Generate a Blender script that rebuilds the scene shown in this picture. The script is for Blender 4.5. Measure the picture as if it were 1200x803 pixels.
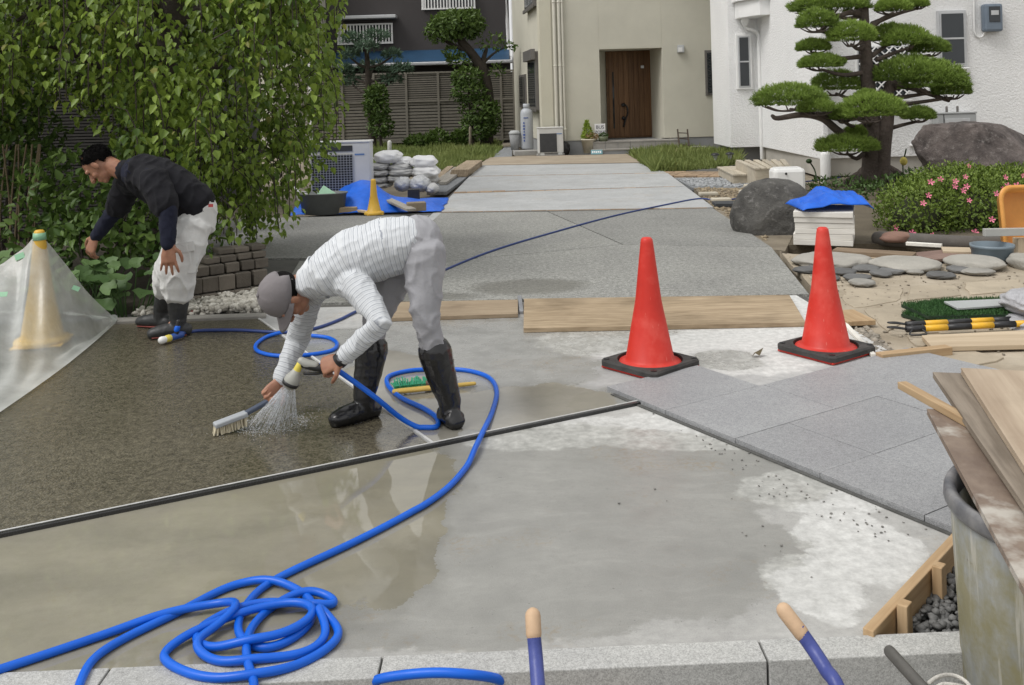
import bpy, bmesh, math, random
import numpy as np
from mathutils import Vector, Matrix, noise as mnoise

for _o in list(bpy.data.objects):
    bpy.data.objects.remove(_o)
scene = bpy.context.scene
random.seed(7)
np.random.seed(7)

# ------------------------------------------------------------------ camera
F = 1100.0 / 1200.0            # focal length in picture widths
H = 1.48                       # eye height above the slab
HZ = 113.0                     # picture row of the horizon (of 803)
ROLL = 0.028
cam_d = bpy.data.cameras.new("camera")
cam_d.sensor_width = 36.0
cam_d.lens = 36.0 * F
cam_d.shift_y = -(401.5 - HZ) / 1200.0
cam_d.clip_start = 0.05
cam_d.clip_end = 600.0
cam = bpy.data.objects.new("camera", cam_d)
scene.collection.objects.link(cam)
cR, sR = math.cos(ROLL), math.sin(ROLL)
cam.matrix_world = Matrix(((cR, sR, 0, 0), (0, 0, -1, 0), (-sR, cR, 0, H), (0, 0, 0, 1)))
scene.camera = cam

# ------------------------------------------------------------------ sky, sun, exposure
SUN_EL, SUN_AZ = math.radians(56), math.radians(-118)      # azimuth from +Y towards +X
world = bpy.data.worlds.new("World")
scene.world = world
world.use_nodes = True
wn = world.node_tree.nodes
wl_ = world.node_tree.links
wn.clear()
w_out = wn.new("ShaderNodeOutputWorld")
w_bg = wn.new("ShaderNodeBackground")
w_sky = wn.new("ShaderNodeTexSky")
w_sky.sky_type = 'NISHITA'
w_sky.sun_disc = False
w_sky.sun_elevation = SUN_EL
w_sky.sun_rotation = SUN_AZ
w_sky.dust_density = 5.0
w_sky.air_density = 1.0
w_bw = wn.new("ShaderNodeHueSaturation")
w_bw.inputs['Saturation'].default_value = 0.06            # a grey, clouded-over day
w_mix = wn.new("ShaderNodeMixRGB")
w_mix.inputs[0].default_value = 0.65
w_mix.inputs[2].default_value = (7.8, 7.8, 7.75, 1)        # even cloud cover
wl_.new(w_sky.outputs[0], w_bw.inputs['Color'])
wl_.new(w_bw.outputs[0], w_mix.inputs[1])
wl_.new(w_mix.outputs[0], w_bg.inputs['Color'])
w_bg.inputs['Strength'].default_value = 0.115
wl_.new(w_bg.outputs[0], w_out.inputs['Surface'])
sun_d = bpy.data.lights.new("sun", 'SUN')
sun_d.energy = 1.45
sun_d.angle = math.radians(25)
sun_d.color = (1.0, 0.97, 0.93)
sun = bpy.data.objects.new("sun", sun_d)
scene.collection.objects.link(sun)
_sd = Vector((math.sin(SUN_AZ) * math.cos(SUN_EL), math.cos(SUN_AZ) * math.cos(SUN_EL), math.sin(SUN_EL)))
sun.rotation_euler = _sd.to_track_quat('Z', 'Y').to_euler()
sun.location = (0, 0, 20)
scene.view_settings.view_transform = 'Standard'
scene.view_settings.look = 'None'
scene.view_settings.gamma = 1.0
scene.view_settings.use_curve_mapping = False
scene.view_settings.exposure = 0.24
scene.render.engine = 'CYCLES'
scene.cycles.max_bounces = 8
scene.cycles.transparent_max_bounces = 12
scene.cycles.use_denoising = True

# ------------------------------------------------------------------ measuring
def _ray(x, y):
    dx, dy = (x - 600.0) / 1100.0, (y - HZ) / 1100.0
    return cR * dx - sR * dy, sR * dx + cR * dy
def W(x, y, Y):
    """the place at distance Y (m) seen at that point of the photograph"""
    u, v = _ray(x, y)
    return Vector((u * Y, Y, H - v * Y))
def P(x, y, z=0.0):
    """the place on the level z"""
    u, v = _ray(x, y)
    Y = (H - z) / v
    return Vector((u * Y, Y, z))
def px(p):
    u, v = p[0] / p[1], (H - p[2]) / p[1]
    return 600 + 1100 * (cR * u + sR * v), HZ + 1100 * (-sR * u + cR * v)

# ------------------------------------------------------------------ materials
def new_mat(name):
    m = bpy.data.materials.new(name)
    m.use_nodes = True
    nt = m.node_tree
    nt.nodes.clear()
    out = nt.nodes.new("ShaderNodeOutputMaterial")
    return m, nt, out
class NT:
    """small node writer"""
    def __init__(s, nt): s.nt = nt
    def n(s, typ, _set=None, **ins):
        nd = s.nt.nodes.new("ShaderNode" + typ)
        for k, v in (_set or {}).items(): setattr(nd, k, v)
        for k, v in ins.items():
            k = int(k[1:]) if k[0] == '_' and k[1:].isdigit() else k.replace('_', ' ')
            s.put(nd.inputs[k], v)
        return nd
    def put(s, sock, v):
        if isinstance(v, bpy.types.NodeSocket): s.nt.links.new(v, sock)
        elif isinstance(v, (tuple, list)) and len(v) == 3 and sock.type == 'RGBA': sock.default_value = (*v, 1)
        elif sock.type == 'RGBA' and isinstance(v, (int, float)): sock.default_value = (v, v, v, 1)
        else: sock.default_value = v
    def pos(s): return s.n("NewGeometry").outputs['Position']
    def objc(s): return s.n("TexCoord").outputs['Object']
    def noise(s, vec, scale, detail=4, rough=.55, col=False):
        nd = s.n("TexNoise", Vector=vec, Scale=scale, Detail=detail, Roughness=rough)
        return nd.outputs['Color' if col else 'Fac']
    def ramp(s, fac, lo, hi, a=0., b=1.):
        nd = s.n("MapRange", Value=fac)
        for i, v in zip((1, 2, 3, 4), (lo, hi, a, b)): s.put(nd.inputs[i], v)
        return nd.outputs[0]
    def mix(s, fac, a, b, mode='MIX'):
        nd = s.n("MixRGB", {'blend_type': mode}, _0=fac, _1=a, _2=b)
        return nd.outputs[0]
    def math(s, op, a, b=0., c=0.):
        nd = s.n("Math", {'operation': op}, _0=a, _1=b)
        return nd.outputs[0]
    def vmath(s, op, a, b=(0, 0, 0)):
        nd = s.n("VectorMath", {'operation': op}, _0=a, _1=b)
        return nd.outputs['Value' if op in ('LENGTH', 'DISTANCE', 'DOT_PRODUCT') else 0]
    def bump(s, h, strength=.3, dist=.01, normal=None):
        nd = s.n("Bump", Height=h, Strength=strength, Distance=dist)
        if normal is not None: s.put(nd.inputs['Normal'], normal)
        return nd.outputs[0]
    def bsdf(s, **ins):
        return s.n("BsdfPrincipled", **ins)
def scl(c, k): return tuple(min(1., max(0., x * k)) for x in c)
MATS = {}
def M(name, col, rough=.7, var=.18, scale=6., bump=0., bscale=60., spec=.4, metal=0., col2=None, rand=0., local=False, coat=0., bdist=.006):
    """paint / plastic / stone: base colour broken up by noise, with fine relief"""
    if name in MATS: return MATS[name]
    m, nt, out = new_mat(name)
    k = NT(nt)
    v = k.objc() if local else k.pos()
    n1 = k.noise(v, scale, 6, .6)
    a, b = scl(col, 1 - var), (col2 or scl(col, 1 + var))
    c = k.mix(k.ramp(n1, .3, .7), a, b)
    n2 = k.noise(v, scale * 9, 3)
    c = k.mix(.35 * min(1, var * 4), c, k.mix(n2, scl(col, .75), scl(col, 1.25)))
    if rand:
        r = k.n("ObjectInfo").outputs['Random']
        hs = k.n("HueSaturation", Color=c, Value=k.ramp(r, 0, 1, 1 - rand, 1 + rand))
        c = hs.outputs[0]
    p = k.bsdf(Base_Color=c, Roughness=k.ramp(n2, .2, .8, max(.02, rough - .08), min(1, rough + .08)), Metallic=metal)
    k.put(p.inputs['Specular IOR Level'], spec)
    if coat: k.put(p.inputs['Coat Weight'], coat); k.put(p.inputs['Coat Roughness'], .1)
    if bump:
        k.put(p.inputs['Normal'], k.bump(k.noise(v, bscale, 5, .65), bump, bdist))
    nt.links.new(p.outputs[0], out.inputs[0])
    MATS[name] = m
    return m
def wood(name, dark, light, rough=.75, ring=9., wear=.2, rand=.12, knots=False):
    """grain along the piece's own X axis"""
    m, nt, out = new_mat(name)
    k = NT(nt)
    oc = k.objc()
    r = k.n("ObjectInfo").outputs['Random']
    off = k.vmath('ADD', oc, k.vmath('SCALE', (3.7, 1.9, 2.3)))
    sh = k.n("CombineXYZ", X=k.math('MULTIPLY', r, 17.), Y=k.math('MULTIPLY', r, 5.), Z=k.math('MULTIPLY', r, 9.)).outputs[0]
    v = k.vmath('ADD', oc, sh)
    st = k.vmath('MULTIPLY', v, (.10, 1., 1.))
    warp = k.noise(k.vmath('MULTIPLY', v, (.5, 2., 2.)), 3., 3, col=True)
    st2 = k.vmath('ADD', st, k.vmath('MULTIPLY', warp, (.03, .16, .16)))
    g1 = k.noise(st2, ring, 6, .65)
    g2 = k.noise(k.vmath('MULTIPLY', v, (.04, 1., 1.)), ring * 9, 4, .7)
    w = k.n("TexWave", {'wave_type': 'BANDS', 'bands_direction': 'Y'}, Vector=st2, Scale=ring * .8, Distortion=6., Detail=3., Detail_Scale=1.5).outputs['Fac']
    f = k.math('ADD', k.math('MULTIPLY', g1, .5), k.math('ADD', k.math('MULTIPLY', g2, .42), k.math('MULTIPLY', w, .12)))
    c = k.mix(k.ramp(f, .3, .72), dark, light)
    stain = k.ramp(k.noise(v, 2.2, 5, .6), .45, .7)
    c = k.mix(k.math('MULTIPLY', stain, wear), c, scl(dark, .55))
    c = k.n("HueSaturation", Color=c, Value=k.ramp(r, 0, 1, 1 - rand, 1 + rand)).outputs[0]
    p = k.bsdf(Base_Color=c, Roughness=rough)
    k.put(p.inputs['Specular IOR Level'], .25)
    k.put(p.inputs['Normal'], k.bump(f, .35, .003))
    nt.links.new(p.outputs[0], out.inputs[0])
    MATS[name] = m
    return m
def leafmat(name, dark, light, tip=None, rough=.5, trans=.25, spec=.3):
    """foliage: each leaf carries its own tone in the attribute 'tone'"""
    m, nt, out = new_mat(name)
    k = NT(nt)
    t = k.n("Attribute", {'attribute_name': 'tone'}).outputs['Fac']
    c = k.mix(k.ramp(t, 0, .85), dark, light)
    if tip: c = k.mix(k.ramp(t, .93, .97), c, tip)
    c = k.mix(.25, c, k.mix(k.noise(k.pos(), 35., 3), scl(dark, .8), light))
    p = k.bsdf(Base_Color=c, Roughness=rough)
    k.put(p.inputs['Specular IOR Level'], spec)
    tr = k.n("BsdfTranslucent", Color=k.mix(.5, c, light))
    mx = k.n("MixShader", _0=trans, _1=p.outputs[0], _2=tr.outputs[0])
    nt.links.new(mx.outputs[0], out.inputs[0])
    MATS[name] = m
    return m
def blobmask(k, vec, blobs, soft=.25):
    """1 inside any of the (x, y, rx, ry) patches on the ground"""
    acc = None
    for bx, by, rx, ry in blobs:
        d = k.vmath('LENGTH', k.vmath('MULTIPLY', k.vmath('SUBTRACT', vec, (bx, by, 0)), (1 / rx, 1 / ry, 0)))
        f = k.ramp(d, 1 + soft, 1 - soft)
        acc = f if acc is None else k.math('MAXIMUM', acc, f)
    return acc
def pb(x, y, rx, ry, z=0.):
    """patch of ground from its extent in the photograph"""
    c = P(x, y, z); a = P(x - rx, y, z); b = P(x + rx, y, z); t = P(x, y - ry, z); u = P(x, y + ry, z)
    return (c.x, (t.y + u.y) / 2, (b.x - a.x) / 2, (t.y - u.y) / 2)
def warped(k, amt=.16, scale=2.2):
    p = k.pos()
    n = k.noise(p, scale, 8, .68, col=True)
    n = k.vmath('SUBTRACT', n, (.5, .5, .5))
    return k.vmath('ADD', p, k.vmath('MULTIPLY', n, (amt * 2, amt * 2, 0)))
def blobdist(k, vec, blobs):
    """smallest scaled distance to any patch (1 on its edge)"""
    acc = None
    for bx, by, rx, ry in blobs:
        d = k.vmath('LENGTH', k.vmath('MULTIPLY', k.vmath('SUBTRACT', vec, (bx, by, 0)), (1 / rx, 1 / ry, 0)))
        acc = d if acc is None else k.math('MINIMUM', acc, d)
    return acc
def concrete(name, dry=(.42, .42, .405), wet=None, pud=None, mud=None, dust=None, rough=.8, wrough=.3, warp=.16, pale=None, ripple=.006):
    """trowelled concrete; wet, pud (standing water) and pale (dried out) are lists of patches"""
    m, nt, out = new_mat(name)
    k = NT(nt)
    p = k.pos()
    vw = warped(k, warp)
    big = k.noise(p, 1.3, 6, .62)
    fine = k.noise(p, 26., 7, .72)
    mid = k.noise(p, 6.5, 7, .68)
    grit = k.noise(p, 240., 2)
    c = k.mix(k.ramp(big, .32, .68), scl(dry, .82), scl(dry, 1.12))
    c = k.mix(k.math('MULTIPLY', k.ramp(mid, .45, .62), .45), c, scl(dry, .70))
    c = k.mix(k.math('MULTIPLY', k.ramp(fine, .42, .66), .4), c, scl(dry, .62))
    sw = k.noise(k.vmath('MULTIPLY', k.vmath('ADD', p, k.vmath('MULTIPLY', k.noise(p, 1.1, 3, col=True), (.8, .5, 0))), (1.2, 5.5, 1.)), 3., 5, .65)
    c = k.mix(k.math('MULTIPLY', k.ramp(sw, .5, .75), .4), c, scl(dry, 1.3))
    c = k.mix(.14, c, k.mix(grit, (0, 0, 0), (1, 1, 1)))
    rust = k.math('MULTIPLY', k.ramp(k.noise(p, 1.5, 8, .75), .54, .70), k.ramp(k.noise(p, 55., 3), .45, .62))
    c = k.mix(k.math('MULTIPLY', rust, .7), c, (.34, .24, .12))
    pits = k.ramp(k.noise(p, 75., 2), .70, .76)
    c = k.mix(k.math('MULTIPLY', pits, .6), c, scl(dry, .3))
    ro = k.ramp(fine, .3, .7, rough - .08, rough + .08)
    edge = k.math('MULTIPLY', k.math('SUBTRACT', k.noise(p, 5., 8, .75), .5), .55)
    if pale:
        d = k.math('ADD', blobdist(k, vw, pale), edge)
        f = k.ramp(d, 1.06, .96)
        c = k.mix(k.math('MULTIPLY', f, .92), c, k.mix(k.ramp(fine, .35, .65), (.45, .45, .435), (.68, .68, .66)))
    if wet:
        d = k.math('ADD', blobdist(k, vw, wet), edge)
        f = k.ramp(d, 1.03, .97); halo = k.ramp(d, 1.45, .9)
        c = k.mix(k.math('MULTIPLY', halo, .5), c, k.mix(1., c, (.66, .66, .65), 'MULTIPLY'))
        c = k.mix(f, c, k.mix(1., c, k.mix(k.ramp(mid, .35, .65), (.68, .68, .66), (.92, .92, .90)), 'MULTIPLY'))
        ro = k.mix(f, ro, k.ramp(mid, .3, .7, wrough - .16, wrough + .18))
    hgt = k.math('ADD', k.math('MULTIPLY', fine, .6), k.math('MULTIPLY', grit, .4))
    bs = .25
    if pud:
        d = k.math('ADD', blobdist(k, vw, pud), k.math('MULTIPLY', edge, .7))
        f = k.ramp(d, 1.015, .985); rimw = k.ramp(d, 1.25, .95)
        c = k.mix(k.math('MULTIPLY', rimw, .55), c, k.mix(1., c, (.62, .61, .57), 'MULTIPLY'))
        vm = k.vmath('MULTIPLY', vw, (1., 1.9, 1.))
        mudc = k.mix(k.ramp(k.noise(vm, 1.5, 6, .62), .28, .72), scl(mud, .66), scl(mud, 1.22))
        mudc = k.mix(.2, mudc, c)
        c = k.mix(k.math('MULTIPLY', f, .88), c, mudc)
        ro = k.mix(f, ro, .02)
        bs = k.ramp(f, 0, 1, .25, ripple)
    b = k.bsdf(Base_Color=c, Roughness=ro)
    k.put(b.inputs['Specular IOR Level'], .5)
    k.put(b.inputs['Normal'], k.bump(hgt, bs, .006))
    nt.links.new(b.outputs[0], out.inputs[0])
    MATS[name] = m
    return m
def aggregate(name, a, b, cell=150., wetness=0., wetpatch=None, rough=.75, tint=None):
    """washed pebble finish"""
    m, nt, out = new_mat(name)
    k = NT(nt)
    p = k.pos()
    vo = k.n("TexVoronoi", Vector=p, Scale=cell)
    sp = k.n("SeparateColor", Color=vo.outputs['Color']).outputs[0]
    c = k.mix(sp, a, b)
    c = k.mix(k.ramp(vo.outputs['Distance'], .35, .75), c, scl(a, .6))
    mid = k.noise(p, 28., 4, .7)
    c = k.mix(.5, c, k.mix(k.ramp(mid, .3, .7), scl(a, .85), scl(b, 1.1)))
    big = k.noise(p, .9, 6, .6)
    c = k.mix(1., c, k.mix(k.ramp(big, .3, .7), (.84, .84, .84), (1.1, 1.1, 1.08)), 'MULTIPLY')
    if tint: c = k.mix(k.ramp(k.noise(p, 1.6, 5), .5, .75, 0, .4), c, tint)
    ro = rough
    if wetpatch:
        f = blobmask(k, warped(k, .12), wetpatch, .2)
        c = k.mix(f, c, k.mix(1., c, (.62, .61, .58), 'MULTIPLY'))
        ro = k.mix(f, ro, .45)
    if wetness:
        ro = k.ramp(big, .35, .65, .14, .34)
        f = blobmask(k, warped(k, .2, 3.), [pb(395, 535, 120, 30), pb(470, 505, 60, 26), pb(340, 500, 75, 20)], .25)
        ro = k.mix(f, ro, .06)
    h = k.math('SUBTRACT', 1., vo.outputs['Distance'])
    st = .6
    if wetness: st = k.ramp(f, 0, 1, .5, .10)
    bs = k.bsdf(Base_Color=c, Roughness=ro)
    k.put(bs.inputs['Specular IOR Level'], .5 if wetness else .3)
    k.put(bs.inputs['Normal'], k.bump(h, st, .004))
    nt.links.new(bs.outputs[0], out.inputs[0])
    MATS[name] = m
    return m

# ------------------------------------------------------------------ objects
COL = scene.collection
WLOC = {}
def link(o, parent=None, loc=None):
    COL.objects.link(o)
    if parent is not None:
        o.parent = parent
        o.matrix_parent_inverse = WLOC.get(parent.name, Matrix.Identity(4)).inverted()
    return o
def tag(o, label=None, cat=None, group=None, kind=None):
    if label: o['label'] = label
    if cat: o['category'] = cat
    if group: o['group'] = group
    if kind: o['kind'] = kind
    return o
def thing(name, label, cat, loc, group=None):
    o = bpy.data.objects.new(name, None)
    o.empty_display_size = .1
    COL.objects.link(o)
    o.location = loc
    WLOC[o.name] = Matrix.Translation(loc)
    return tag(o, label, cat, group)
def mesh_np(name, V, Fc, smooth=False):
    """V (n,3) array, Fc list of faces or (m,k) array"""
    me = bpy.data.meshes.new(name)
    if isinstance(Fc, np.ndarray):
        n, kk = len(Fc), Fc.shape[1]
        me.vertices.add(len(V)); me.vertices.foreach_set("co", np.asarray(V, dtype=np.float32).ravel())
        me.loops.add(n * kk); me.loops.foreach_set("vertex_index", Fc.astype(np.int32).ravel())
        me.polygons.add(n)
        me.polygons.foreach_set("loop_start", np.arange(0, n * kk, kk, dtype=np.int32))
        me.polygons.foreach_set("loop_total", np.full(n, kk, dtype=np.int32))
        me.update(calc_edges=True)
    else:
        me.from_pydata([tuple(v) for v in V], [], Fc)
    if smooth:
        me.polygons.foreach_set("use_smooth", np.ones(len(me.polygons), dtype=bool))
    me.validate()
    return me
def obj(name, me, mat=None, parent=None, mtx=None, bevel=0., seg=2, smooth=False, subsurf=0):
    if isinstance(me, bmesh.types.BMesh):
        b = me
        bmesh.ops.recalc_face_normals(b, faces=b.faces)
        me = bpy.data.meshes.new(name)
        b.to_mesh(me); b.free()
    if smooth: me.polygons.foreach_set("use_smooth", np.ones(len(me.polygons), dtype=bool))
    o = bpy.data.objects.new(name, me)
    if mat and not me.materials: me.materials.append(mat)
    link(o, parent)
    if mtx is not None:
        o.matrix_basis = mtx
        WLOC[o.name] = mtx.copy()
    if bevel:
        md = o.modifiers.new("bevel", 'BEVEL'); md.width = bevel; md.segments = seg; md.limit_method = 'ANGLE'
        md.harden_normals = False
    if subsurf:
        md = o.modifiers.new("sub", 'SUBSURF'); md.levels = subsurf; md.render_levels = subsurf
    return o
def bm_box(b, c, s, rz=0., mtx=None):
    r = bmesh.ops.create_cube(b, size=1)
    T = Matrix.Translation(c) @ Matrix.Rotation(rz, 4, 'Z') @ Matrix.Diagonal((*s, 1))
    if mtx is not None: T = mtx @ T
    bmesh.ops.transform(b, matrix=T, verts=r['verts'])
    return r['verts']
def box(name, c, s, mat, parent=None, rz=0., bevel=.004, seg=2):
    """a box standing in its own frame (grain along X)"""
    b = bmesh.new()
    bm_box(b, (0, 0, 0), s)
    return obj(name, b, mat, parent, Matrix.Translation(c) @ Matrix.Rotation(rz, 4, 'Z'), bevel=min(bevel, min(s) * .3), seg=seg)
def frame_mtx(p0, p1, up=(0, 0, 1)):
    x = (Vector(p1) - Vector(p0)).normalized()
    z = Vector(up)
    y = z.cross(x)
    if y.length < 1e-4: y = Vector((0, 1, 0)).cross(x)
    y.normalize(); z = x.cross(y)
    return Matrix(((x.x, y.x, z.x, 0), (x.y, y.y, z.y, 0), (x.z, y.z, z.z, 0), (0, 0, 0, 1)))
def beam(name, p0, p1, w, t, mat, parent=None, up=(0, 0, 1), bevel=.003, rough=0.):
    """a board from p0 to p1 (centre line), w wide, t thick"""
    p0, p1 = Vector(p0), Vector(p1)
    L = (p1 - p0).length
    b = bmesh.new()
    if rough:
        n = 10
        for i in range(n):
            pass
    bm_box(b, (0, 0, 0), (L, w, t))
    return obj(name, b, mat, parent, Matrix.Translation((p0 + p1) / 2) @ frame_mtx(p0, p1, up), bevel=min(bevel, t * .3))
def slab(name, pts, top, thick, mat, parent=None, bevel=0.):
    b = bmesh.new()
    vs = [b.verts.new((p[0], p[1], top)) for p in pts]
    f = b.faces.new(vs)
    r = bmesh.ops.extrude_face_region(b, geom=[f])
    bmesh.ops.translate(b, verts=[v for v in r['geom'] if isinstance(v, bmesh.types.BMVert)], vec=(0, 0, -thick))
    return obj(name, b, mat, parent, bevel=bevel)
def pslab(name, pix, top, thick, mat, parent=None, bevel=0.):
    return slab(name, [P(x, y, top) for x, y in pix], top, thick, mat, parent, bevel)
def catmull(pts, n=8, closed=False):
    pts = [Vector(p) for p in pts]
    out = []
    m = len(pts)
    for i in range(m - 1):
        p0, p1, p2, p3 = pts[max(i - 1, 0)], pts[i], pts[i + 1], pts[min(i + 2, m - 1)]
        for j in range(n):
            t = j / n
            out.append(.5 * ((2 * p1) + (p2 - p0) * t + (2 * p0 - 5 * p1 + 4 * p2 - p3) * t * t + (3 * p1 - p0 - 3 * p2 + p3) * t ** 3))
    out.append(pts[-1])
    return out
def loft(b, pts, rad, sides=12, ref=(0, 0, 1), cap='round'):
    """closed tube through pts; rad is a radius or (radius across ref-normal, radius along ref) each"""
    pts = [Vector(p) for p in pts]
    n = len(pts)
    rad = [r if isinstance(r, (tuple, list)) else (r, r) for r in (rad if isinstance(rad, (list, tuple)) and len(rad) == n else [rad] * n)]
    ref = Vector(ref)
    rings = []
    P_, R_ = list(pts), list(rad)
    tang = []
    for i in range(n):
        t = pts[min(i + 1, n - 1)] - pts[max(i - 1, 0)]
        tang.append(t.normalized() if t.length > 1e-9 else Vector((1, 0, 0)))
    seq = []
    if cap == 'round':
        for a in (75, 50, 25):
            s, c = math.sin(math.radians(a)), math.cos(math.radians(a))
            m_ = min(R_[0]); seq.append((P_[0] - tang[0] * m_ * s, (R_[0][0] * c, R_[0][1] * c), tang[0]))
    for i in range(n): seq.append((P_[i], R_[i], tang[i]))
    if cap == 'round':
        for a in (25, 50, 75):
            s, c = math.sin(math.radians(a)), math.cos(math.radians(a))
            m_ = min(R_[-1]); seq.append((P_[-1] + tang[-1] * m_ * s, (R_[-1][0] * c, R_[-1][1] * c), tang[-1]))
    z = None
    for p, r, t in seq:
        if z is None: z = ref - t * ref.dot(t)
        else: z = z - t * z.dot(t) if abs(ref.length) < .5 else ref - t * ref.dot(t)
        if z.length < 1e-3: z = Vector((0, 1, 0)) - t * t.y
        if z.length < 1e-3: z = Vector((1, 0, 0))
        z.normalize()
        y = t.cross(z).normalized()
        rings.append([b.verts.new(p + y * (r[0] * math.cos(2 * math.pi * k / sides)) + z * (r[1] * math.sin(2 * math.pi * k / sides))) for k in range(sides)])
    for i in range(len(rings) - 1):
        for k in range(sides):
            b.faces.new((rings[i][k], rings[i][(k + 1) % sides], rings[i + 1][(k + 1) % sides], rings[i + 1][k]))
    b.faces.new(list(reversed(rings[0]))); b.faces.new(rings[-1])
def tube(name, pts, r, mat, parent=None, sides=10, ref=(0, 0, 1), cap='round'):
    b = bmesh.new()
    loft(b, pts, r, sides, ref, cap)
    return obj(name, b, mat, parent, smooth=True)
def rope(name, pts, r, mat, parent=None, sides=10):
    """parallel-transport tube for hoses and cords (no twisting)"""
    pts = [Vector(p) for p in pts]
    n = len(pts)
    V, Fc = [], []
    z = Vector((0, 0, 1))
    for i in range(n):
        t = (pts[min(i + 1, n - 1)] - pts[max(i - 1, 0)]).normalized()
        z = z - t * z.dot(t)
        if z.length < 1e-4: z = t.orthogonal()
        z.normalize(); y = t.cross(z)
        for k in range(sides):
            a = 2 * math.pi * k / sides
            V.append(pts[i] + (y * math.cos(a) + z * math.sin(a)) * r)
    for i in range(n - 1):
        for k in range(sides):
            Fc.append((i * sides + k, i * sides + (k + 1) % sides, (i + 1) * sides + (k + 1) % sides, (i + 1) * sides + k))
    Fc.append(tuple(range(sides))[::-1]); Fc.append(tuple(range((n - 1) * sides, n * sides)))
    return obj(name, mesh_np(name, V, Fc, True), mat, parent)
def ball(b, c, r, mtx=None, sub=3):
    rr = bmesh.ops.create_icosphere(b, subdivisions=sub, radius=1)
    T = Matrix.Translation(c) @ Matrix.Diagonal((*(r if isinstance(r, (tuple, list)) else (r, r, r)), 1))
    if mtx is not None: T = mtx @ T
    bmesh.ops.transform(b, matrix=T, verts=rr['verts'])
def revolve(prof, n=32, a0=0., a1=2 * math.pi):
    """profile [(r, z)] about Z"""
    b = bmesh.new()
    rings = []
    full = abs(a1 - a0 - 2 * math.pi) < 1e-6
    for r, z in prof:
        rings.append([b.verts.new((r * math.cos(a0 + (a1 - a0) * k / n), r * math.sin(a0 + (a1 - a0) * k / n), z)) for k in range(n if full else n + 1)])
    for i in range(len(rings) - 1):
        m_ = len(rings[i])
        for k in range(m_ if full else m_ - 1):
            b.faces.new((rings[i][k], rings[i][(k + 1) % m_], rings[i + 1][(k + 1) % m_], rings[i + 1][k]))
    return b
def rockmesh(name, r, seed, sub=4, rough=.25, flat=0., freq=1.2, sharp=.5, cuts=0):
    b = bmesh.new()
    bmesh.ops.create_icosphere(b, subdivisions=sub, radius=1)
    off = Vector((seed * 3.1, seed * 1.7, seed * 2.3))
    rgc = random.Random(seed * 13 + 1)
    planes = []
    for i in range(cuts):
        n_ = Vector((rgc.gauss(0, 1), rgc.gauss(0, 1), rgc.gauss(0, .8))).normalized()
        planes.append((n_, rgc.uniform(.62, .9)))
    for v in b.verts:
        d = v.co.normalized()
        if planes:
            q = d.copy()
            for n_, h_ in planes:
                e_ = q.dot(n_) - h_
                if e_ > 0: q -= n_ * e_ * .92
            n = mnoise.fractal(d * freq + off, 1., 2.1, 5) * rough * .5 + mnoise.turbulence(d * 5 + off, 5, True) * .035 * sharp
            co = q * (1.12 + n)
            co = Vector((co.x * r[0], co.y * r[1], co.z * r[2]))
            if flat and co.z < -flat * r[2]: co.z = -flat * r[2]
            v.co = co
            continue
        n = mnoise.fractal(d * freq + off, 1., 2.1, 5) * rough
        cell = mnoise.cell(d * 2.1 + off) * .10 * sharp + mnoise.turbulence(d * 3 + off, 4, True) * .06 * sharp
        co = d * (1 + n + cell)
        co = Vector((co.x * r[0], co.y * r[1], co.z * r[2]))
        if flat and co.z < -flat * r[2]: co.z = -flat * r[2]
        v.co = co
    me = bpy.data.meshes.new(name)
    b.to_mesh(me); b.free()
    me.polygons.foreach_set("use_smooth", np.ones(len(me.polygons), dtype=bool))
    return me
# ---- leaves
def leaves(name, Pn, Dn, Nn, L, Wd, tone, mat, parent=None, fold=.25):
    """one mesh of leaf-sized faces: base points, leaf directions, leaf normals, lengths, widths"""
    Pn, Dn, Nn = [np.asarray(a, dtype=float) for a in (Pn, Dn, Nn)]
    L = np.asarray(L)[:, None]; Wd = np.asarray(Wd)[:, None]
    Dn /= np.linalg.norm(Dn, axis=1)[:, None] + 1e-9
    S = np.cross(Dn, Nn); S /= np.linalg.norm(S, axis=1)[:, None] + 1e-9
    Nn = np.cross(S, Dn)
    n = len(Pn)
    def pt(a, s, up): return Pn + Dn * (L * a) + S * (Wd * .5 * s) + Nn * (Wd * up)
    V = np.stack([pt(0, 0, 0), pt(.32, -1, fold), pt(.7, -.68, fold * .7), pt(1, 0, -.12), pt(.7, .68, fold * .7), pt(.32, 1, fold)], 1).reshape(-1, 3)
    i = np.arange(n)[:, None] * 6
    Fc = np.concatenate([i + np.array([[0, 1, 2, 3]]), i + np.array([[0, 3, 4, 5]])], 0)
    me = mesh_np(name, V, Fc)
    at = me.attributes.new("tone", 'FLOAT', 'POINT')
    at.data.foreach_set("value", np.repeat(np.asarray(tone, dtype=np.float32), 6))
    o = obj(name, me, mat, parent)
    return o
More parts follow.
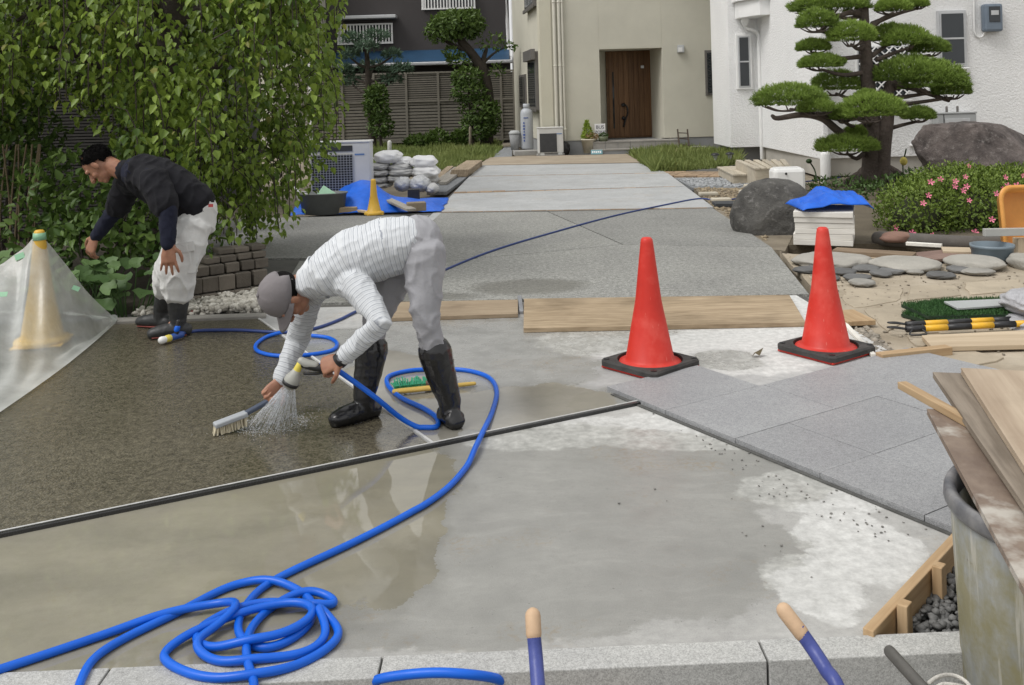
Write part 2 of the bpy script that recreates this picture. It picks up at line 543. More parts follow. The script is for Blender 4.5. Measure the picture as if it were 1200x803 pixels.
def blades(name, Pn, Dn, L, Wd, tone, mat, parent=None, bend=.25):
    """grass blades / needles: one thin triangle pair each"""
    Pn, Dn = np.asarray(Pn, dtype=float), np.asarray(Dn, dtype=float)
    Dn /= np.linalg.norm(Dn, axis=1)[:, None] + 1e-9
    n = len(Pn)
    R = np.random.randn(n, 3)
    S = np.cross(Dn, R); S /= np.linalg.norm(S, axis=1)[:, None] + 1e-9
    B = np.cross(S, Dn)
    L = np.asarray(L)[:, None]; Wd = np.asarray(Wd)[:, None]
    V = np.stack([Pn - S * Wd * .5, Pn + S * Wd * .5, Pn + Dn * L * .6 + S * Wd * .4 + B * L * bend * .3, Pn + Dn * L + B * L * bend], 1).reshape(-1, 3)
    i = np.arange(n)[:, None] * 4
    Fc = np.concatenate([i + np.array([[0, 1, 2]]), i + np.array([[0, 2, 3]])], 0)
    me = mesh_np(name, V, Fc)
    at = me.attributes.new("tone", 'FLOAT', 'POINT')
    at.data.foreach_set("value", np.repeat(np.asarray(tone, dtype=np.float32), 4))
    return obj(name, me, mat, parent)
def in_poly(x, y, poly):
    ins = False
    n = len(poly)
    for i in range(n):
        x1, y1 = poly[i][0], poly[i][1]; x2, y2 = poly[(i + 1) % n][0], poly[(i + 1) % n][1]
        if (y1 > y) != (y2 > y) and x < (x2 - x1) * (y - y1) / (y2 - y1) + x1: ins = not ins
    return ins
def scatter(poly, n, rng=random):
    xs = [p[0] for p in poly]; ys = [p[1] for p in poly]
    out = []
    while len(out) < n:
        x, y = rng.uniform(min(xs), max(xs)), rng.uniform(min(ys), max(ys))
        if in_poly(x, y, poly): out.append((x, y))
    return out
def clip_poly(sub, clip):
    """convex clip (Sutherland-Hodgman), clip counter-clockwise"""
    out = [tuple(p[:2]) for p in sub]
    for i in range(len(clip)):
        a, b = clip[i], clip[(i + 1) % len(clip)]
        inp, out = out, []
        if not inp: return []
        def side(p): return (b[0] - a[0]) * (p[1] - a[1]) - (b[1] - a[1]) * (p[0] - a[0])
        for j in range(len(inp)):
            p, q = inp[j], inp[(j + 1) % len(inp)]
            sp, sq = side(p), side(q)
            if sp >= 0: out.append(p)
            if (sp >= 0) != (sq >= 0):
                t = sp / (sp - sq)
                out.append((p[0] + (q[0] - p[0]) * t, p[1] + (q[1] - p[1]) * t))
    return out
def pebbles(name, spots, size, mat, parent=None, seed=1, flat=.6, kinds=6):
    """many small stones joined into one mesh (nobody could count them)"""
    rng = random.Random(seed)
    base = []
    for i in range(kinds):
        b = bmesh.new(); bmesh.ops.create_icosphere(b, subdivisions=1, radius=1)
        b.verts.index_update()
        vs = np.array([v.co * (1 + rng.uniform(-.38, .3)) for v in b.verts]); fs = np.array([[v.index for v in f.verts] for f in b.faces])
        base.append((vs, fs)); b.free()
    V, Fc, T, o = [], [], [], 0
    for (x, y, z) in spots:
        vs, fs = base[rng.randrange(kinds)]
        s = size * rng.uniform(.55, 1.35)
        a = rng.uniform(0, 6.28)
        Rz = np.array([[math.cos(a), -math.sin(a), 0], [math.sin(a), math.cos(a), 0], [0, 0, 1]])
        v2 = (vs * np.array([s, s * rng.uniform(.6, 1), s * flat * rng.uniform(.7, 1.2)])) @ Rz.T + np.array([x, y, z])
        V.append(v2); Fc.append(fs + o); o += len(v2); T += [rng.random()] * len(v2)
    me = mesh_np(name, np.concatenate(V), np.concatenate(Fc))
    at = me.attributes.new("tone", 'FLOAT', 'POINT'); at.data.foreach_set("value", np.array(T, dtype=np.float32))
    return obj(name, me, mat, parent)
def stonemat(name, a, b, rough=.8):
    m, nt, out = new_mat(name)
    k = NT(nt)
    t = k.n("Attribute", {'attribute_name': 'tone'}).outputs['Fac']
    c = k.mix(t, a, b)
    c = k.mix(.35, c, k.mix(k.noise(k.pos(), 60., 4), scl(a, .7), scl(b, 1.2)))
    p = k.bsdf(Base_Color=c, Roughness=rough)
    k.put(p.inputs['Normal'], k.bump(k.noise(k.pos(), 120., 4), .3, .004))
    nt.links.new(p.outputs[0], out.inputs[0])
    return m
def glass(name, col=(.03, .035, .04), rough=.05):
    """window glass over a dark room"""
    m, nt, out = new_mat(name)
    k = NT(nt)
    n = k.noise(k.pos(), 1.3, 3)
    p = k.bsdf(Base_Color=k.mix(n, scl(col, .6), scl(col, 1.4)), Roughness=rough)
    k.put(p.inputs['Specular IOR Level'], .6)
    k.put(p.inputs['Normal'], k.bump(k.noise(k.pos(), 2., 2), .03, .01))
    nt.links.new(p.outputs[0], out.inputs[0])
    return m
# ================================================================== THE SETTING: GROUND
def struct(o): return tag(o, kind='structure')
def inset(poly, d):
    """shrink a polygon by d (any winding)"""
    n = len(poly)
    A = sum(poly[i][0] * poly[(i + 1) % n][1] - poly[(i + 1) % n][0] * poly[i][1] for i in range(n))
    s = 1 if A > 0 else -1
    out = []
    for i in range(n):
        p, q, r = Vector(poly[i - 1][:2]), Vector(poly[i][:2]), Vector(poly[(i + 1) % n][:2])
        e1, e2 = (q - p).normalized(), (r - q).normalized()
        n1, n2 = Vector((-e1.y, e1.x)) * s, Vector((-e2.y, e2.x)) * s
        m = (n1 + n2)
        m = m / max(.3, m.length_squared) * 2 * d
        out.append((q.x + m.x, q.y + m.y))
    return out
soil = M("soil", (.20, .165, .12), .95, .35, 2.2, .8, 25., col2=(.33, .29, .22), bdist=.02)
b = bmesh.new()
vs = [b.verts.new(v) for v in ((-220, -60, -.14), (220, -60, -.14), (220, 320, -.14), (-220, 320, -.14))]
b.faces.new(vs)
struct(obj("ground", b, soil))

mud = (.25, .23, .165)
m_front = concrete("front concrete", (.40, .395, .375),
                   wet=[pb(600, 560, 330, 60), pb(700, 640, 210, 75), pb(560, 700, 330, 62), pb(860, 560, 120, 40), pb(890, 640, 60, 28)],
                   pud=[pb(120, 690, 330, 125), pb(250, 610, 190, 65), pb(420, 570, 110, 58), pb(470, 640, 55, 70)], mud=mud,
                   pale=[pb(640, 510, 110, 20), pb(800, 505, 150, 22), pb(960, 575, 110, 26), pb(1010, 640, 70, 45), pb(950, 690, 60, 40)], wrough=.42)
m_mid = concrete("middle concrete", (.43, .43, .42),
                 wet=[pb(520, 430, 190, 55), pb(560, 400, 230, 26), pb(730, 475, 60, 22), pb(855, 423, 38, 11)],
                 pud=[pb(610, 478, 115, 26), pb(500, 490, 60, 40), pb(455, 440, 50, 30)], mud=(.27, .25, .20),
                 pale=[pb(860, 405, 150, 34), pb(760, 400, 130, 20), pb(960, 372, 60, 40)], wrough=.26, ripple=.07)
m_far = concrete("far concrete", (.39, .40, .40), rough=.85)
m_wetagg = aggregate("wet aggregate", (.048, .042, .029), (.185, .165, .118), 120., wetness=1.)
m_agg = aggregate("dry aggregate", (.175, .175, .165), (.44, .44, .415), 95., wetpatch=[pb(620, 337, 66, 9), pb(480, 349, 80, 5)])
m_agg2 = aggregate("dry aggregate darker", (.155, .155, .148), (.39, .39, .37), 95.)
m_sub = M("sub base", (.10, .098, .09), .9, .3, 4., .6, 40.)

drive = struct(slab("sub_base", [(-6.5, 2.45), (.88, 2.54), (1.38, 3.08), (2.1, 5.2), (2.05, 7.3), (2.45, 12.), (2.68, 22.6), (-.6, 22.6), (-1.1, 12.4), (-3.9, 12.2), (-3.2, 7.4), (-6.5, 6.6)], -.015, .1, m_sub))
jl, jr = (-1.82, 3.26), (.57, 4.46)
def jy(x): return 3.26 + (x + 1.82) * .502
struct(slab("front_slab", [(-3.1, jy(-3.1)), jr, (1.395, 3.075), (.9, 2.52), (-3.1, 2.425)], 0, .09, m_front))
struct(slab("washed_aggregate_panel", inset([(-6.5, 2.5), (-3.25, jy(-3.25)), (-.37, jy(-.37)), (-1.81, 6.5), (-6.5, 6.55)], .006), 0, .09, m_wetagg))
struct(slab("middle_slab", inset([(-.37, jy(-.37)), (.57, 4.46), (1.2, 4.4), (2.08, 5.0), (2.0, 6.72), (-1.72, 6.76), (-1.81, 6.5)], .006), .001, .09, m_mid))
pA = [P(*q)[:2] for q in ((325, 356.5), (950, 345.5), (905, 290), (730, 287), (520, 307), (340, 323))]
pB = [P(*q)[:2] for q in ((730, 287), (905, 290), (836.5, 244.5), (642, 248.5))]
pC = [P(*q)[:2] for q in ((340, 323), (520, 307), (730, 287), (642, 248.5), (511, 250), (452, 303), (350, 306))]
pD = [P(*q)[:2] for q in ((245, 304), (452, 302), (505, 252), (285, 256))]
for q, mm in ((pA, m_agg), (pB, m_agg2), (pC, m_agg), (pD, m_agg2)):
    struct(slab("aggregate_panel", inset(q, .009), .004, .09, mm, bevel=.003))
struct(slab("edge_strip", [P(*q)[:2] for q in ((493, 262), (504, 262), (517, 250), (508, 250))], .006, .05, m_far))
for q in (((511.5, 248.3), (836, 242.9), (803.6, 218.7), (530.8, 227.2)), ((532.3, 225.2), (802.8, 218.1), (782.6, 203.1), (549.9, 207.1)), ((550.8, 206.4), (780.9, 202.5), (756.5, 191.3), (564.5, 194.3))):
    struct(slab("concrete_slab", [P(*a)[:2] for a in q], .003, .09, m_far, bevel=.004))
# rows of brown pavers between the slabs
m_paver = M("brown paver", (.30, .215, .14), .85, .25, 18., .4, 80., rand=.3)
pav_me = None
b = bmesh.new(); bm_box(b, (0, 0, 0), (.196, .094, .06)); bmesh.ops.bevel(b, geom=b.edges[:], offset=.006, segments=1, affect='EDGES')
pav_me = bpy.data.meshes.new("paver"); b.to_mesh(pav_me); b.free(); pav_me.materials.append(m_paver)
rows = struct(slab("paver_bed", [(-1.1, 11.9), (2.5, 11.7), (2.62, 15.7), (2.7, 17.3), (4.3, 17.1), (4.3, 18.6), (2.7, 18.6), (2.72, 23.0), (-.6, 23.0), (-1.0, 12.)], -.008, .05, m_sub))
def paver_row(x0, y0, x1, y1, n_deep=1, dz=-.031):
    d = Vector((x1 - x0, y1 - y0)); L = d.length; d.normalize(); nrm = Vector((-d.y, d.x))
    for j in range(n_deep):
        k = int(L / .205)
        for i in range(k):
            c = Vector((x0, y0)) + d * (.1 + i * .205) + nrm * (j * .104 + .05)
            o = bpy.data.objects.new("paver", pav_me)
            link(o, rows)
            o.matrix_basis = Matrix.Translation((c.x, c.y, dz + random.uniform(-.002, .002))) @ Matrix.Rotation(math.atan2(d.y, d.x) + random.uniform(-.02, .02), 4, 'Z')
a, c = P(512, 248.6), P(836, 243.6); paver_row(a.x, a.y + .02, c.x, c.y + .02)
a, c = P(531, 226.5), P(804, 218.8); paver_row(a.x, a.y - .02, c.x, c.y + .02)
a, c = P(531, 227.6), P(597, 225.4); paver_row(a.x, a.y + .1, c.x, c.y + .1, 2, -.024)
a, c = P(550, 206.8), P(782, 202.8); paver_row(a.x, a.y + .02, c.x, c.y + .02)
a, c = P(750, 205.5), P(856, 206.5); paver_row(a.x, a.y, c.x, c.y, 9, -.03)
m_porchpav = M("porch paving", (.33, .27, .20), .9, .25, 1.2, .5, 40., col2=(.42, .36, .28))
struct(slab("porch_paving", [P(*q)[:2] for q in ((560, 193.6), (757, 190.2), (738, 180.4), (600, 183.5), (574, 184.5))], 0, .1, m_porchpav))

# the tan yard on the right, an old worn screed, and the soil beds
m_yard = M("worn yard", (.32, .265, .19), .92, .3, 2.4, .8, 14., col2=(.52, .46, .37), bdist=.015)
def wob(poly, n=6, amp=.05):
    out = []
    for i in range(len(poly)):
        a, c = Vector(poly[i][:2]), Vector(poly[(i + 1) % len(poly)][:2])
        for j in range(n):
            p = a.lerp(c, j / n)
            out.append((p.x + random.uniform(-amp, amp) * (j > 0), p.y + random.uniform(-amp, amp) * (j > 0)))
    return out
yard = struct(slab("yard", wob([P(985, 363)[:2], P(1055, 432)[:2], P(1100, 452)[:2], (3.4, 3.9), (9., 4.2), (9., 8.9), P(950, 303)[:2], P(915, 293)[:2]], 8, .04), -.012, .12, m_yard))
# flagstones let into the yard
m_flag = M("flagstone", (.38, .325, .245), .9, .28, 3., .6, 30., rand=.12, bdist=.01)
def flag(pix):
    q = [P(x, y)[:2] for x, y in pix]
    q = wob(inset(q, .01), 4, .018)
    return slab("flagstone", q, -.004 + random.uniform(-.003, .003), .05, m_flag, yard, bevel=.004)
for q in (((915, 296), (975, 297), (985, 318), (940, 322)), ((990, 335), (1060, 338), (1052, 352), (1000, 360), (985, 348)), ((1065, 335), (1120, 331), (1128, 345), (1060, 352)),
          ((1010, 362), (1050, 356), (1075, 372), (1040, 388)), ((1075, 408), (1110, 404), (1180, 418), (1120, 434), (1085, 428)), ((1130, 330), (1196, 326), (1200, 340), (1135, 345)),
          ((1060, 392), (1100, 386), (1110, 402), (1072, 405)), ((945, 322), (985, 320), (990, 333), (955, 338))):
    flag(q)
m_rubble = stonemat("rubble", (.16, .145, .12), (.38, .34, .28))
rp = [P(*q)[:2] for q in ((985, 364), (1003, 366), (1040, 405), (1052, 420), (1030, 418))]
tag(pebbles("loose_rubble", [(x, y, -.03 + random.uniform(0, .03)) for x, y in scatter(rp, 420)], .022, m_rubble, seed=5), "loose grey brown rubble beside the thin white batten", "rubble", kind='stuff')
rp = [P(*q)[:2] for q in ((1052, 420), (1085, 424), (1125, 436), (1100, 450), (1070, 440))]
tag(pebbles("broken_edging", [(x, y, -.02 + random.uniform(0, .03)) for x, y in scatter(rp, 260)], .03, m_rubble, seed=6, flat=.4), "broken stone crumbs at the upper edge of the grey tiles", "rubble", kind='stuff')
yp = [P(*q)[:2] for q in ((920, 297), (1190, 318), (1230, 345), (1180, 420), (1060, 425), (1000, 368))]
tag(pebbles("yard_debris", [(x, y, -.006) for x, y in scatter(yp, 420)], .011, stonemat("yard crumbs", (.13, .11, .085), (.36, .31, .24)), seed=19, flat=.5), "small brown crumbs and grit strewn over the tan yard", "debris", kind='stuff')
# grass and gravel at the back
m_lawn = M("lawn soil", (.08, .085, .035), .95, .3, 3., .5, 30.)
grassL = [P(*q)[:2] for q in ((438, 200), (520, 199), (553, 192), (579, 184), (590, 172), (575, 166), (400, 168), (380, 195))]
grassR = [P(*q)[:2] for q in ((737, 181), (765, 201.5), (800, 200.5), (850, 196), (868, 190), (862, 178), (780, 175))]
struct(slab("lawn", grassL, -.01, .1, m_lawn)); struct(slab("lawn", grassR, -.01, .1, m_lawn))
m_grass = leafmat("grass", (.10, .15, .035), (.27, .31, .10), (.38, .36, .17), .6, .3)
def grass(name, poly, n, hgt, label, seed):
    rng = random.Random(seed)
    pts = scatter(poly, n, rng)
    Pn = [(x, y, -.02) for x, y in pts]
    D = np.random.randn(n, 3) * .35 + np.array([0, 0, 1.])
    L = np.random.uniform(.5, 1.2, n) * hgt * np.array([.75 + .6 * mnoise.noise(Vector((x * 1.3, y * .6, seed))) for x, y in pts])
    t = np.clip(np.array([.5 + .5 * mnoise.noise(Vector((x * .9, y * .5, 3 + seed))) for x, y in pts]) + np.random.uniform(-.25, .25, n), 0, 1)
    tag(blades(name, Pn, D, L, np.full(n, .022), t, m_grass), label, "grass", kind='stuff')
grass("grass", grassL, 15000, .24, "unmown grass strip in front of the brown slat fence", 3)
grass("grass", grassR, 9000, .28, "unmown grass patch beside the white house", 4)
m_grey_gravel = M("grey gravel", (.25, .26, .27), .9, .35, 30., 1., 60., bdist=.02)
struct(slab("gravel_bed", [P(*q)[:2] for q in ((790, 207.5), (858, 207), (895, 207), (902, 214), (880, 219), (811, 219))], -.012, .05, m_grey_gravel))
struct(slab("gravel_bed", [P(*q)[:2] for q in ((575, 184.5), (600, 183), (600, 172), (592, 172))], -.006, .05, m_grey_gravel))
struct(slab("gravel_bed", [P(*q)[:2] for q in ((500, 224), (523, 224), (551, 204), (520, 200), (505, 212))], -.012, .05, m_grey_gravel))
m_stone_grey = stonemat("gravel stones", (.17, .18, .185), (.42, .43, .44))
gp = [P(*q)[:2] for q in ((795, 209), (890, 208), (895, 214), (880, 218), (813, 218))]
tag(pebbles("gravel", [(x, y, -.008) for x, y in scatter(gp, 900)], .03, m_stone_grey, seed=8), "grey crushed gravel in front of the timber step", "gravel", kind='stuff')
struct(slab("soil_bed", [P(*q)[:2] for q in ((813, 219), (882, 219), (905, 215), (960, 214), (1000, 250), (935, 262), (920, 292), (900, 290), (838, 244))], -.016, .08, soil))
gp = [P(*q)[:2] for q in ((815, 220), (880, 220), (885, 232), (900, 282), (880, 270), (835, 240))]
tag(pebbles("soil_crumbs", [(x, y, -.012) for x, y in scatter(gp, 700)], .03, stonemat("clods", (.14, .11, .075), (.36, .29, .19)), seed=9), "brown soil clods and chips along the drive's right edge", "soil", kind='stuff')
struct(slab("planting_bed", [(2.6, 9.0), (9.2, 8.6), (9.2, 16.2), (5.2, 15.6), (3.6, 11.5)], -.02, .1, M("bed soil", (.12, .10, .07), .95, .3, 3., .8, 25., bdist=.02)))
struct(slab("planting_bed", [(-9, 6.75), (-2.9, 6.72), (-2.0, 7.3), (-1.9, 7.6), (-3.3, 9.4), (-4.5, 12.5), (-9, 13)], -.012, .12, M("dark bed soil", (.055, .047, .034), .95, .3, 3., .8, 25., bdist=.02)))
# kerb of the planting bed and white pebbles
m_kerbc = M("bed kerb concrete", (.23, .22, .20), .85, .25, 5., .4, 60.)
struct(slab("bed_kerb", [P(*q)[:2] for q in ((120, 380.5), (312, 373.5), (312, 369.5), (120, 376))], .02, .1, m_kerbc, bevel=.006))
gp = [P(*q)[:2] for q in ((150, 375), (222, 372), (312, 368.5), (308, 342), (262, 348), (222, 352), (200, 366))]
m_white_peb = stonemat("pale pebbles", (.24, .22, .18), (.62, .60, .54), .7)
sp = [(x, y, .015 + random.uniform(0, .05)) for x, y in scatter(gp, 1500)]
tag(pebbles("pale_pebbles", sp, .026, m_white_peb, seed=11, flat=.75), "bed of pale white pebbles in front of the low stone block wall", "pebbles", kind='stuff')

# granite paving: a run of slabs laid in rows
m_granite = M("granite", (.265, .272, .29), .6, .10, 3.2, .25, 260., rand=.07, col2=(.30, .307, .322), bdist=.002)
def _gran(name, a, c, rough=.55):
    m, nt, out = new_mat(name); k = NT(nt); p = k.pos()
    vo = k.n("TexVoronoi", Vector=p, Scale=330.)
    sp_ = k.n("SeparateColor", Color=vo.outputs['Color']).outputs[0]
    cc = k.mix(k.ramp(sp_, .15, .85), a, c)
    cc = k.mix(.45, cc, k.mix(k.ramp(k.noise(p, 60., 5, .75), .3, .7), a, c))
    cc = k.mix(1., cc, k.mix(k.ramp(k.noise(p, 2.2, 5), .3, .7), (.90, .90, .91), (1.08, 1.08, 1.07)), 'MULTIPLY')
    cc = k.n("HueSaturation", Color=cc, Value=k.ramp(k.n("ObjectInfo").outputs['Random'], 0, 1, .93, 1.07)).outputs[0]
    bs = k.bsdf(Base_Color=cc, Roughness=rough)
    k.put(bs.inputs['Normal'], k.bump(k.noise(p, 320., 2), .25, .002))
    nt.links.new(bs.outputs[0], out.inputs[0]); return m
m_granite = _gran("grey granite", (.175, .178, .184), (.375, .38, .388))
m_kerb = _gran("kerb granite", (.25, .25, .24), (.52, .52, .505), .7)
tA = Vector((.43, 4.67)); tD = Vector((.524, -.851)); tE = Vector((.851, .524))
tiles = struct(slab("granite_paving", [tuple(tA + tD * .03 + tE * .03), tuple(tA + tD * 1.86 + tE * .03), tuple(tA + tD * 1.86 + tE * 1.55), tuple(tA + tD * .5 + tE * 1.55), tuple(tA + tD * .44 + tE * .62), tuple(tA + tD * .03 + tE * .55)], .012, .05, m_sub))
tclip = [tuple(tA), tuple(tA + tD * 2.0), tuple(tA + tD * 2.0 + tE * 1.62), tuple(tA + tD * .40 + tE * 1.62), tuple(tA - tD * .01 + tE * .62)]
for r, edges in enumerate(([0, .605], [0, .63, 1.23, 1.83], [0, .32, .92, 1.52, 2.1], [0, .31, .91, 1.51, 2.1], [0, .6, 1.2, 1.8])):
    for i in range(len(edges) - 1):
        e0, e1 = edges[i] + .0015, edges[i + 1] - .0015
        d0, d1 = r * .44 + .0015, min((r + 1) * .44 - .0015, 1.9)
        q = [tuple(tA + tD * d + tE * e) for d, e in ((d0, e0), (d1, e0), (d1, min(e1, 1.75)), (d0, min(e1, 1.75)))]
        if e0 > 1.7: continue
        slab("tile", q, .026 + random.uniform(-.0012, .0012), .034, m_granite, tiles, bevel=.0008)
struct(slab('edge_shadow_line', [tuple(tA + tD * .06 - tE * .022), tuple(tA + tD * 1.88 - tE * .016), tuple(tA + tD * 1.88 - tE * .001), tuple(tA + tD * .06 - tE * .001)], .006, .02, M('tile edge shadow', (.10, .10, .095), .9, .4, 14., .8, 60., bdist=.01)))  # dark strip added as a painted shadow line along the raised tile edge
# kerb stones along the street, dark where they face the gutter
kerb = struct(slab("kerb_bed", [(-3.2, 2.43), (1.6, 2.545), (1.6, 2.47), (-3.2, 2.36)], -.03, .1, m_sub))
def ky(x): return 2.497 + .026 * (x + .36)
xs = [-3.1, -2.1, -1.1, -.385, .62, 1.62]
for i in range(5):
    x0, x1 = xs[i] + .003, xs[i + 1] - .003
    slab("kerb_stone", [(x0, ky(x0) - .002), (x1, ky(x1) - .002), (x1, ky(x1) - .097), (x0, ky(x0) - .097)], .004, .135, m_kerb, kerb, bevel=.003)
m_street = M("street gravel", (.20, .19, .17), .9, .3, 8., 1., 60., bdist=.01)
struct(slab("street", [(-4, 2.42), (2.2, 2.56), (2.2, .3), (-4, .3)], -.125, .02, m_street))
tag(pebbles("street_grit", [(x, y, -.123) for x, y in scatter([(.45, 2.42), (1.5, 2.44), (1.5, 2.1), (.3, 2.1)], 700)], .012, stonemat("grit", (.14, .135, .125), (.36, .34, .31)), seed=12), "grey grit in the gutter below the granite kerb", "grit", kind='stuff')
m_plank0 = wood("weathered plank", (.20, .15, .10), (.44, .36, .26))
tag(beam("timber_strip", (-.7, 2.335, -.095), (.29, 2.36, -.095), .06, .05, m_plank0), "pale weathered timber strip lying in the gutter below the kerb", "timber")

# black jointing strip and the thin white joint
m_joint = M("joint strip black", (.02, .02, .02), .25, .3, 20., .2, 90., spec=.6)
m_jointw = M("joint strip pale", (.55, .55, .54), .5, .2, 20.)
def strip(name, x0, x1, w, z0, z1, mat, off=0.):
    d = Vector((1, .502)).normalized(); nn = Vector((-d.y, d.x))
    a, c = Vector((x0, jy(x0))) + nn * off, Vector((x1, jy(x1))) + nn * off
    q = [a - nn * w / 2, c - nn * w / 2, c + nn * w / 2, a + nn * w / 2]
    return struct(slab(name, [tuple(v) for v in q], z1, z1 - z0, mat, bevel=.003))
strip("joint_strip", -3.2, .58, .022, -.03, .016, m_joint)
strip("joint_trim", -3.2, .58, .007, -.03, .0175, m_jointw, .0155)
a, c = Vector((-1.81, 6.5)), Vector((-.37, jy(-.37) + .02))
dd = (c - a).normalized(); nn = Vector((-dd.y, dd.x)) * .006
struct(slab("pale_joint", [tuple(a - nn), tuple(c - nn), tuple(c + nn), tuple(a + nn)], .006, .03, m_jointw))
# gravel pit behind the form board
m_pit = stonemat("dark crushed stone", (.06, .06, .06), (.22, .22, .215), .7)
pit = [(1.42, 3.07), (.93, 2.56), (1.75, 2.58), (2.2, 3.3), (1.7, 3.1)]
struct(slab("stone_bed", pit, -.09, .03, m_sub))
tag(pebbles("crushed_stone", [(x, y, -.085 + random.uniform(0, .03)) for x, y in scatter(pit, 2600)], .0135, m_pit, seed=14, flat=.8), "dark crushed stone between the form board and the big bucket", "gravel", kind='stuff')
tag(pebbles("stone_chips", [(x, y, .003) for x, y in scatter([P(*q)[:2] for q in ((760, 482), (880, 520), (1100, 628), (1060, 650), (900, 580), (800, 510))], 90) + scatter([P(*q)[:2] for q in ((640, 520), (1000, 560), (1040, 690), (760, 720))], 14)], .0045, stonemat('chip stone', (.10, .10, .095), (.30, .29, .27)), seed=15, flat=.5), "small dark stone chips scattered on the drying concrete", "chips", kind='stuff')

# ================================================================== BUILDINGS
m_cream = M("cream render", (.56, .54, .455), .9, .10, .6, .35, 45., bdist=.004)
m_cream2 = M("cream render yellower column", (.57, .545, .44), .9, .05, .8, .35, 45., bdist=.004)  # slightly yellower render of the protruding corner column
m_found = M("foundation grey", (.27, .275, .28), .9, .12, 3., .3, 40.)
m_white = M("white stucco", (.86, .86, .855), .9, .05, .7, 1., 28., bdist=.025)
m_whitet = M("white trim", (.80, .80, .79), .5, .04, 5.)
m_brown_frame = M("grey brown frame", (.16, .15, .14), .45, .1, 6., metal=.2)
m_alu = M("aluminium", (.55, .56, .57), .4, .06, 8., metal=.5)
m_glass = glass("window glass")
m_black = M("black plastic", (.02, .02, .021), .45, .2, 20.)
m_pipec = M("cream pipe", (.62, .60, .52), .45, .05, 5.)
m_greywall = M("charcoal render", (.07, .064, .064), .9, .08, .7, .3, 40.)

# ---- cream house
TH = math.radians(6.0)
c0 = Vector((.75, 23.6))                      # the near left corner of the front
fx = Vector((math.cos(TH) , math.sin(TH) * .35)).normalized(); fy = Vector((-math.sin(TH), math.cos(TH)))
hc = thing("cream_house", "cream rendered two storey house with a brown plank front door", "house", (c0.x, c0.y, 0))
def HP(u, d, z): q = c0 + fx * u + fy * d; return Vector((q.x, q.y, z))
def quadbox(name, u0, u1, d0, d1, z0, z1, mat, parent, bevel=.004):
    b = bmesh.new()
    v = [b.verts.new(HP(u, d, z)) for z in (z0, z1) for u, d in ((u0, d0), (u1, d0), (u1, d1), (u0, d1))]
    for f in ((3, 2, 1, 0), (4, 5, 6, 7), (0, 1, 5, 4), (1, 2, 6, 5), (2, 3, 7, 6), (3, 0, 4, 7)): b.faces.new([v[i] for i in f])
    return obj(name, b, mat, parent, bevel=bevel)
def U(x, y, d=0.):
    """distance along the front (d behind its face) seen at picture column x"""
    best = None
    for i in range(0, 1400):
        u = -1 + i * .005
        q = HP(u, d, 0); zz = 1.
        uu, vv = _ray(x, y)
        e = abs(q.x / q.y - uu)
        if best is None or e < best[0]: best = (e, u)
    return best[1]
def Z(y, x, u, d=0.):
    q = HP(u, d, 0); return H - _ray(x, y)[1] * q.y
HTOP = 6.6
dl, dr = U(703.5, 110), U(777, 110)
dtop, dbot = Z(57, 740, (dl + dr) / 2), .30
RD = 1.25
quadbox("wall", .28, dl, 0, .25, .32, HTOP, m_cream, hc)
quadbox("wall", dr, 6.8, 0, .25, .32, HTOP, m_cream, hc)
quadbox("wall", dl + .001, dr - .001, .001, .25, dtop, HTOP, m_cream, hc)
quadbox("wall", dl - .2, dl, .251, RD + .3, .1, dtop + .3, m_cream, hc)
quadbox("wall", dr, dr + .2, .251, RD + .3, .1, dtop + .3, m_cream, hc)
quadbox("soffit", dl, dr, .251, RD + .3, dtop + .002, dtop + .2, m_cream, hc)
quadbox("back_wall", dl, dr, RD + .08, RD + .3, .2, dtop, m_cream, hc)
quadbox("corner_column", -.02, .279, -.02, .35, .28, HTOP, m_cream2, hc)
# the left side wall
quadbox("side_wall", 0, .24, .351, 6.4, .34, HTOP, m_cream, hc)
quadbox("foundation", .32, dl - .3, .015, .3, -.1, .318, m_found, hc)
quadbox("foundation", dr + .25, 6.8, .015, .3, -.1, .318, m_found, hc)
quadbox("foundation", .02, .3, .02, 6.3, -.1, .335, m_found, hc)
quadbox("roof", -.5, 7.2, -.6, 7., HTOP + .01, HTOP + .3, m_greywall, hc)
# porch steps of grey tiles
m_ptile = M("porch tile", (.30, .285, .26), .7, .14, 5., .3, 50., rand=.1)
sl, sr = U(691, 170), U(792, 170)
pst = quadbox("porch_step", sl + .01, sr - .01, -.42, RD + .1, -.1, .285, m_found, hc)
n = 7
for i in range(n):
    u0, u1 = sl + (sr - sl) * i / n, sl + (sr - sl) * (i + 1) / n
    quadbox("tile", u0 + .006, u1 - .006, -.432, -.42, .10, .26, m_ptile, pst, 0)
    quadbox("tile", u0 + .006, u1 - .006, -.44, .2, .263, .298, m_ptile, pst, .003)
s2r = U(838, 172)
st2 = quadbox("lower_step", sl - .05, min(s2r, sr + .6), -.70, -.435, -.1, .105, m_found, hc)
for i in range(8):
    w = (min(s2r, sr + .6) - sl + .05) / 8
    quadbox("tile", sl - .05 + w * i + .006, sl - .05 + w * (i + 1) - .006, -.715, -.43, .085, .118, m_ptile, st2, .003)
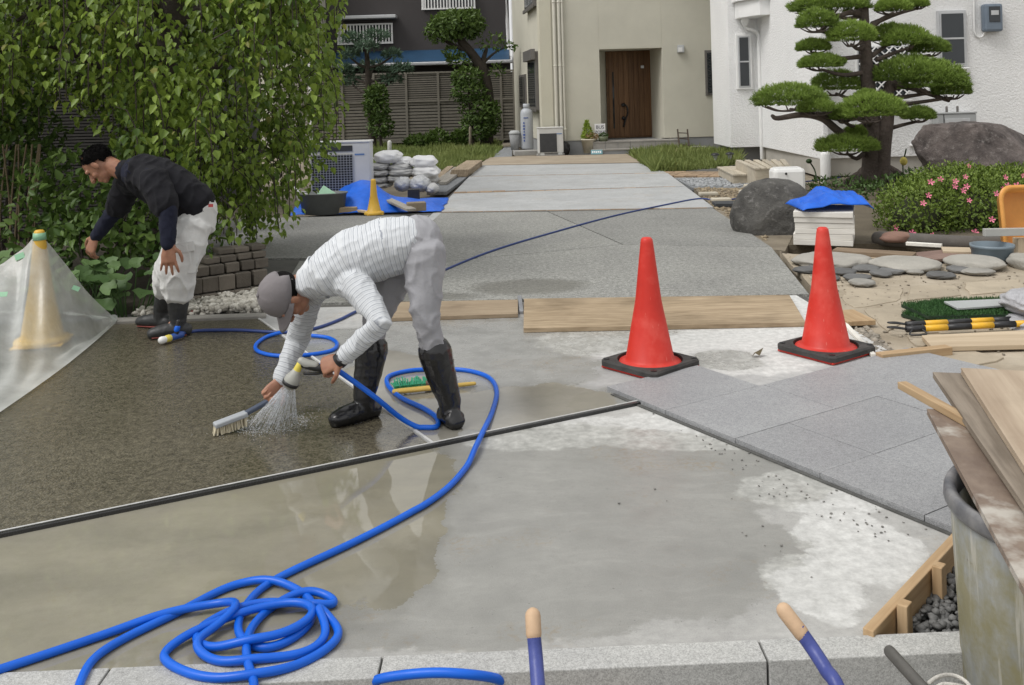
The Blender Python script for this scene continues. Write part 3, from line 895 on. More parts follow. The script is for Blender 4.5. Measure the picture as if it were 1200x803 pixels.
# the door
m_door = wood("door timber", (.085, .042, .02), (.21, .115, .055), .5, 5., .1, .14)
d0u, d1u = U(711, 110, RD), U(768, 110, RD)
dz1 = Z(58, 740, (d0u + d1u) / 2, RD)
door = quadbox("door", d0u, d1u, RD - .02, RD + .06, .30, dz1, m_door, hc)
np_ = 9
for i in range(np_):
    u0 = d0u + .05 + (d1u - d0u - .1) * i / np_; u1 = d0u + .05 + (d1u - d0u - .1) * (i + 1) / np_
    q0, q1 = HP((u0 + u1) / 2, RD - .028, .34), HP((u0 + u1) / 2, RD - .028, dz1 - .05)
    beam("plank", q0, q1, (u1 - u0) - .008, .02, m_door, door, up=-Vector((fy.x, fy.y, 0)))
def hbar(name, u, d, z0, z1, r, mat, parent): return tube(name, [HP(u, d, z0), HP(u, d, z1)], r, mat, parent, 8, ref=(0, 1, 0))
hu = U(718.5, 110, RD)
quadbox("glass_slit", hu - .02, hu + .02, RD - .05, RD - .035, .55, 2.05, m_glass, door, 0)
ku = U(729.5, 120, RD)
for zz in (1.17, .82):
    b = bmesh.new(); ball(b, HP(ku, RD - .07, zz), .05); obj("lock_rose", b, m_black, door, smooth=True)
tube("handle", catmull([HP(ku + .03, RD - .06, 1.2), HP(ku + .09, RD - .13, 1.1), HP(ku + .1, RD - .14, .95), HP(ku + .05, RD - .1, .8), HP(ku, RD - .06, .6)], 5), .022, m_black, door, 8)
quadbox("name_plate", U(752, 75, RD) - .04, U(752, 75, RD) + .04, RD - .055, RD - .04, Z(80, 752, 1, RD), Z(77, 752, 1, RD), m_alu, door, 0)
quadbox("intercom", dl + .03, dl + .14, RD + .0, RD + .075, 1.7, 1.95, m_black, hc)
# wall lamp, window with grille, pipes
lu = U(797, 58)
wlm = quadbox("wall_lamp", lu - .085, lu + .085, -.09, 0, Z(62, 797, lu), Z(53, 797, lu), m_alu, hc, .015)
quadbox("lamp_lens", lu - .07, lu + .03, -.1, -.088, Z(61, 797, lu), Z(56, 797, lu), m_whitet, wlm, .004)
gu = U(826, 85)
gw = quadbox("window", gu, gu + .35, -.04, .02, Z(112, 830, gu), Z(59, 830, gu), m_brown_frame, hc)
quadbox("pane", gu + .05, gu + .3, -.052, -.041, Z(109, 830, gu), Z(62, 830, gu), m_glass, gw, 0)
z0, z1 = Z(109, 830, gu), Z(62, 830, gu)
for i in range(7):
    for s in (0, 1):
        za = z0 + (z1 - z0) * i / 7; zb = z0 + (z1 - z0) * (i + 1) / 7
        if s: za, zb = zb, za
        tube("grille_bar", [HP(gu + .04, -.06 - .006 * s, za), HP(gu + .31, -.06 - .006 * s, zb)], .008, m_black, gw, 5, ref=(0, 1, 0), cap='flat')
for x_, r_ in ((651, .042), (656.5, .042), (660.5, .03)):
    uu = U(x_, 100)
    pp = tube("downpipe", [HP(uu, -.06, .15), HP(uu, -.06, HTOP)], r_, m_pipec, hc, 12, ref=(0, 1, 0))
    for zz in (.6, 2.2, 3.8): tube("bracket", [HP(uu, -.06, zz), HP(uu, -.06, zz + .03)], r_ + .008, m_pipec, pp, 12, ref=(0, 1, 0), cap='flat')
# side windows
def side_win(dA, dB, zA, zB, parent, grille=True):
    w = quadbox("side_window", -.09, .02, dA, dB, zA, zB, m_brown_frame, parent)
    quadbox("pane", -.1, -.088, dA + .12, dB - .12, zA + .1, zB - .25, m_glass, w, 0)
    quadbox("shutter_box", -.2, -.089, dA - .05, dB + .05, zB - .22, zB + .06, m_brown_frame, w, .01)
    quadbox("sill", -.14, -.091, dA - .03, dB + .03, zA - .04, zA + .05, m_brown_frame, w, .005)
    return w
side_win(.45, 2.1, 1.10, 2.62, hc)
side_win(.5, 2.4, 3.78, 5.2, hc)
mw = quadbox("side_window", -.05, .02, 3.1, 4.6, 1.15, 2.1, m_brown_frame, hc)
quadbox("pane", -.06, -.049, 3.2, 4.5, 1.22, 2.03, m_glass, mw, 0)

# ---- charcoal house behind the fence
gY = 33.
gh = thing("charcoal_house", "charcoal rendered house with white window railings behind the slat fence", "house", (-4, gY, 0))
def gx(x, y=60): return W(x, y, gY).x
def gz(y, x=480): return W(x, y, gY).z
def plain(name, x0, x1, y0, y1, z0, z1, mat, parent, bevel=.004):
    return box(name, ((x0 + x1) / 2, (y0 + y1) / 2, (z0 + z1) / 2), (abs(x1 - x0), abs(y1 - y0), abs(z1 - z0)), mat, parent, bevel=bevel)
plain("wall", gx(300), gx(597, 40), gY, gY + 6, -.1, 7.4, m_greywall, gh)
plain("roof", gx(295), gx(600, 40), gY - .5, gY + 6.5, 7.41, 7.7, m_greywall, gh)
m_blue_roof = M("blue sheet roof", (.02, .06, .12), .5, .15, 3., .1, 20.)
# lower lean-to roof in overlapping courses
x0, x1 = gx(352, 70), gx(597, 70)
rt, re = gz(60), gz(74)
lean = plain("lower_roof", x0, x1, gY - 1.05, gY - .001, re - .12, re - .05, m_greywall, gh)
nC = 5
for i in range(nC):
    t0, t1 = i / nC, (i + 1) / nC
    p0 = Vector((0, gY - 1.1 + 1.1 * (t0 + t1) / 2, re + (rt - re) * (t0 + t1) / 2))
    o = beam("roof_course", (x0, p0.y, p0.z), (x1, p0.y, p0.z), .30, .03, m_blue_roof, lean, up=(0, -.45, 1))
plain("gutter", x0 - .05, x1 + .12, gY - 1.22, gY - 1.1, re - .14, re - .02, m_alu, gh, .03)
tube("downpipe", catmull([(gx(593, 0), gY - .08, 7.3), (gx(595, 40), gY - .08, 3.3), (gx(598, 68), gY - .5, re + .1), (gx(599, 72), gY - 1.16, re - .1)], 4), .05, m_whitet, gh, 10)
tube("downpipe", [(gx(600, 0), gY - .3, 7.3), (gx(601, 45), gY - .3, 0)], .045, m_whitet, gh, 10, ref=(0, 1, 0))
for (xa, xb, ya, yb, aw) in ((398, 461, 27, 50, True), (497, 558, -16, 12, False)):
    w = plain("window", gx(xa), gx(xb), gY - .07, gY - .001, gz(yb), gz(ya), m_whitet, gh)
    plain("pane", gx(xa + 2), gx((xa + xb) / 2 - .6), gY - .085, gY - .071, gz(yb - 2), gz(ya + 1.5), m_glass, w, 0)
    plain("pane", gx((xa + xb) / 2 + .6), gx(xb - 2), gY - .085, gY - .071, gz(yb - 2), gz(ya + 1.5), m_glass, w, 0)
    r = plain("railing", gx(xa - 1), gx(xb + 1), gY - .26, gY - .22, gz(ya + 1), gz(ya), m_whitet, w)
    plain("railing_base", gx(xa - 1), gx(xb + 1), gY - .27, gY - .21, gz(yb + 1), gz(yb - .3), m_whitet, w)
    nb = 17
    for i in range(nb + 1):
        xx = gx(xa) + (gx(xb) - gx(xa)) * i / nb
        plain("baluster", xx - .022, xx + .022, gY - .255, gY - .225, gz(yb - .3), gz(ya + 1), m_whitet, r, 0)
    if aw: plain("hood", gx(xa - 6), gx(xb + 6), gY - .55, gY - .002, gz(22), gz(18), m_alu, gh, .02)
# ---- pale house glimpsed at far left with an awning
ph = thing("pale_house", "pale house corner with a small glass awning beyond the weeping tree", "house", (-7.6, 30, 0))
pY = 30.
plain("wall", W(300, 20, pY).x, W(361, 20, pY).x, pY, pY + 2.9, 0, 7, m_cream, ph)
plain("corner_pipe", W(360, 20, pY).x, W(363, 20, pY).x, pY - .12, pY - .02, 0, 7, m_whitet, ph)
m_awn = M("awning sheet", (.30, .42, .46), .2, .1, 4., spec=.6)
aw = beam("awning", W(340, 14, pY - .6), W(370, 33, pY - .6), 1.1, .04, m_awn, ph)
beam("awning_frame", W(338, 11, pY - 1.16), W(372, 36, pY - 1.16), .05, .14, m_brown_frame, ph)

# ---- brown slat fence
m_fence = M("brown grey slats", (.20, .185, .155), .8, .14, 5., .2, 30.)
fY = 30.
fen = thing("slat_fence", "tall brown grey slat fence in front of the charcoal house", "fence", (-4, fY, 0))
fz1, fzm, fz0 = W(480, 86, fY).z, W(480, 119, fY).z, .12
posts = [W(x, 100, fY).x for x in (325, 363, 401, 438, 476, 513.5, 550, 587, 602)]
for i, xp in enumerate(posts):
    plain("fence_post", xp - .035, xp + .035, fY - .05, fY + .03, 0, fz1 + .03, m_fence, fen)
for zz in (fz1, fzm, fz0):
    plain("rail", posts[0], posts[-1], fY - .045, fY + .02, zz - .03, zz + .03, m_fence, fen)
for i in range(len(posts) - 1):
    b = bmesh.new()
    for z0, z1 in ((fz0, fzm), (fzm, fz1)):
        nS = 12
        for j in range(nS):
            zc = z0 + .03 + (z1 - z0 - .06) * (j + .5) / nS
            bm_box(b, ((posts[i] + posts[i + 1]) / 2, fY, zc), (posts[i + 1] - posts[i] - .07, .018, (z1 - z0 - .06) / nS - .028))
    tag(obj("slats", b, m_fence, fen), kind='stuff')
plain("backing", posts[0], posts[-1], fY + .06, fY + .07, 0, fz1 - .05, m_greywall, fen, 0)

# ---- white house
wh = thing("white_house", "white stucco house with a lattice window behind the clipped pine", "house", (5, 18, 0))
WT = 6.3
A_Y = 20.6
ax0, ax1, ax2 = W(857, 170, A_Y).x, W(892, 170, A_Y).x, W(919, 170, A_Y).x
zb = W(857, 173, A_Y).z
plain("bay_wall", ax0 - .005, ax1, A_Y, A_Y + 1.75, zb, WT, m_white, wh)
plain("bay_foundation", ax0 + .12, ax1 + .3, A_Y + .25, A_Y + 1.7, -.1, zb, m_found, wh, 0)
plain("entry_wall", ax1 + .001, ax2 + .6, A_Y + .35, A_Y + .6, .15, WT, m_white, wh)
plain("side_pillar", ax0 + .04, ax0 + .12, A_Y + .1, A_Y + .2, -.1, zb, m_found, wh, 0)
# main block: wall facing us plus its angled left return
mY = 16.6
cx = W(959, 150, mY).x
def poly_wall(name, pts, z0, z1, mat):
    b = bmesh.new()
    lo = [b.verts.new((x, y, z0)) for x, y in pts]; hi = [b.verts.new((x, y, z1)) for x, y in pts]
    b.faces.new(hi); b.faces.new(lo[::-1])
    for i in range(len(pts)): b.faces.new((lo[i], lo[(i + 1) % len(pts)], hi[(i + 1) % len(pts)], hi[i]))
    return obj(name, b, mat, wh, bevel=.01)
lx = W(919, 150, 18.8).x
zf = W(1050, 194, mY).z
poly_wall("wall", [(lx, 18.8), (cx, mY - .25), (cx + .09, mY - .25), (cx + .11, mY), (14, mY), (14, 23), (lx, 23)], max(.22, zf), WT, m_white)
poly_wall("foundation", [(lx + .06, 18.82), (cx, mY - .2), (cx + .07, mY - .2), (cx + .1, mY + .05), (14, mY + .05), (14, 22.9), (lx + .06, 22.9)], -.1, max(.22, zf) - .001, M("beige foundation", (.42, .40, .36), .9, .12, 3., .3, 40.))
poly_wall("roof", [(ax0 - .5, 20.), (lx - .5, 18.), (cx - .4, mY - .9), (14.5, mY - .9), (14.5, 23.6), (ax0 - .5, 23.6)], WT + .01, WT + .25, m_greywall)
# porch canopy
zc0, zc1 = W(890, 20, A_Y - .5).z, W(890, -10, A_Y - .5).z
poly_wall("canopy", [(W(864, 15, A_Y - .25).x, A_Y - .02), (W(864, 15, A_Y - .25).x, A_Y - .35), (W(890, 10, A_Y - 1.).x, A_Y - 1.0), (ax2 - .02, A_Y - 1.0), (ax2 - .02, A_Y - .02)], zc0, zc0 + .35, m_whitet)
poly_wall("balcony_wall", [(W(860, 5, A_Y - .25).x, A_Y - .021), (W(860, 5, A_Y - .25).x, A_Y - .42), (W(888, 3, A_Y - 1.).x, A_Y - 1.08), (ax2 - .02, A_Y - 1.08), (ax2 - .02, A_Y - .021)], zc0 + .351, zc0 + 1.3, m_white)
def wpipe(name, pix, Y, r, mat): return tube(name, catmull([W(x, y, Y) for x, y in pix], 5), r, mat, wh, 10, ref=(0, 1, 0))
b = revolve([(.001, .1), (.09, .1), (.085, -.02), (.04, -.12), (.001, -.12)], 16); bmesh.ops.translate(b, verts=b.verts, vec=W(873, 24, A_Y - .2)); obj("rain_head", b, m_whitet, wh, smooth=True)
wpipe("downpipe", [(873, 26), (875, 33), (884, 36), (889, 42), (889.5, 60), (893, 186)], A_Y - .15, .042, m_whitet)
# windows of the white house
def win(x0_, x1_, y0_, y1_, Y, parent, mull=True, frame=m_whitet, fr=2.6):
    a, c = W(x0_, y1_, Y), W(x1_, y0_, Y)
    w = plain("window", a.x, c.x, Y - .06, Y - .001, a.z, c.z, frame, parent, .008)
    k = fr / 1100 * Y
    plain("inner_frame", a.x + k * .55, c.x - k * .55, Y - .075, Y - .061, a.z + k * .55, c.z - k * .55, m_alu, w, .004)
    plain("pane", a.x + k, c.x - k, Y - .088, Y - .076, a.z + k, c.z - k, m_glass, w, 0)
    if mull:
        zm = (a.z + c.z) / 2
        plain("mullion", a.x + k, c.x - k, Y - .098, Y - .089, zm - .015, zm + .015, m_alu, w, 0)
    return w
win(863, 879.5, 40, 105, A_Y, wh, True, m_whitet, 4.)
w2 = win(1098.5, 1130, 12, 79, mY, wh, True, m_alu, 4.)
plain("sill", W(1096, 80, mY).x, W(1133, 80, mY).x, mY - .12, mY - .002, W(1110, 82, mY).z, W(1110, 79.5, mY).z, m_whitet, w2, .01)
lw = win(1003, 1064, 52, 117, mY, wh, False, m_whitet, 3.)
plain("sill", W(1001, 117, mY).x, W(1066, 117, mY).x, mY - .14, mY - .002, W(1030, 119.5, mY).z, W(1030, 117, mY).z, m_whitet, lw, .01)
a, c = W(1004, 116, mY), W(1063, 53, mY)
def lat(s, off):
    w_, h_ = c.x - a.x, c.z - a.z
    x_s = a.x + off; p = []
    # clip the slanting bar to the frame
    for t in np.linspace(-3, 3, 600):
        x = x_s + t; z = a.z + (t if s > 0 else h_ - t) if s > 0 else c.z - t
        if a.x <= x <= c.x and a.z <= z <= c.z: p.append((x, z))
    if len(p) > 12:
        beam("lattice_bar", (p[0][0], mY - .14 - .012 * (s > 0), p[0][1]), (p[-1][0], mY - .14 - .012 * (s > 0), p[-1][1]), .012, .022, m_whitet, lw, up=(0, 0, 1), bevel=0)
for i in range(-7, 8):
    lat(1, i * .15); lat(-1, i * .15)
# lantern by the entry
m_iron = M("black iron", (.012, .012, .013), .4, .2, 20., metal=.6)
la = thing("wall_lantern", "black iron lantern on the white porch wall", "lantern", W(911, 40, A_Y + .2))
LP = W(910.5, 40, A_Y + .15)
for prof, nm, mt, n_ in (([(.001, .27), (.012, .25), (.014, .19), (.05, .17), (.12, .1), (.125, .085), (.001, .085)], "lantern_roof", m_iron, 12), ([(.001, -.17), (.05, -.17), (.075, -.15), (.08, -.135), (.02, -.2), (.012, -.23), (.001, -.24)], "lantern_base", m_iron, 12), ([(.066, -.135), (.092, .085)], "pane", glass("lantern glass", (.25, .25, .25)), 6)):
    b = revolve(prof, n_); bmesh.ops.translate(b, verts=b.verts, vec=LP); obj(nm, b, mt, la)
for i in range(6):
    t = math.pi / 3 * i
    tube("glazing_bar", [LP + Vector((.07 * math.cos(t), .07 * math.sin(t), -.14)), LP + Vector((.096 * math.cos(t), .096 * math.sin(t), .09))], .008, m_iron, la, 5, ref=(0, 1, 0))
tube("bracket", catmull([LP + Vector((0, .02, -.2)), LP + Vector((-.07, .06, -.22)), LP + Vector((-.1, .12, -.12)), LP + Vector((-.05, .2, -.05))], 5), .016, m_iron, la, 6)
# meter box with its conduit
mp = thing("meter_box", "blue grey electricity meter box on the white wall", "meter box", W(1159, 22, mY - .1))
a, c = W(1149, 38, mY), W(1170, 5, mY)
m_meter = M("meter plastic", (.16, .20, .25), .4, .08, 6.)
plain("housing", a.x, c.x, mY - .16, mY - .002, a.z, c.z, m_meter, mp, .04)
plain("dial_window", a.x + .08, c.x - .06, mY - .172, mY - .158, c.z - .32, c.z - .05, m_glass, mp, .006)
plain("dial", a.x + .11, c.x - .09, mY - .178, mY - .171, c.z - .2, c.z - .12, m_alu, mp, 0)
tube("conduit", catmull([W(1141, -30, mY - .03), W(1141.5, 30, mY - .03), W(1142, 38, mY - .03), W(1146, 43.5, mY - .03), W(1151, 43, mY - .03), W(1154, 37, mY - .05)], 5), .016, m_whitet, mp, 8, ref=(0, 1, 0))
# gas water heater on the wall
gb = thing("water_heater", "grey water heater box on the white wall behind the big rock", "water heater", W(1120, 145, mY - .2))
a, c = W(1100, 185, mY - .25), W(1144, 133, mY - .25)
m_heater = M("heater grey", (.38, .39, .39), .5, .06, 4.)
plain("casing", a.x, c.x, mY - .26, mY - .002, a.z, c.z, m_heater, gb, .015)
plain("lid", a.x - .01, c.x + .01, mY - .272, mY - .003, c.z + .001, c.z + .03, m_heater, gb, .008)
plain("side_panel", a.x + .1, a.x + .108, mY - .268, mY - .255, a.z, c.z, m_black, gb, 0)
plain("flue", (a.x + c.x) / 2 - .22, (a.x + c.x) / 2 + .22, mY - .275, mY - .258, c.z - .16, c.z - .08, m_alu, gb, .004)
for dx in (-.12, .07): tube("pipe_stub", [((a.x + c.x) / 2 + dx, mY - .13, c.z + .02), ((a.x + c.x) / 2 + dx, mY - .13, c.z + .12)], .022, m_brown_frame, gb, 8, ref=(0, 1, 0))
tag(tube("wall_tap", catmull([W(1068, 170.5, mY - .02), W(1075, 170.5, mY - .1), W(1086, 170, mY - .2), W(1090, 174, mY - .22)], 4), .03, m_whitet, None, 8), "white pipe end sticking out of the white wall above the pebbled bed", "pipe")
# timber entry steps
m_deck = wood("deck timber", (.36, .31, .23), (.56, .51, .42))
dk = thing("timber_step", "pale timber deck step at the white house entry", "step", P(890, 203))
def deck(name, pix, z, hgt, nb):
    q = [P(x, y, z) for x, y in pix]      # front-left, front-right, back-right, back-left
    slab(name + "_base", inset([v[:2] for v in q], .02), z - .03, hgt - .03, m_deck, dk)
    for i in range(nb):
        t0, t1 = (i + .5) / nb, 1. / nb
        p0 = q[0].lerp(q[1], t0); p1 = q[3].lerp(q[2], t0)
        beam("deck_board", p0 + Vector((0, 0, -.014)), p1 + Vector((0, 0, -.014)), (q[1] - q[0]).length / nb - .012, .028, m_deck, dk)
deck("upper_step", ((884, 197), (928, 195.5), (922, 186.5), (860, 187.5)), .30, .3, 6)
deck("lower_step", ((858, 204.5), (884, 203.5), (862, 194.5), (840, 195.5)), .15, .15, 3)

# ---- dark neighbouring wall behind the screen
nbh = thing("neighbour_house", "dark house wall glimpsed behind the weeping tree", "house", (-8, 13, 0))
plain("wall", -16, -4.3, 12.9, 16, 0, 5.6, M("dark siding", (.05, .05, .048), .9, .15, 1.), nbh)
plain("roof", -16.4, -4.0, 12.5, 16.4, 5.61, 5.8, m_greywall, nbh)
# ---- dark slatted screen at far left behind the tree
m_screen = M("dark bamboo blind", (.05, .047, .043), .8, .3, 6., .3, 50.)
sc_ = thing("dark_screen", "dark horizontal slat screen behind the weeping tree", "fence", (-6, 10.6, 0))
for xp in np.arange(-9.4, -3.4, 1.2): plain("fence_post", xp - .04, xp + .04, 10.62, 10.7, 0, 2.3, m_screen, sc_)
b = bmesh.new()
for j in range(62):
    bm_box(b, (-6.4, 10.6, .1 + j * .036), (6.0, .016, .024))
tag(obj("slats", b, m_screen, sc_), kind='stuff')
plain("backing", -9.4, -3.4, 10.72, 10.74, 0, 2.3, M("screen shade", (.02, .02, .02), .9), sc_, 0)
# ================================================================== VEGETATION
m_bark = M("dark bark", (.055, .045, .036), .9, .35, 9., .9, 40., bdist=.02)
m_bark2 = M("pine bark", (.12, .095, .08), .9, .35, 9., 1., 30., bdist=.03)
m_weep = leafmat("weeping leaves", (.036, .085, .012), (.28, .385, .065), (.38, .36, .10), .42, .32)
def limb(b, pts, r0, r1, sides=8):
    q = catmull(pts, 5)
    n = len(q)
    loft(b, q, [r0 + (r1 - r0) * i / (n - 1) for i in range(n)], sides, ref=(.3, .2, .93))
# ---- the weeping tree
rng = random.Random(21)
TX, TY = -3.05, 8.3
tr = thing("weeping_tree", "large weeping tree with hanging green leaves over the man in navy", "tree", (TX, TY, 0))
b = bmesh.new()
limb(b, [(TX - .05, TY, -.1), (TX, TY, .7), (TX - .03, TY + .05, 1.5), (TX + .06, TY, 2.4), (TX + .02, TY, 3.3)], .15, .08, 12)
for i in range(13):
    a = i * 2.4; z0 = 1.5 + (i % 6) * .32
    R = 1.1 + .5 * rng.random()
    d = Vector((math.cos(a), math.sin(a) * .8, 0))
    s = Vector((TX, TY, z0))
    limb(b, [s, s + d * R * .4 + Vector((0, 0, .35)), s + d * R * .8 + Vector((0, 0, .55)), s + d * R * 1.15 + Vector((0, 0, .35))], .055, .014, 7)
obj("trunk", b, m_bark, tr, smooth=True)
env_x = [-160, 0, 30, 60, 110, 140, 170, 200, 250, 290, 320, 345, 370, 392, 405]
env_y = [190, 190, 165, 150, 150, 185, 245, 300, 300, 300, 305, 265, 215, 190, 120]
LP_, LD, LN, LL, LWd, LT = [], [], [], [], [], []
tw = bmesh.new()
made = 0
while made < 1650:
    X, Y = rng.uniform(-6.1, -1.3), rng.uniform(6.75, 9.9)
    e = ((X - TX) / 2.75) ** 2 + ((Y - TY) / 1.65) ** 2
    if e > 1.: continue
    zhi = 4.1 - 1.35 * e
    Z_ = rng.uniform(.15, zhi)
    if e < .25 and rng.random() < .6: continue
    drop = rng.uniform(.2, .62)
    xp_, yp_ = px((X, Y, Z_ - drop))
    if xp_ > 399 + 6 * math.sin(yp_ * .06): continue
    ye = np.interp(xp_, env_x, env_y) + 14 * mnoise.noise(Vector((xp_ * .05, Y, 0)))
    if yp_ > ye: continue
    if mnoise.noise(Vector((X * 1.5, Y * 1.3, Z_ * 1.5))) < -.08 + (.12 if yp_ > ye - 60 else 0) and Y < 8.8: continue
    made += 1
    out = Vector((X - TX, (Y - TY), 0)); out = out.normalized() if out.length > .1 else Vector((1, 0, 0))
    a = rng.uniform(-1., 1.)
    out = Vector((out.x * math.cos(a) - out.y * math.sin(a), out.x * math.sin(a) + out.y * math.cos(a), 0))
    reach = rng.uniform(.12, .5)
    p0 = Vector((X, Y, Z_)) - out * reach
    q = catmull([p0, p0 + out * reach * .45 + Vector((0, 0, .08)), p0 + out * reach * .85 + Vector((0, 0, -.03)), Vector((X, Y, Z_ - drop * .5)), Vector((X, Y, Z_ - drop))], 4)
    if made % 2 == 0:
        loft(tw, q[::3], [.005] * len(q[::3]), 4, ref=(.4, .5, .2), cap='flat')
    L = sum((q[j + 1] - q[j]).length for j in range(len(q) - 1))
    nl = int(L / .036)
    tn = rng.gauss(.48, .24)
    for j in range(nl):
        t = (j + rng.random()) / nl * (len(q) - 1.001)
        k = int(t); p = q[k].lerp(q[k + 1], t - k)
        a = rng.uniform(0, 6.28)
        side = Vector((math.cos(a), math.sin(a), 0))
        dd = side * rng.uniform(.25, .95) + Vector((0, 0, -rng.uniform(.35, 1.1)))
        nn = side * .7 + Vector((rng.uniform(-.6, .6), rng.uniform(-.8, .3), rng.uniform(.2, 1.)))
        LP_.append(p + side * rng.uniform(0, .07)); LD.append(dd); LN.append(nn)
        l = rng.uniform(.035, .09); LL.append(l); LWd.append(l * rng.uniform(.6, .82))
        LT.append(min(.92, max(0, tn + rng.gauss(0, .2))) if rng.random() > .015 else .98)
obj("twigs", tw, m_bark, tr)
leaves("crown", [tuple(p) for p in LP_], [tuple(p) for p in LD], [tuple(p) for p in LN], LL, LWd, LT, m_weep, tr)
print("weeping leaves", len(LP_))
# small green fruit among the leaves
m_fruit = M("green fruit", (.30, .36, .14), .5, .1, 20.)
for i, (x_, y_, Y_) in enumerate(((78, 60, 7.3), (76, 53, 7.3), (72, 46, 7.4), (218, 95, 7.1), (252, 84, 7.1), (234, 88, 7.2))):
    b = bmesh.new(); ball(b, W(x_, y_, Y_), .017, sub=2); obj("fruit", b, m_fruit, tr, smooth=True)

def clump(c, r, n, rng_, low=-.9):
    """points and outward normals through an ellipsoid shell"""
    out = []
    while len(out) < n:
        v = Vector((rng_.gauss(0, 1), rng_.gauss(0, 1), rng_.gauss(0, 1))).normalized()
        if v.z < low: continue
        k = .72 + .33 * rng_.random() + .16 * mnoise.noise(v * 2.2 + Vector(c))
        out.append((Vector((c[0] + v.x * r[0] * k, c[1] + v.y * r[1] * k, c[2] + v.z * r[2] * k)), v))
    return out
def leafy(name, pts, size, mat, parent, rng_, tone0=.45, asp=.6, updown=.3, spread=.2):
    Pn, D, N, L, Wd, T = [], [], [], [], [], []
    for p, v in pts:
        r = Vector((rng_.gauss(0, 1), rng_.gauss(0, 1), rng_.gauss(0, 1)))
        d = v * .6 + r * .7 + Vector((0, 0, updown)); n = v + r * .5 + Vector((0, 0, .5))
        Pn.append(tuple(p)); D.append(tuple(d)); N.append(tuple(n))
        l = size * rng_.uniform(.6, 1.25); L.append(l); Wd.append(l * asp)
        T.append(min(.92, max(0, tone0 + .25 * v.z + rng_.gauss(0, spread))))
    return leaves(name, Pn, D, N, L, Wd, T, mat, parent)
# ---- shrubs under the weeping tree
m_shrub = leafmat("shrub leaves", (.045, .095, .02), (.17, .26, .06), (.42, .42, .16), .4, .2)
m_dark = leafmat("dark shrub leaves", (.02, .045, .012), (.08, .14, .035), None, .45, .15)
def shrub(name, label, blobs, n, size, mat, base, seed, tone0=.45, cat="shrub", asp=.6, stems=5, group=None):
    rg = random.Random(seed)
    t = thing(name, label, cat, base, group)
    pts = []
    for c, r in blobs: pts += clump(c, r, int(n * (r[0] * r[2]) / sum(q[1][0] * q[1][2] for q in blobs)), rg)
    bb = bmesh.new()
    for i in range(stems):
        c, r = blobs[i % len(blobs)]
        e = Vector(c) + Vector((rg.uniform(-.4, .4) * r[0], rg.uniform(-.4, .4) * r[1], 0))
        s = Vector(base) + Vector((rg.uniform(-.1, .1), rg.uniform(-.1, .1), -.05))
        limb(bb, [s, s.lerp(e, .5) + Vector((rg.uniform(-.05, .05), 0, 0)), e], .016 if r[0] < .6 else .03, .006, 6)
    obj("stem", bb, m_bark, t, smooth=True)
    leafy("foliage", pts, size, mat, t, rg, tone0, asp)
    return t
shrub("leafy_shrub", "broad leaved green shrub left of the man in navy under the weeping tree", [(W(85, 225, 7.6), (.42, .35, .35)), (W(140, 250, 7.5), (.45, .35, .45)), (W(60, 265, 7.7), (.35, .3, .3)), (W(170, 200, 7.6), (.3, .3, .4)), (W(110, 290, 7.4), (.4, .3, .3)), (W(200, 280, 7.4), (.35, .3, .35))], 1700, .085, m_shrub, P(110, 350), 31, .34)
shrub("leafy_shrub", "loose dark shrub at the far left edge in front of the slat screen", [(W(15, 225, 8.2), (.4, .35, .5)), (W(-20, 160, 8.3), (.5, .4, .6)), (W(40, 180, 8.6), (.3, .3, .5)), (W(5, 130, 8.4), (.4, .35, .35))], 1500, .08, m_shrub, P(10, 330), 32, .3)
# tall bare canes at the left edge
cn = thing("cane_clump", "thin brown canes standing at the far left edge", "plant", P(20, 345))
for i in range(9):
    x_ = 2 + i * 5
    q = [W(x_, 330, 7.9), W(x_ + rng.uniform(-4, 8), 250, 7.9), W(x_ + rng.uniform(-4, 18), 170, 8.0)]
    tube("cane", catmull(q, 4), .008, M("cane", (.16, .12, .07), .7), cn, 5)
# round leaved ground plants
m_fuki = leafmat("butterbur leaves", (.05, .10, .03), (.15, .24, .09), None, .5, .2)
def round_plant(base, n, R, label, seed, size=.16):
    rg = random.Random(seed)
    t = thing("round_leaf_plant", label, "plant", base, "round leaved plants at the bed edge")
    V, Fc, T = [], [], []
    sb = bmesh.new()
    for i in range(n):
        a = rg.uniform(0, 6.28); rr = R * math.sqrt(rg.random())
        c = Vector((base[0] + rr * math.cos(a), base[1] + rr * .6 * math.sin(a), rg.uniform(.1, .42)))
        s = size * rg.uniform(.55, 1.1); tn = rg.random()
        nrm = Vector((rg.uniform(-.5, .5), rg.uniform(-.9, .1), 1)).normalized()
        e1 = nrm.orthogonal().normalized(); e2 = nrm.cross(e1)
        o = len(V); V.append(tuple(c - nrm * s * .12)); m_ = 12
        for k in range(m_):
            th = 2 * math.pi * k / m_ + a
            rad = s * (.5 + .05 * math.cos(3 * th)) * (.55 if k == 0 else 1)
            V.append(tuple(c + e1 * rad * math.cos(th) + e2 * rad * math.sin(th) + nrm * rg.uniform(-.01, .02)))
        for k in range(m_): Fc.append((o, o + 1 + k, o + 1 + (k + 1) % m_))
        T += [tn] * (m_ + 1)
        loft(sb, [(base[0] + rr * .5 * math.cos(a), base[1] + rr * .3 * math.sin(a), -.02), c - nrm * s * .1], [.006, .004], 5, ref=(.3, .8, .1), cap='flat')
    me = mesh_np("leaf_blade", np.array(V), np.array(Fc), True)
    at = me.attributes.new("tone", 'FLOAT', 'POINT'); at.data.foreach_set("value", np.array(T, dtype=np.float32))
    tag(obj("leaf_blades", me, m_fuki, t), kind="stuff"); tag(obj("stalks", sb, m_fuki, t), kind="stuff")
round_plant(P(150, 368), 34, .42, "round leaved green plant beside the man in navy's boots", 41)
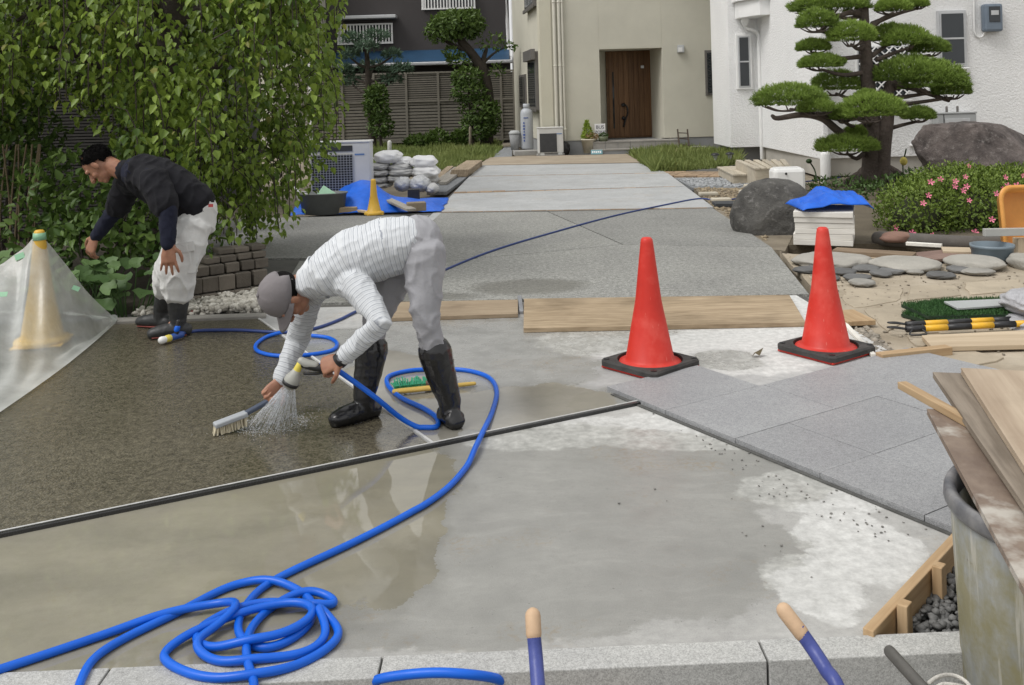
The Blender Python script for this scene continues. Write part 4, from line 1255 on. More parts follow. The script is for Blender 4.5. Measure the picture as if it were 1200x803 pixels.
round_plant(P(100, 362), 26, .35, "round leaved green plant just behind the plastic sheet's right corner", 42)
round_plant(P(22, 350), 26, .5, "round leaved green plant at the left edge behind the plastic sheet", 43, .2)
# ---- garden trees before the slat fence
m_conif = leafmat("blue green needles", (.035, .065, .04), (.12, .19, .12), None, .6, .15)
m_gard = leafmat("garden leaves", (.03, .065, .012), (.13, .20, .045), None, .45, .2)
Yc = 28.
ct = thing("cloud_conifer", "cloud pruned blue green conifer with bare trunk before the slat fence", "tree", W(437, 178, Yc))
def z2(zx, zy, Y): return W(350 + zx * .25, zy * .25, Y)
b = bmesh.new()
limb(b, [z2(350, 700, Yc), z2(330, 500, Yc), z2(325, 350, Yc), z2(318, 230, Yc)], .13, .07, 8)
rg = random.Random(51); pts = []
for (zx, zy, rx, rz) in ((250, 182, 42, 22), (360, 168, 55, 25), (318, 218, 50, 20), (240, 258, 40, 25), (345, 318, 62, 30), (435, 258, 40, 20), (478, 325, 52, 22), (435, 375, 50, 20), (245, 380, 38, 22), (225, 330, 30, 20)):
    c = z2(zx, zy, Yc + rg.uniform(-.5, .4)); s = Yc / 1100 * .25
    pts += clump(c, (rx * s, rx * s * .8, rz * s), 260, rg, -.5)
    limb(b, [z2(325, min(zy + 60, 480), Yc), z2((325 + zx) / 2, zy + 45, (c.y + Yc) / 2), c - Vector((0, 0, rz * s * .4))], .05, .025, 6)
obj("trunk", b, m_bark, ct, smooth=True)
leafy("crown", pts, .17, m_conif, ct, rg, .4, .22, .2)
gt = thing("garden_tree", "leaning leafy tree with a thick dark trunk before the slat fence", "tree", W(568, 172, Yc))
b = bmesh.new()
limb(b, [z2(880, 690, Yc), z2(890, 500, Yc), z2(870, 350, Yc), z2(810, 250, Yc), z2(755, 180, Yc), z2(760, 90, Yc)], .2, .1, 10)
limb(b, [z2(875, 340, Yc), z2(865, 290, Yc), z2(880, 230, Yc)], .12, .05, 8)
limb(b, [z2(800, 240, Yc), z2(700, 200, Yc), z2(660, 150, Yc)], .08, .03, 8)
limb(b, [z2(860, 300, Yc), z2(930, 240, Yc), z2(1000, 215, Yc)], .05, .015, 8)
obj("trunk", b, m_bark, gt, smooth=True)
pts = []; s = Yc / 1100 * .25
for (zx, zy, rx, rz, n) in ((740, 120, 120, 65, 1100), (680, 150, 85, 50, 500), (800, 110, 70, 60, 500), (760, 290, 60, 30, 120), (900, 200, 60, 40, 70), (1000, 215, 25, 15, 30), (930, 330, 30, 30, 50), (720, 250, 40, 30, 80)):
    pts += clump(z2(zx, zy, Yc - .1), (rx * s, rx * s * .8, rz * s), n, rg)
leafy("crown", pts, .15, m_gard, gt, rg, .55, .5)
def topiary(label, blobs, base, seed, n=1400):
    t = thing("clipped_shrub", label, "shrub", base)
    rg_ = random.Random(seed); pts = []
    for zx, zy, rx, rz in blobs: pts += clump(z2(zx, zy, Yc - .5), (rx * s, rx * s * .8, rz * s), n // len(blobs), rg_)
    leafy("foliage", pts, .12, m_gard, t, rg_, .35, .55)
    bb = bmesh.new(); limb(bb, [base + Vector((0, 0, -.05)), z2(blobs[0][0], blobs[0][1], Yc - .5)], .05, .03, 6); obj("stem", bb, m_bark, t)
topiary("narrow dark clipped shrub beside the cloud conifer", ((365, 440, 48, 40), (370, 520, 55, 60), (385, 590, 55, 60), (350, 480, 40, 40)), W(447, 172, Yc - .5), 61, 1500)
topiary("tall rounded dark shrub in front of the leaning tree", ((790, 370, 68, 50), (800, 430, 80, 50), (850, 520, 90, 70), (840, 600, 75, 60), (885, 560, 60, 80)), W(555, 172, Yc - .5), 62, 2600)
for i, (zx, zy, rx, rz) in enumerate(((560, 670, 60, 30), (650, 655, 55, 40), (770, 650, 50, 40))):
    t = thing("low_bush", ("low green weed bush at the fence foot, leftmost of three", "low green weed bush at the fence foot, middle of three", "low green weed bush at the foot of the rounded dark shrub")[i], "bush", z2(zx, 690, Yc))
    leafy("foliage", clump(z2(zx, zy, Yc - .2), (rx * s, rx * s * .6, rz * s), 450, rg), .16, m_gard, t, rg, .5, .35, .5)
tag(tube("fence_stake", [W(551, 171, 27.), W(551, 150, 27.)], .04, M("stake wood", (.2, .17, .13), .9), None, 8, ref=(0, 1, 0)), "short wooden stake in front of the rounded dark shrub", "stake")
tag(tube("pipe_stub", [W(456.5, 178, 22.), W(456.5, 167, 22.)], .05, M("pale pipe", (.55, .55, .53), .5), None, 10, ref=(0, 1, 0)), "short pale pipe standing in the grass behind the sandbags", "pipe")

# ---- clipped garden pine
Yp = 14.3
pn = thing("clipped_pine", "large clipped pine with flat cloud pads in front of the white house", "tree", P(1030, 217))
m_need = leafmat("pine needles", (.03, .07, .012), (.30, .42, .085), None, .55, .15)
def z4(zx, zy, Y): return W(820 + zx * .3167, zy * .3167, Y)
b = bmesh.new()
q = catmull([z4(640, 700, Yp) + Vector((0, 0, -.1)), z4(645, 610, Yp), z4(640, 500, Yp), z4(625, 350, Yp), z4(615, 200, Yp), z4(608, 60, Yp), z4(605, -150, Yp)], 6)
loft(b, q, list(np.interp(np.linspace(0, 1, len(q)), [0, .12, .3, .6, 1], [.27, .185, .16, .095, .055])), 14, ref=(0, 1, 0))
q = catmull([z4(672, 690, Yp - .1) + Vector((0, 0, -.1)), z4(680, 560, Yp - .12), z4(694, 450, Yp - .12), z4(700, 370, Yp - .1), z4(702, 315, Yp - .05), z4(740, 318, Yp)], 6)
loft(b, q, list(np.linspace(.12, .06, len(q))), 12, ref=(.2, 1, 0))
for a_ in range(9):
    an = a_ * .7
    limb(b, [z4(650, 610, Yp), P(1030, 213) + Vector((math.cos(an) * .25, math.sin(an) * .22, .12)), P(1030, 217) + Vector((math.cos(an) * .55, math.sin(an) * .45, -.03))], .12, .05, 8)
trunkb = b
pads = [(480, 22, 145, 42, .1), (435, 85, 72, 42, -.25), (560, -30, 110, 40, .2), (715, 28, 62, 30, -.1), (805, 18, 38, 20, .1), (560, 133, 85, 46, -.35), (420, 177, 60, 26, -.1), (450, 237, 80, 30, -.2),
        (705, 135, 70, 40, .2), (765, 150, 90, 45, -.05), (850, 180, 72, 36, .15), (505, 315, 92, 48, .15), (335, 370, 132, 50, -.35), (430, 402, 62, 30, -.55), (780, 275, 140, 58, -.1), (870, 300, 120, 62, -.2), (930, 335, 68, 40, -.25),
        (640, 410, 115, 52, -.65), (530, 428, 42, 32, -.5), (615, 362, 38, 20, -.5), (810, 430, 56, 27, -.2), (545, 543, 110, 36, -.35), (575, 495, 38, 20, -.2)]
rg = random.Random(71)
sp_ = Yp / 1100 * .3167
NP, ND, NL, NTn = [], [], [], []
for zi, (zx, zy, rx, rz, dy) in enumerate(pads):
    c = z4(zx, zy + rz * .25, Yp + dy * 1.2)
    R = Vector((rx * sp_, rx * sp_ * .8, rz * sp_ * 1.4))
    n = int(800 + 5200 * R.x * R.x * 1.2)
    tn0 = rg.uniform(.36, .72)
    lump = Vector((zi * 7.1, zi * 3.3, 0))
    for i in range(n):
        v = Vector((rg.gauss(0, 1), rg.gauss(0, 1), rg.gauss(0, 1))).normalized()
        if v.z < -.35: v.z *= -.4; v.normalize()
        k = (.80 + .2 * rg.random()) * (1 + .17 * mnoise.noise(v * 3.2 + lump))
        zz = v.z * R.z * (k if v.z > 0 else k * .35)
        p = Vector((c.x + v.x * R.x * k, c.y + v.y * R.y * k, c.z + zz))
        d0 = Vector((v.x * .55, v.y * .55, max(v.z, 0) * .6 + .55))
        tcl = mnoise.noise(p * 5.) * .25
        for j in range(5):
            NP.append(tuple(p)); ND.append(tuple(d0 + Vector((rg.gauss(0, .42), rg.gauss(0, .42), rg.gauss(0, .28)))))
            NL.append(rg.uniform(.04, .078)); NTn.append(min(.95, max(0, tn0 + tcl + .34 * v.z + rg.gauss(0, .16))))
    # the branch carrying the pad
    bx = 615 if zx < 700 or zx > 1000 else 640
    if zi in (9, 15, 16, 14): bx = 660
    sy = min(zy + 70, 560)
    limb(trunkb, [z4(bx, sy if zx > 640 or zy > 480 else zy + 30, Yp), z4((bx + zx) / 2, zy + 26 + rz * .5, Yp + dy * .5), c + Vector((0, 0, -R.z * .3))], .042, .02, 7)
    for j in range(5):
        e = c + Vector((R.x * rg.uniform(-.8, .8), R.y * rg.uniform(-.8, .8), -R.z * .12))
        limb(trunkb, [c + Vector((0, 0, -R.z * .38)), (c + e) / 2 + Vector((0, 0, -R.z * .3)), e], .02, .008, 5)
limb(trunkb, [z4(600, 530, Yp), z4(520, 490, Yp - .3), z4(455, 440, Yp - .45), z4(380, 425, Yp - .45), z4(290, 438, Yp - .42), z4(270, 430, Yp - .42)], .07, .03, 8)
limb(trunkb, [z4(700, 320, Yp), z4(760, 318, Yp - .1), z4(830, 340, Yp - .2), z4(920, 372, Yp - .25)], .07, .03, 8)
limb(trunkb, [z4(590, 50, Yp), z4(550, 48, Yp - .1), z4(500, 70, Yp - .2), z4(440, 118, Yp - .25)], .05, .02, 8)
obj("trunk", trunkb, m_bark2, pn, smooth=True)
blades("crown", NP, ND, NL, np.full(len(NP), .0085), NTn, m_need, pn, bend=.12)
print("needles", len(NP))

# ---- rocks
def rockmat(name, a, c, lich):
    m, nt, out = new_mat(name); k = NT(nt); p = k.pos()
    n1 = k.noise(p, 3., 8, .7); n2 = k.noise(p, 14., 6, .7)
    cc = k.mix(k.ramp(n1, .35, .65), a, c)
    cc = k.mix(k.math('MULTIPLY', k.ramp(n2, .55, .68), .6), cc, lich)
    bs = k.bsdf(Base_Color=cc, Roughness=.9)
    h = k.math('ADD', n1, k.math('MULTIPLY', n2, .5))
    k.put(bs.inputs['Normal'], k.bump(h, .9, .05)); nt.links.new(bs.outputs[0], out.inputs[0]); return m
m_rock1 = rockmat("dark boulder", (.035, .028, .026), (.15, .125, .115), (.23, .21, .195))
m_rock2 = rockmat("grey boulder", (.045, .043, .040), (.13, .125, .115), (.25, .24, .225))
o = obj("boulder", rockmesh("boulder", (1.0, .6, .66), 3, 6, .16, .9, 1.1, 1., 16), m_rock1, None, Matrix.Translation(W(1156, 197, 12.6)) @ Matrix.Rotation(.18, 4, 'Y'))
# a long rock: high at its left third, falling to the right
for v in o.data.vertices:
    v.co.z *= 1 + .12 * math.cos((v.co.x + .35) * 2.2)
tag(o, "big dark brown boulder behind the azalea bush", "rock")
o = obj("boulder", rockmesh("boulder", (.40, .32, .36), 5, 5, .13, .85, 1.2, .8, 10), m_rock2, None, Matrix.Translation(P(912, 272) + Vector((0, .15, .14))))
tag(o, "rounded dark grey boulder left of the stacked white boards", "rock")
# ---- azalea
Ya = 10.
az = thing("azalea_bush", "low clipped azalea bush with scattered pink flowers", "bush", P(1125, 280))
m_azl = leafmat("azalea leaves", (.035, .07, .010), (.20, .28, .05), None, .5, .2)
rg = random.Random(81)
bl = [(W(1130, 245, 10.0), (.80, .6, .42)), (W(1075, 252, 9.8), (.42, .45, .36)), (W(1190, 243, 10.), (.7, .6, .40)), (W(1240, 245, 10.2), (.6, .6, .42)), (W(1120, 220, 10.2), (.52, .4, .26)), (W(1180, 222, 10.2), (.55, .4, .26))]
pts = []
for c, r in bl: pts += clump(c, r, int(19000 * r[0] * r[2]), rg, -.75)
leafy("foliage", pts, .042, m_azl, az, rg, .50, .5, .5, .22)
bb = bmesh.new()
for c, r in bl:
    for i in range(10): limb(bb, [Vector((c[0] + rg.uniform(-.2, .2), c[1], -.05)), Vector(c) + Vector((rg.uniform(-.6, .6) * r[0], rg.uniform(-.5, .5) * r[1], r[2] * .3))], .014, .006, 5)
    ball(bb, Vector(c) - Vector((0, 0, .04)), (r[0] * .62, r[1] * .62, r[2] * .6))
obj("stems", bb, M("bush core", (.03, .035, .015), .95, .3, 20.), az)
m_pink = M("pink petals", (.72, .20, .30), .5, .15, 40.)
def flower_mesh():
    V, Fc = [(0, 0, 0)], []
    for i in range(5):
        a = i * 2 * math.pi / 5; o_ = len(V)
        for da, rr, zz in ((-.42, .55, .25), (-.28, .95, .42), (0, 1.1, .4), (.28, .95, .42), (.42, .55, .25)):
            V.append((rr * math.cos(a + da), rr * math.sin(a + da), zz))
        for j in range(4): Fc.append((0, o_ + j, o_ + j + 1))
    return mesh_np("flower", V, Fc)
fl_me = flower_mesh(); fl_me.materials.append(m_pink)
fls = [(1125, 210), (1118, 216), (1129, 218), (1116, 221), (1124, 224), (1080, 237), (1086, 230), (1158, 256), (1177, 222), (1183, 224), (1171, 221), (1190, 219), (1178, 226), (1163, 231), (1100, 210), (1087, 213), (1132, 194), (1178, 209), (1197, 208), (1050, 272), (1043, 268), (1063, 275), (1091, 277), (1142, 276), (1132, 240)]
for x_, y_ in fls:
    best = None
    u_, v_ = _ray(x_, y_)
    for p, v in pts:
        e = abs(p.x / p.y - u_) + abs((H - p.z) / p.y - v_)
        if e < .004 and (best is None or p.y < best[0].y): best = (p, v)
    if best is None: continue
    o = bpy.data.objects.new("flower", fl_me); link(o, az)
    p = best[0] + Vector((0, -.05, .02))
    s_ = rg.uniform(.024, .036)
    o.matrix_basis = Matrix.Translation(p) @ (Vector((rg.uniform(-.4, .4), -1, .5)).to_track_quat('Z', 'Y').to_matrix().to_4x4()) @ Matrix.Diagonal((s_, s_, s_, 1))
# undergrowth round the pine's foot
shrub("ground_cover", "low dark green plants around the foot of the clipped pine", [(W(985, 220, 13.6), (.5, .35, .16)), (W(1050, 222, 13.4), (.4, .3, .2)), (W(1075, 215, 13.6), (.3, .3, .2)), (W(1020, 228, 12.6), (.35, .3, .15))], 1500, .07, m_dark, P(1030, 225), 91, .5, "plants", .4, 6)
wf = thing("wild_flower", "thin stalk with a yellow bloom against the white wall", "plant", P(1060, 212))
tube("stalk", catmull([P(1060, 212), W(1058, 195, 14.9), W(1062, 175, 14.9)], 4), .012, m_dark, wf, 5)
b = bmesh.new(); ball(b, W(1059, 189, 14.8), (.06, .05, .07), sub=2); obj("bloom", b, M("yellow bloom", (.72, .60, .14), .6), wf)
wf = thing("wild_flower", "dry dark stalk beside the white house's drain pipe", "plant", P(955, 212))
tube("stalk", catmull([P(957, 213), W(955, 200, 15), W(949, 190, 15)], 4), .012, m_dark, wf, 5)
b = bmesh.new(); ball(b, W(948, 189, 15), (.05, .05, .04), sub=2); obj("bloom", b, m_dark, wf)
tag(tube("drain_pipe", [W(967.5, 213, 15.8), W(967, 182, 15.8)], .085, m_whitet, None, 12, ref=(0, 1, 0)), "white drain pipe against the corner of the white house", "pipe")
# ================================================================== THINGS IN THE YARD
# ---- red cones in rubber bases
def conemat(name, col):
    m, nt, out = new_mat(name); k = NT(nt); p = k.pos()
    n1 = k.noise(p, 5., 5, .6); n2 = k.noise(p, 40., 5, .7)
    c = k.mix(k.ramp(n1, .3, .7), scl(col, .88), scl(col, 1.1))
    c = k.mix(k.ramp(n1, .5, .75, 0, .22), c, (.70, .30, .24))
    scr = k.noise(k.vmath('MULTIPLY', p, (60., 60., 7.)), 1., 4, .6)
    c = k.mix(k.ramp(scr, .66, .72, 0, .4), c, (.66, .26, .20))
    c = k.mix(k.ramp(n2, .68, .74, 0, .7), c, (.42, .38, .34))
    b = k.bsdf(Base_Color=c, Roughness=k.ramp(n1, .3, .7, .36, .58)); k.put(b.inputs['Specular IOR Level'], .35)
    k.put(b.inputs['Normal'], k.bump(k.math('ADD', n1, k.math('MULTIPLY', n2, .15)), .25, .008))
    nt.links.new(b.outputs[0], out.inputs[0]); return m
m_cone = conemat("red cone plastic", (.58, .034, .022))
m_coney = M("yellow cone plastic", (.62, .38, .05), .45, .12, 4.)
m_rub = M("black rubber base", (.04, .039, .038), .8, .45, 9., .5, 60., col2=(.085, .08, .075))
def cone_parts(t, loc, rot, mat, h=.70, base=True, rb=.135):
    b = revolve([(rb + .035, .004), (rb + .037, .022), (rb + .03, .036), (rb + .008, .042), (rb - .006, .055), (rb * .52, .36 * h / .7), (.034, h - .03), (.031, h - .012), (.022, h - .003), (.001, h)], 40)
    bmesh.ops.translate(b, verts=b.verts, vec=loc)
    obj("cone_body", b, mat, t, smooth=True)
    fb = bmesh.new(); bm_box(fb, (0, 0, .006), ((.37, .37, .012) if base else (rb * 2.3, rb * 2.3, .012)))
    obj("cone_flange", fb, mat, t, Matrix.Translation(loc) @ Matrix.Rotation(rot, 4, 'Z'), bevel=.003)
    if base:
        bb = bmesh.new()
        ro, ri, n = .195, rb + .04, 48
        rings = []
        for r_, z_, sq in ((ri, .012, 0), (ri, .046, 0), (ro - .008, .046, 1), (ro, .036, 1), (ro, .0135, 1)):
            ring = []
            for k in range(n):
                a = 2 * math.pi * k / n + math.pi / n
                c_, s_ = math.cos(a), math.sin(a)
                if sq:
                    m_ = max(abs(c_), abs(s_)); f = r_ / m_
                    # rounded corners
                    f = min(f, r_ * 1.33)
                else: f = r_
                ring.append(bb.verts.new((c_ * f, s_ * f, z_)))
            rings.append(ring)
        for i in range(4):
            for k in range(n): bb.faces.new((rings[i][k], rings[i][(k + 1) % n], rings[i + 1][(k + 1) % n], rings[i + 1][k]))
        bs = obj("rubber_base", bb, m_rub, t, Matrix.Translation(loc) @ Matrix.Rotation(rot, 4, 'Z'))
        for sx, sy in ((1, 1), (1, -1), (-1, 1), (-1, -1)):
            hb = revolve([(.001, 0), (.014, 0), (.016, .003), (.010, .003), (.001, .0005)], 12)
            obj("lifting_hole", hb, m_black, bs, Matrix.Translation(loc) @ Matrix.Rotation(rot, 4, 'Z') @ Matrix.Translation((sx * .165, sy * .165, .0462)))
for (x_, y_, lab, rot) in ((762, 431, "red traffic cone in a black rubber base, nearer the kneeling joint strip", .72), (968, 413.5, "red traffic cone in a black rubber base beside the tan yard", .60)):
    p = P(x_, y_)
    t = thing("traffic_cone", lab.replace("kneeling ", ""), "traffic cone", p, "red traffic cones")
    cone_parts(t, p + Vector((0, 0, .004)), rot, m_cone)
p = P(438.5, 252)
t = thing("traffic_cone", "plain yellow cone standing before the blue tarpaulin", "traffic cone", p)
cone_parts(t, p + Vector((0, 0, .006)), .3, m_coney, .46, False, .092)
PC = W(46, 268, 5.95); PC.z = 0
t = thing("traffic_cone", "yellow cone under the clear plastic sheet", "traffic cone", PC)
cone_parts(t, PC, .2, m_coney, .72, False, .13)
m_tape = M("green tape", (.24, .46, .29), .4, .1, 12.)
b = revolve([(.036, .655), (.0415, .655), (.0375, .70), (.034, .70)], 20)
bmesh.ops.translate(b, verts=b.verts, vec=PC); obj("tape_band", b, m_tape, t, smooth=True)

# ---- clear plastic sheet draped over the yellow cone
def film():
    m, nt, out = new_mat("clear plastic film"); k = NT(nt)
    p = k.pos(); n = k.noise(p, 3.5, 5, .6); n2 = k.noise(p, 22., 4)
    lw = k.n("LayerWeight", Blend=.35).outputs['Facing']
    d = k.bsdf(Base_Color=(.80, .82, .80), Roughness=.28)
    k.put(d.inputs['Specular IOR Level'], .7)
    k.put(d.inputs['Normal'], k.bump(k.math('ADD', n, k.math('MULTIPLY', n2, .25)), .5, .03))
    tr = k.n("BsdfTransparent", Color=(.93, .95, .93))
    f = k.math('ADD', k.ramp(n, .3, .75, .16, .42), k.math('MULTIPLY', lw, .35))
    mx = k.n("MixShader", _0=f, _1=tr.outputs[0], _2=d.outputs[0])
    nt.links.new(mx.outputs[0], out.inputs[0]); return m
m_film = film()
ps = thing("plastic_sheet", "clear plastic sheet draped over the yellow cone at left", "plastic sheet", (PC.x, PC.y - .3, 0))
apex = PC + Vector((0, 0, .665))
front = [P(137, 379), P(112, 402), P(78, 430), P(40, 458), P(0, 486), P(-60, 528), P(-120, 570)]
ridge = [P(137, 379) + Vector((0, 0, .012)), W(104, 346, 6.2), W(74, 308, 6.05), apex, W(24, 296, 5.9), W(-20, 320, 5.8), W(-80, 300, 5.7)]
back = [P(137, 379) + Vector((0, .02, 0)), P(110, 372), P(80, 368), P(45, 366), P(5, 366), P(-40, 366), P(-90, 366)]
def drape(A, B, sag, seed):
    nu, nv = 60, 36
    Ad, Bd = catmull(A, 10), catmull(B, 10)
    V = []
    for i in range(nu + 1):
        ta = i / nu * (len(Ad) - 1.001); k = int(ta)
        a = Ad[k].lerp(Ad[k + 1], ta - k); c = Bd[k].lerp(Bd[k + 1], ta - k)
        for j in range(nv + 1):
            v = j / nv
            p = a.lerp(c, v)
            p.z = a.z * (1 - v) ** sag + c.z * v + .012
            amp = math.sin(math.pi * min(1, v * 1.1)) if v < .9 else .3 * (1 - v) * 10 * .3
            p.z += amp * (.035 * math.sin(i * .55 + 2.2 * mnoise.noise(Vector((i * .08, v * 3, seed)))) * (1 - v) + .05 * mnoise.noise(Vector((i * .13, v * 4, seed))))
            p.y += amp * .04 * mnoise.noise(Vector((i * .21, v * 2, seed + 5)))
            p.z = max(p.z, .009)
            V.append(tuple(p))
    Fc = [(i * (nv + 1) + j, (i + 1) * (nv + 1) + j, (i + 1) * (nv + 1) + j + 1, i * (nv + 1) + j + 1) for i in range(nu) for j in range(nv)]
    return V, Fc
for nm, A, B, sg, sd in (("front_fold", ridge, front, 2.5, 1), ("back_fold", ridge, back, 2.0, 2)):
    V, Fc = drape(A, B, sg, sd)
    obj(nm, mesh_np(nm, V, Fc, True), m_film, ps)
def patch(name, c, s, n, mat, parent, th=.002, roll=0.):
    z = Vector(n).normalized(); x = z.cross(Vector((0, 0, 1))).normalized()
    mt = frame_mtx((0, 0, 0), x, z)
    bb = bmesh.new(); bm_box(bb, (0, 0, 0), (*s, th))
    return obj(name, bb, mat, parent, Matrix.Translation(c) @ mt @ Matrix.Rotation(roll, 4, 'Z'))
patch("tape", W(23, 300.5, 5.86), (.055, .04), (.2, -1, .6), m_tape, ps, roll=.4)
patch("tape", W(4, 345, 5.55), (.045, .03), (.1, -1, .7), m_tape, ps)
patch("tape", W(89, 338, 5.98), (.045, .03), (.4, -1, .6), m_tape, ps, roll=-.5)

# ---- low wall of stone blocks
m_block = M("tumbled stone block", (.14, .122, .10), .9, .3, 7., .7, 40., rand=.25, bdist=.01)
sw = thing("stone_block_wall", "low dry wall of brown stone blocks by the pale pebbles", "wall", P(270, 350))
wa, wb = P(214, 360), P(308, 345)
wdir = (wb - wa).normalized()
for r_, (z0, h_, n_, sh, e0, e1) in enumerate(((.0, .08, 5, 0, 0, 1), (.084, .115, 5, .5, -.04, 1), (.203, .075, 5, .2, .06, .99), (.28, .05, 4, .6, .16, .95), (.332, .042, 3, 0, .3, .92))):
    L = (wb - wa).length; w_ = L * (e1 - e0) / n_
    for i in range(n_):
        c = wa + wdir * (L * e0 + w_ * (i + .5)) + Vector((0, .05 * r_ + random.uniform(-.012, .012), z0 + h_ / 2))
        box("block", c, (w_ - .008 + random.uniform(-.012, .004), .17, h_ - .004), m_block, sw, math.atan2(wdir.y, wdir.x) + random.uniform(-.04, .04), bevel=.007, seg=2)
# ---- air conditioner outdoor unit on the left
m_acw = M("ac casing", (.60, .60, .58), .5, .05, 4.)
m_acd = M("ac grille dark", (.05, .052, .055), .5, .2, 10.)
def ac_unit(label, c, w, d, h, rz, grille=True):
    t = thing("outdoor_unit", label, "air conditioner", c)
    R = Matrix.Translation(c) @ Matrix.Rotation(rz, 4, 'Z')
    def bx(nm, cc, ss, mt, par=t, bv=.006):
        b_ = bmesh.new(); bm_box(b_, (0, 0, 0), ss); return obj(nm, b_, mt, par, R @ Matrix.Translation(cc), bevel=bv)
    bx("casing", (0, 0, h / 2 + .05), (w, d, h), m_acw, t, .02)
    bx("top_cover", (0, 0, h + .06), (w + .02, d + .02, .03), m_acw, t, .01)
    gw = w * .68
    g = bx("grille", (-w / 2 + gw / 2 + .03, -d / 2 - .004, h * .42 + .05), (gw, .012, h * .74), m_acd, t, 0)
    if grille:
        for i in range(15): bx("grille_wire", (-w / 2 + .03 + gw * i / 14, -d / 2 - .016, h * .42 + .05), (.006, .006, h * .74), m_alu, g, 0)
        for i in range(17): bx("grille_wire", (-w / 2 + gw / 2 + .03, -d / 2 - .024, h * .06 + .05 + h * .72 * i / 16), (gw, .006, .006), m_alu, g, 0)
        bx("intake", (-w / 2 + gw / 2 + .03, -d / 2 - .004, h * .9 + .05), (gw, .012, h * .1), m_acd, t, 0)
    bx("mark", (w * .33, -d / 2 - .003, h * .85), (.14, .004, .022), M("blue mark", (.12, .22, .42), .5), t, 0)
    for s_ in (-1, 1): bx("foot", (s_ * w * .36, 0, .025), (.1, d + .04, .05), m_acw, t, .004)
    return t
ac_unit("large outdoor air conditioner unit behind the blue tarpaulin", P(402, 236), .88, .34, .82, 0)
ac_unit("small outdoor air conditioner unit by the cream house corner", HP(.13, -.35, 0), .62, .28, .62, TH, False)
# ---- blue tarpaulin with clutter
m_tarp = M("blue tarpaulin", (.006, .10, .56), .42, .15, 6., .35, 30., spec=.35, col2=(.012, .145, .72), bdist=.01)
def tarp(name, label, x0, x1, y0, y1, fn, n=46, mat=m_tarp, m2=40):
    V, Fc = [], []
    for i in range(n + 1):
        for j in range(m2 + 1):
            u, v = i / n, j / m2
            x, y = x0 + (x1 - x0) * u, y0 + (y1 - y0) * v
            z = max(.006, fn(u, v, x, y))
            V.append((x + .03 * mnoise.noise(Vector((y * 3, z * 6, 1))), y + .03 * mnoise.noise(Vector((x * 3, 2, z * 5))), z))
    for i in range(n):
        for j in range(m2): Fc.append((i * (m2 + 1) + j, (i + 1) * (m2 + 1) + j, (i + 1) * (m2 + 1) + j + 1, i * (m2 + 1) + j + 1))
    o = obj(name, mesh_np(name, V, Fc, True), mat)
    md = o.modifiers.new("thick", 'SOLIDIFY'); md.thickness = .004
    return tag(o, label, "tarpaulin")
a, c = P(342, 250.5), P(517, 249)
def tz(u, v, x, y):
    px_, _ = px((x, y, .1))
    hump = .27 * math.exp(-((px_ - 412) / 26) ** 2) + .24 * math.exp(-((px_ - 438) / 22) ** 2) + .10 * math.exp(-((px_ - 478) / 20) ** 2) + .05 * math.exp(-((px_ - 505) / 12) ** 2) + .07 * math.exp(-((px_ - 350) / 14) ** 2)
    prof = math.sin(math.pi * min(1, v * 1.25 + .0) ) if v < .8 else 0
    cre = mnoise.turbulence(Vector((x * 2.6, y * 2.2, .5)), 4, False)
    return hump * prof * (1 + .12 * cre) + .035 * abs(cre) * (u * (1 - u) * 4) ** .5 + .008
tarp("blue_tarpaulin", "crumpled blue tarpaulin spread on the ground behind the yellow cone", a.x, c.x, 12.25, 13.9, tz, 70)
# tray, green board and clutter
m_greyp = M("grey plastic", (.14, .15, .15), .55, .12, 8.)
p = P(379, 251)
b = revolve([(.001, .01), (.26, .01), (.30, .27), (.315, .27), (.315, .285), (.285, .285), (.245, .03), (.001, .03)], 28)
o = obj("plastic_tub", b, m_greyp, None, Matrix.Translation(p) @ Matrix.Diagonal((1.05, .7, 1, 1)), smooth=True); tag(o, "dark grey round tub holding a pale green board", "tub")
tag(beam("green_board", W(372, 245, p.y - .02), W(388, 223, p.y + .12), .24, .012, M("pale green board", (.38, .62, .44), .5), None, up=(.2, -1, .3)), "small pale green board sticking out of the grey tub", "board")
tag(tube("pipe_length", [W(344, 219, 13.), W(355, 235, 12.8)], .05, M("pvc grey", (.42, .42, .41), .5), None, 12), "grey pipe length lying left of the grey tub", "pipe")
b = revolve([(.001, .0), (.09, .0), (.13, .26), (.14, .26), (.14, .275), (.12, .275), (.08, .02), (.001, .02)], 24)
tag(obj("bucket", b, M("pale bucket", (.50, .50, .49), .5), None, Matrix.Translation(P(359, 251.5) + Vector((0, .1, .0))) @ Matrix.Rotation(.2, 4, 'Y'), smooth=True), "small pale bucket between the grey tub and the leaves", "bucket")
def crate_block(label, x_, y_, s, mat, rz=0., z=.02, cat="block"):
    p = P(x_, y_, z); o = box(label[0], p + Vector((0, 0, s[2] / 2)), s, mat, None, rz, bevel=.008); return tag(o, label[1], cat)
m_tanw = M("tan block", (.33, .26, .17), .9, .2, 6., .3, 40.)
crate_block(("timber_offcut", "brown timber offcut at the left foot of the blue tarpaulin"), 400, 249, (.42, .14, .07), m_tanw, .1, cat="timber")
crate_block(("stone_chunk", "brown stone chunk on the blue tarpaulin right of the yellow cone"), 488, 247, (.24, .16, .11), M("brown stone", (.22, .18, .13), .9, .3, 6., .6, 30.), .2, .05, "stone")
crate_block(("black_box", "small black box in front of the tied white bags"), 485, 234, (.17, .13, .15), m_black, .1, .06, "box")
tag(beam("timber_offcut", P(450, 232, .14), P(482, 246, .10), .12, .03, wood("grey board", (.22, .2, .17), (.42, .4, .36)), None), "grey board lying across the blue tarpaulin", "timber")
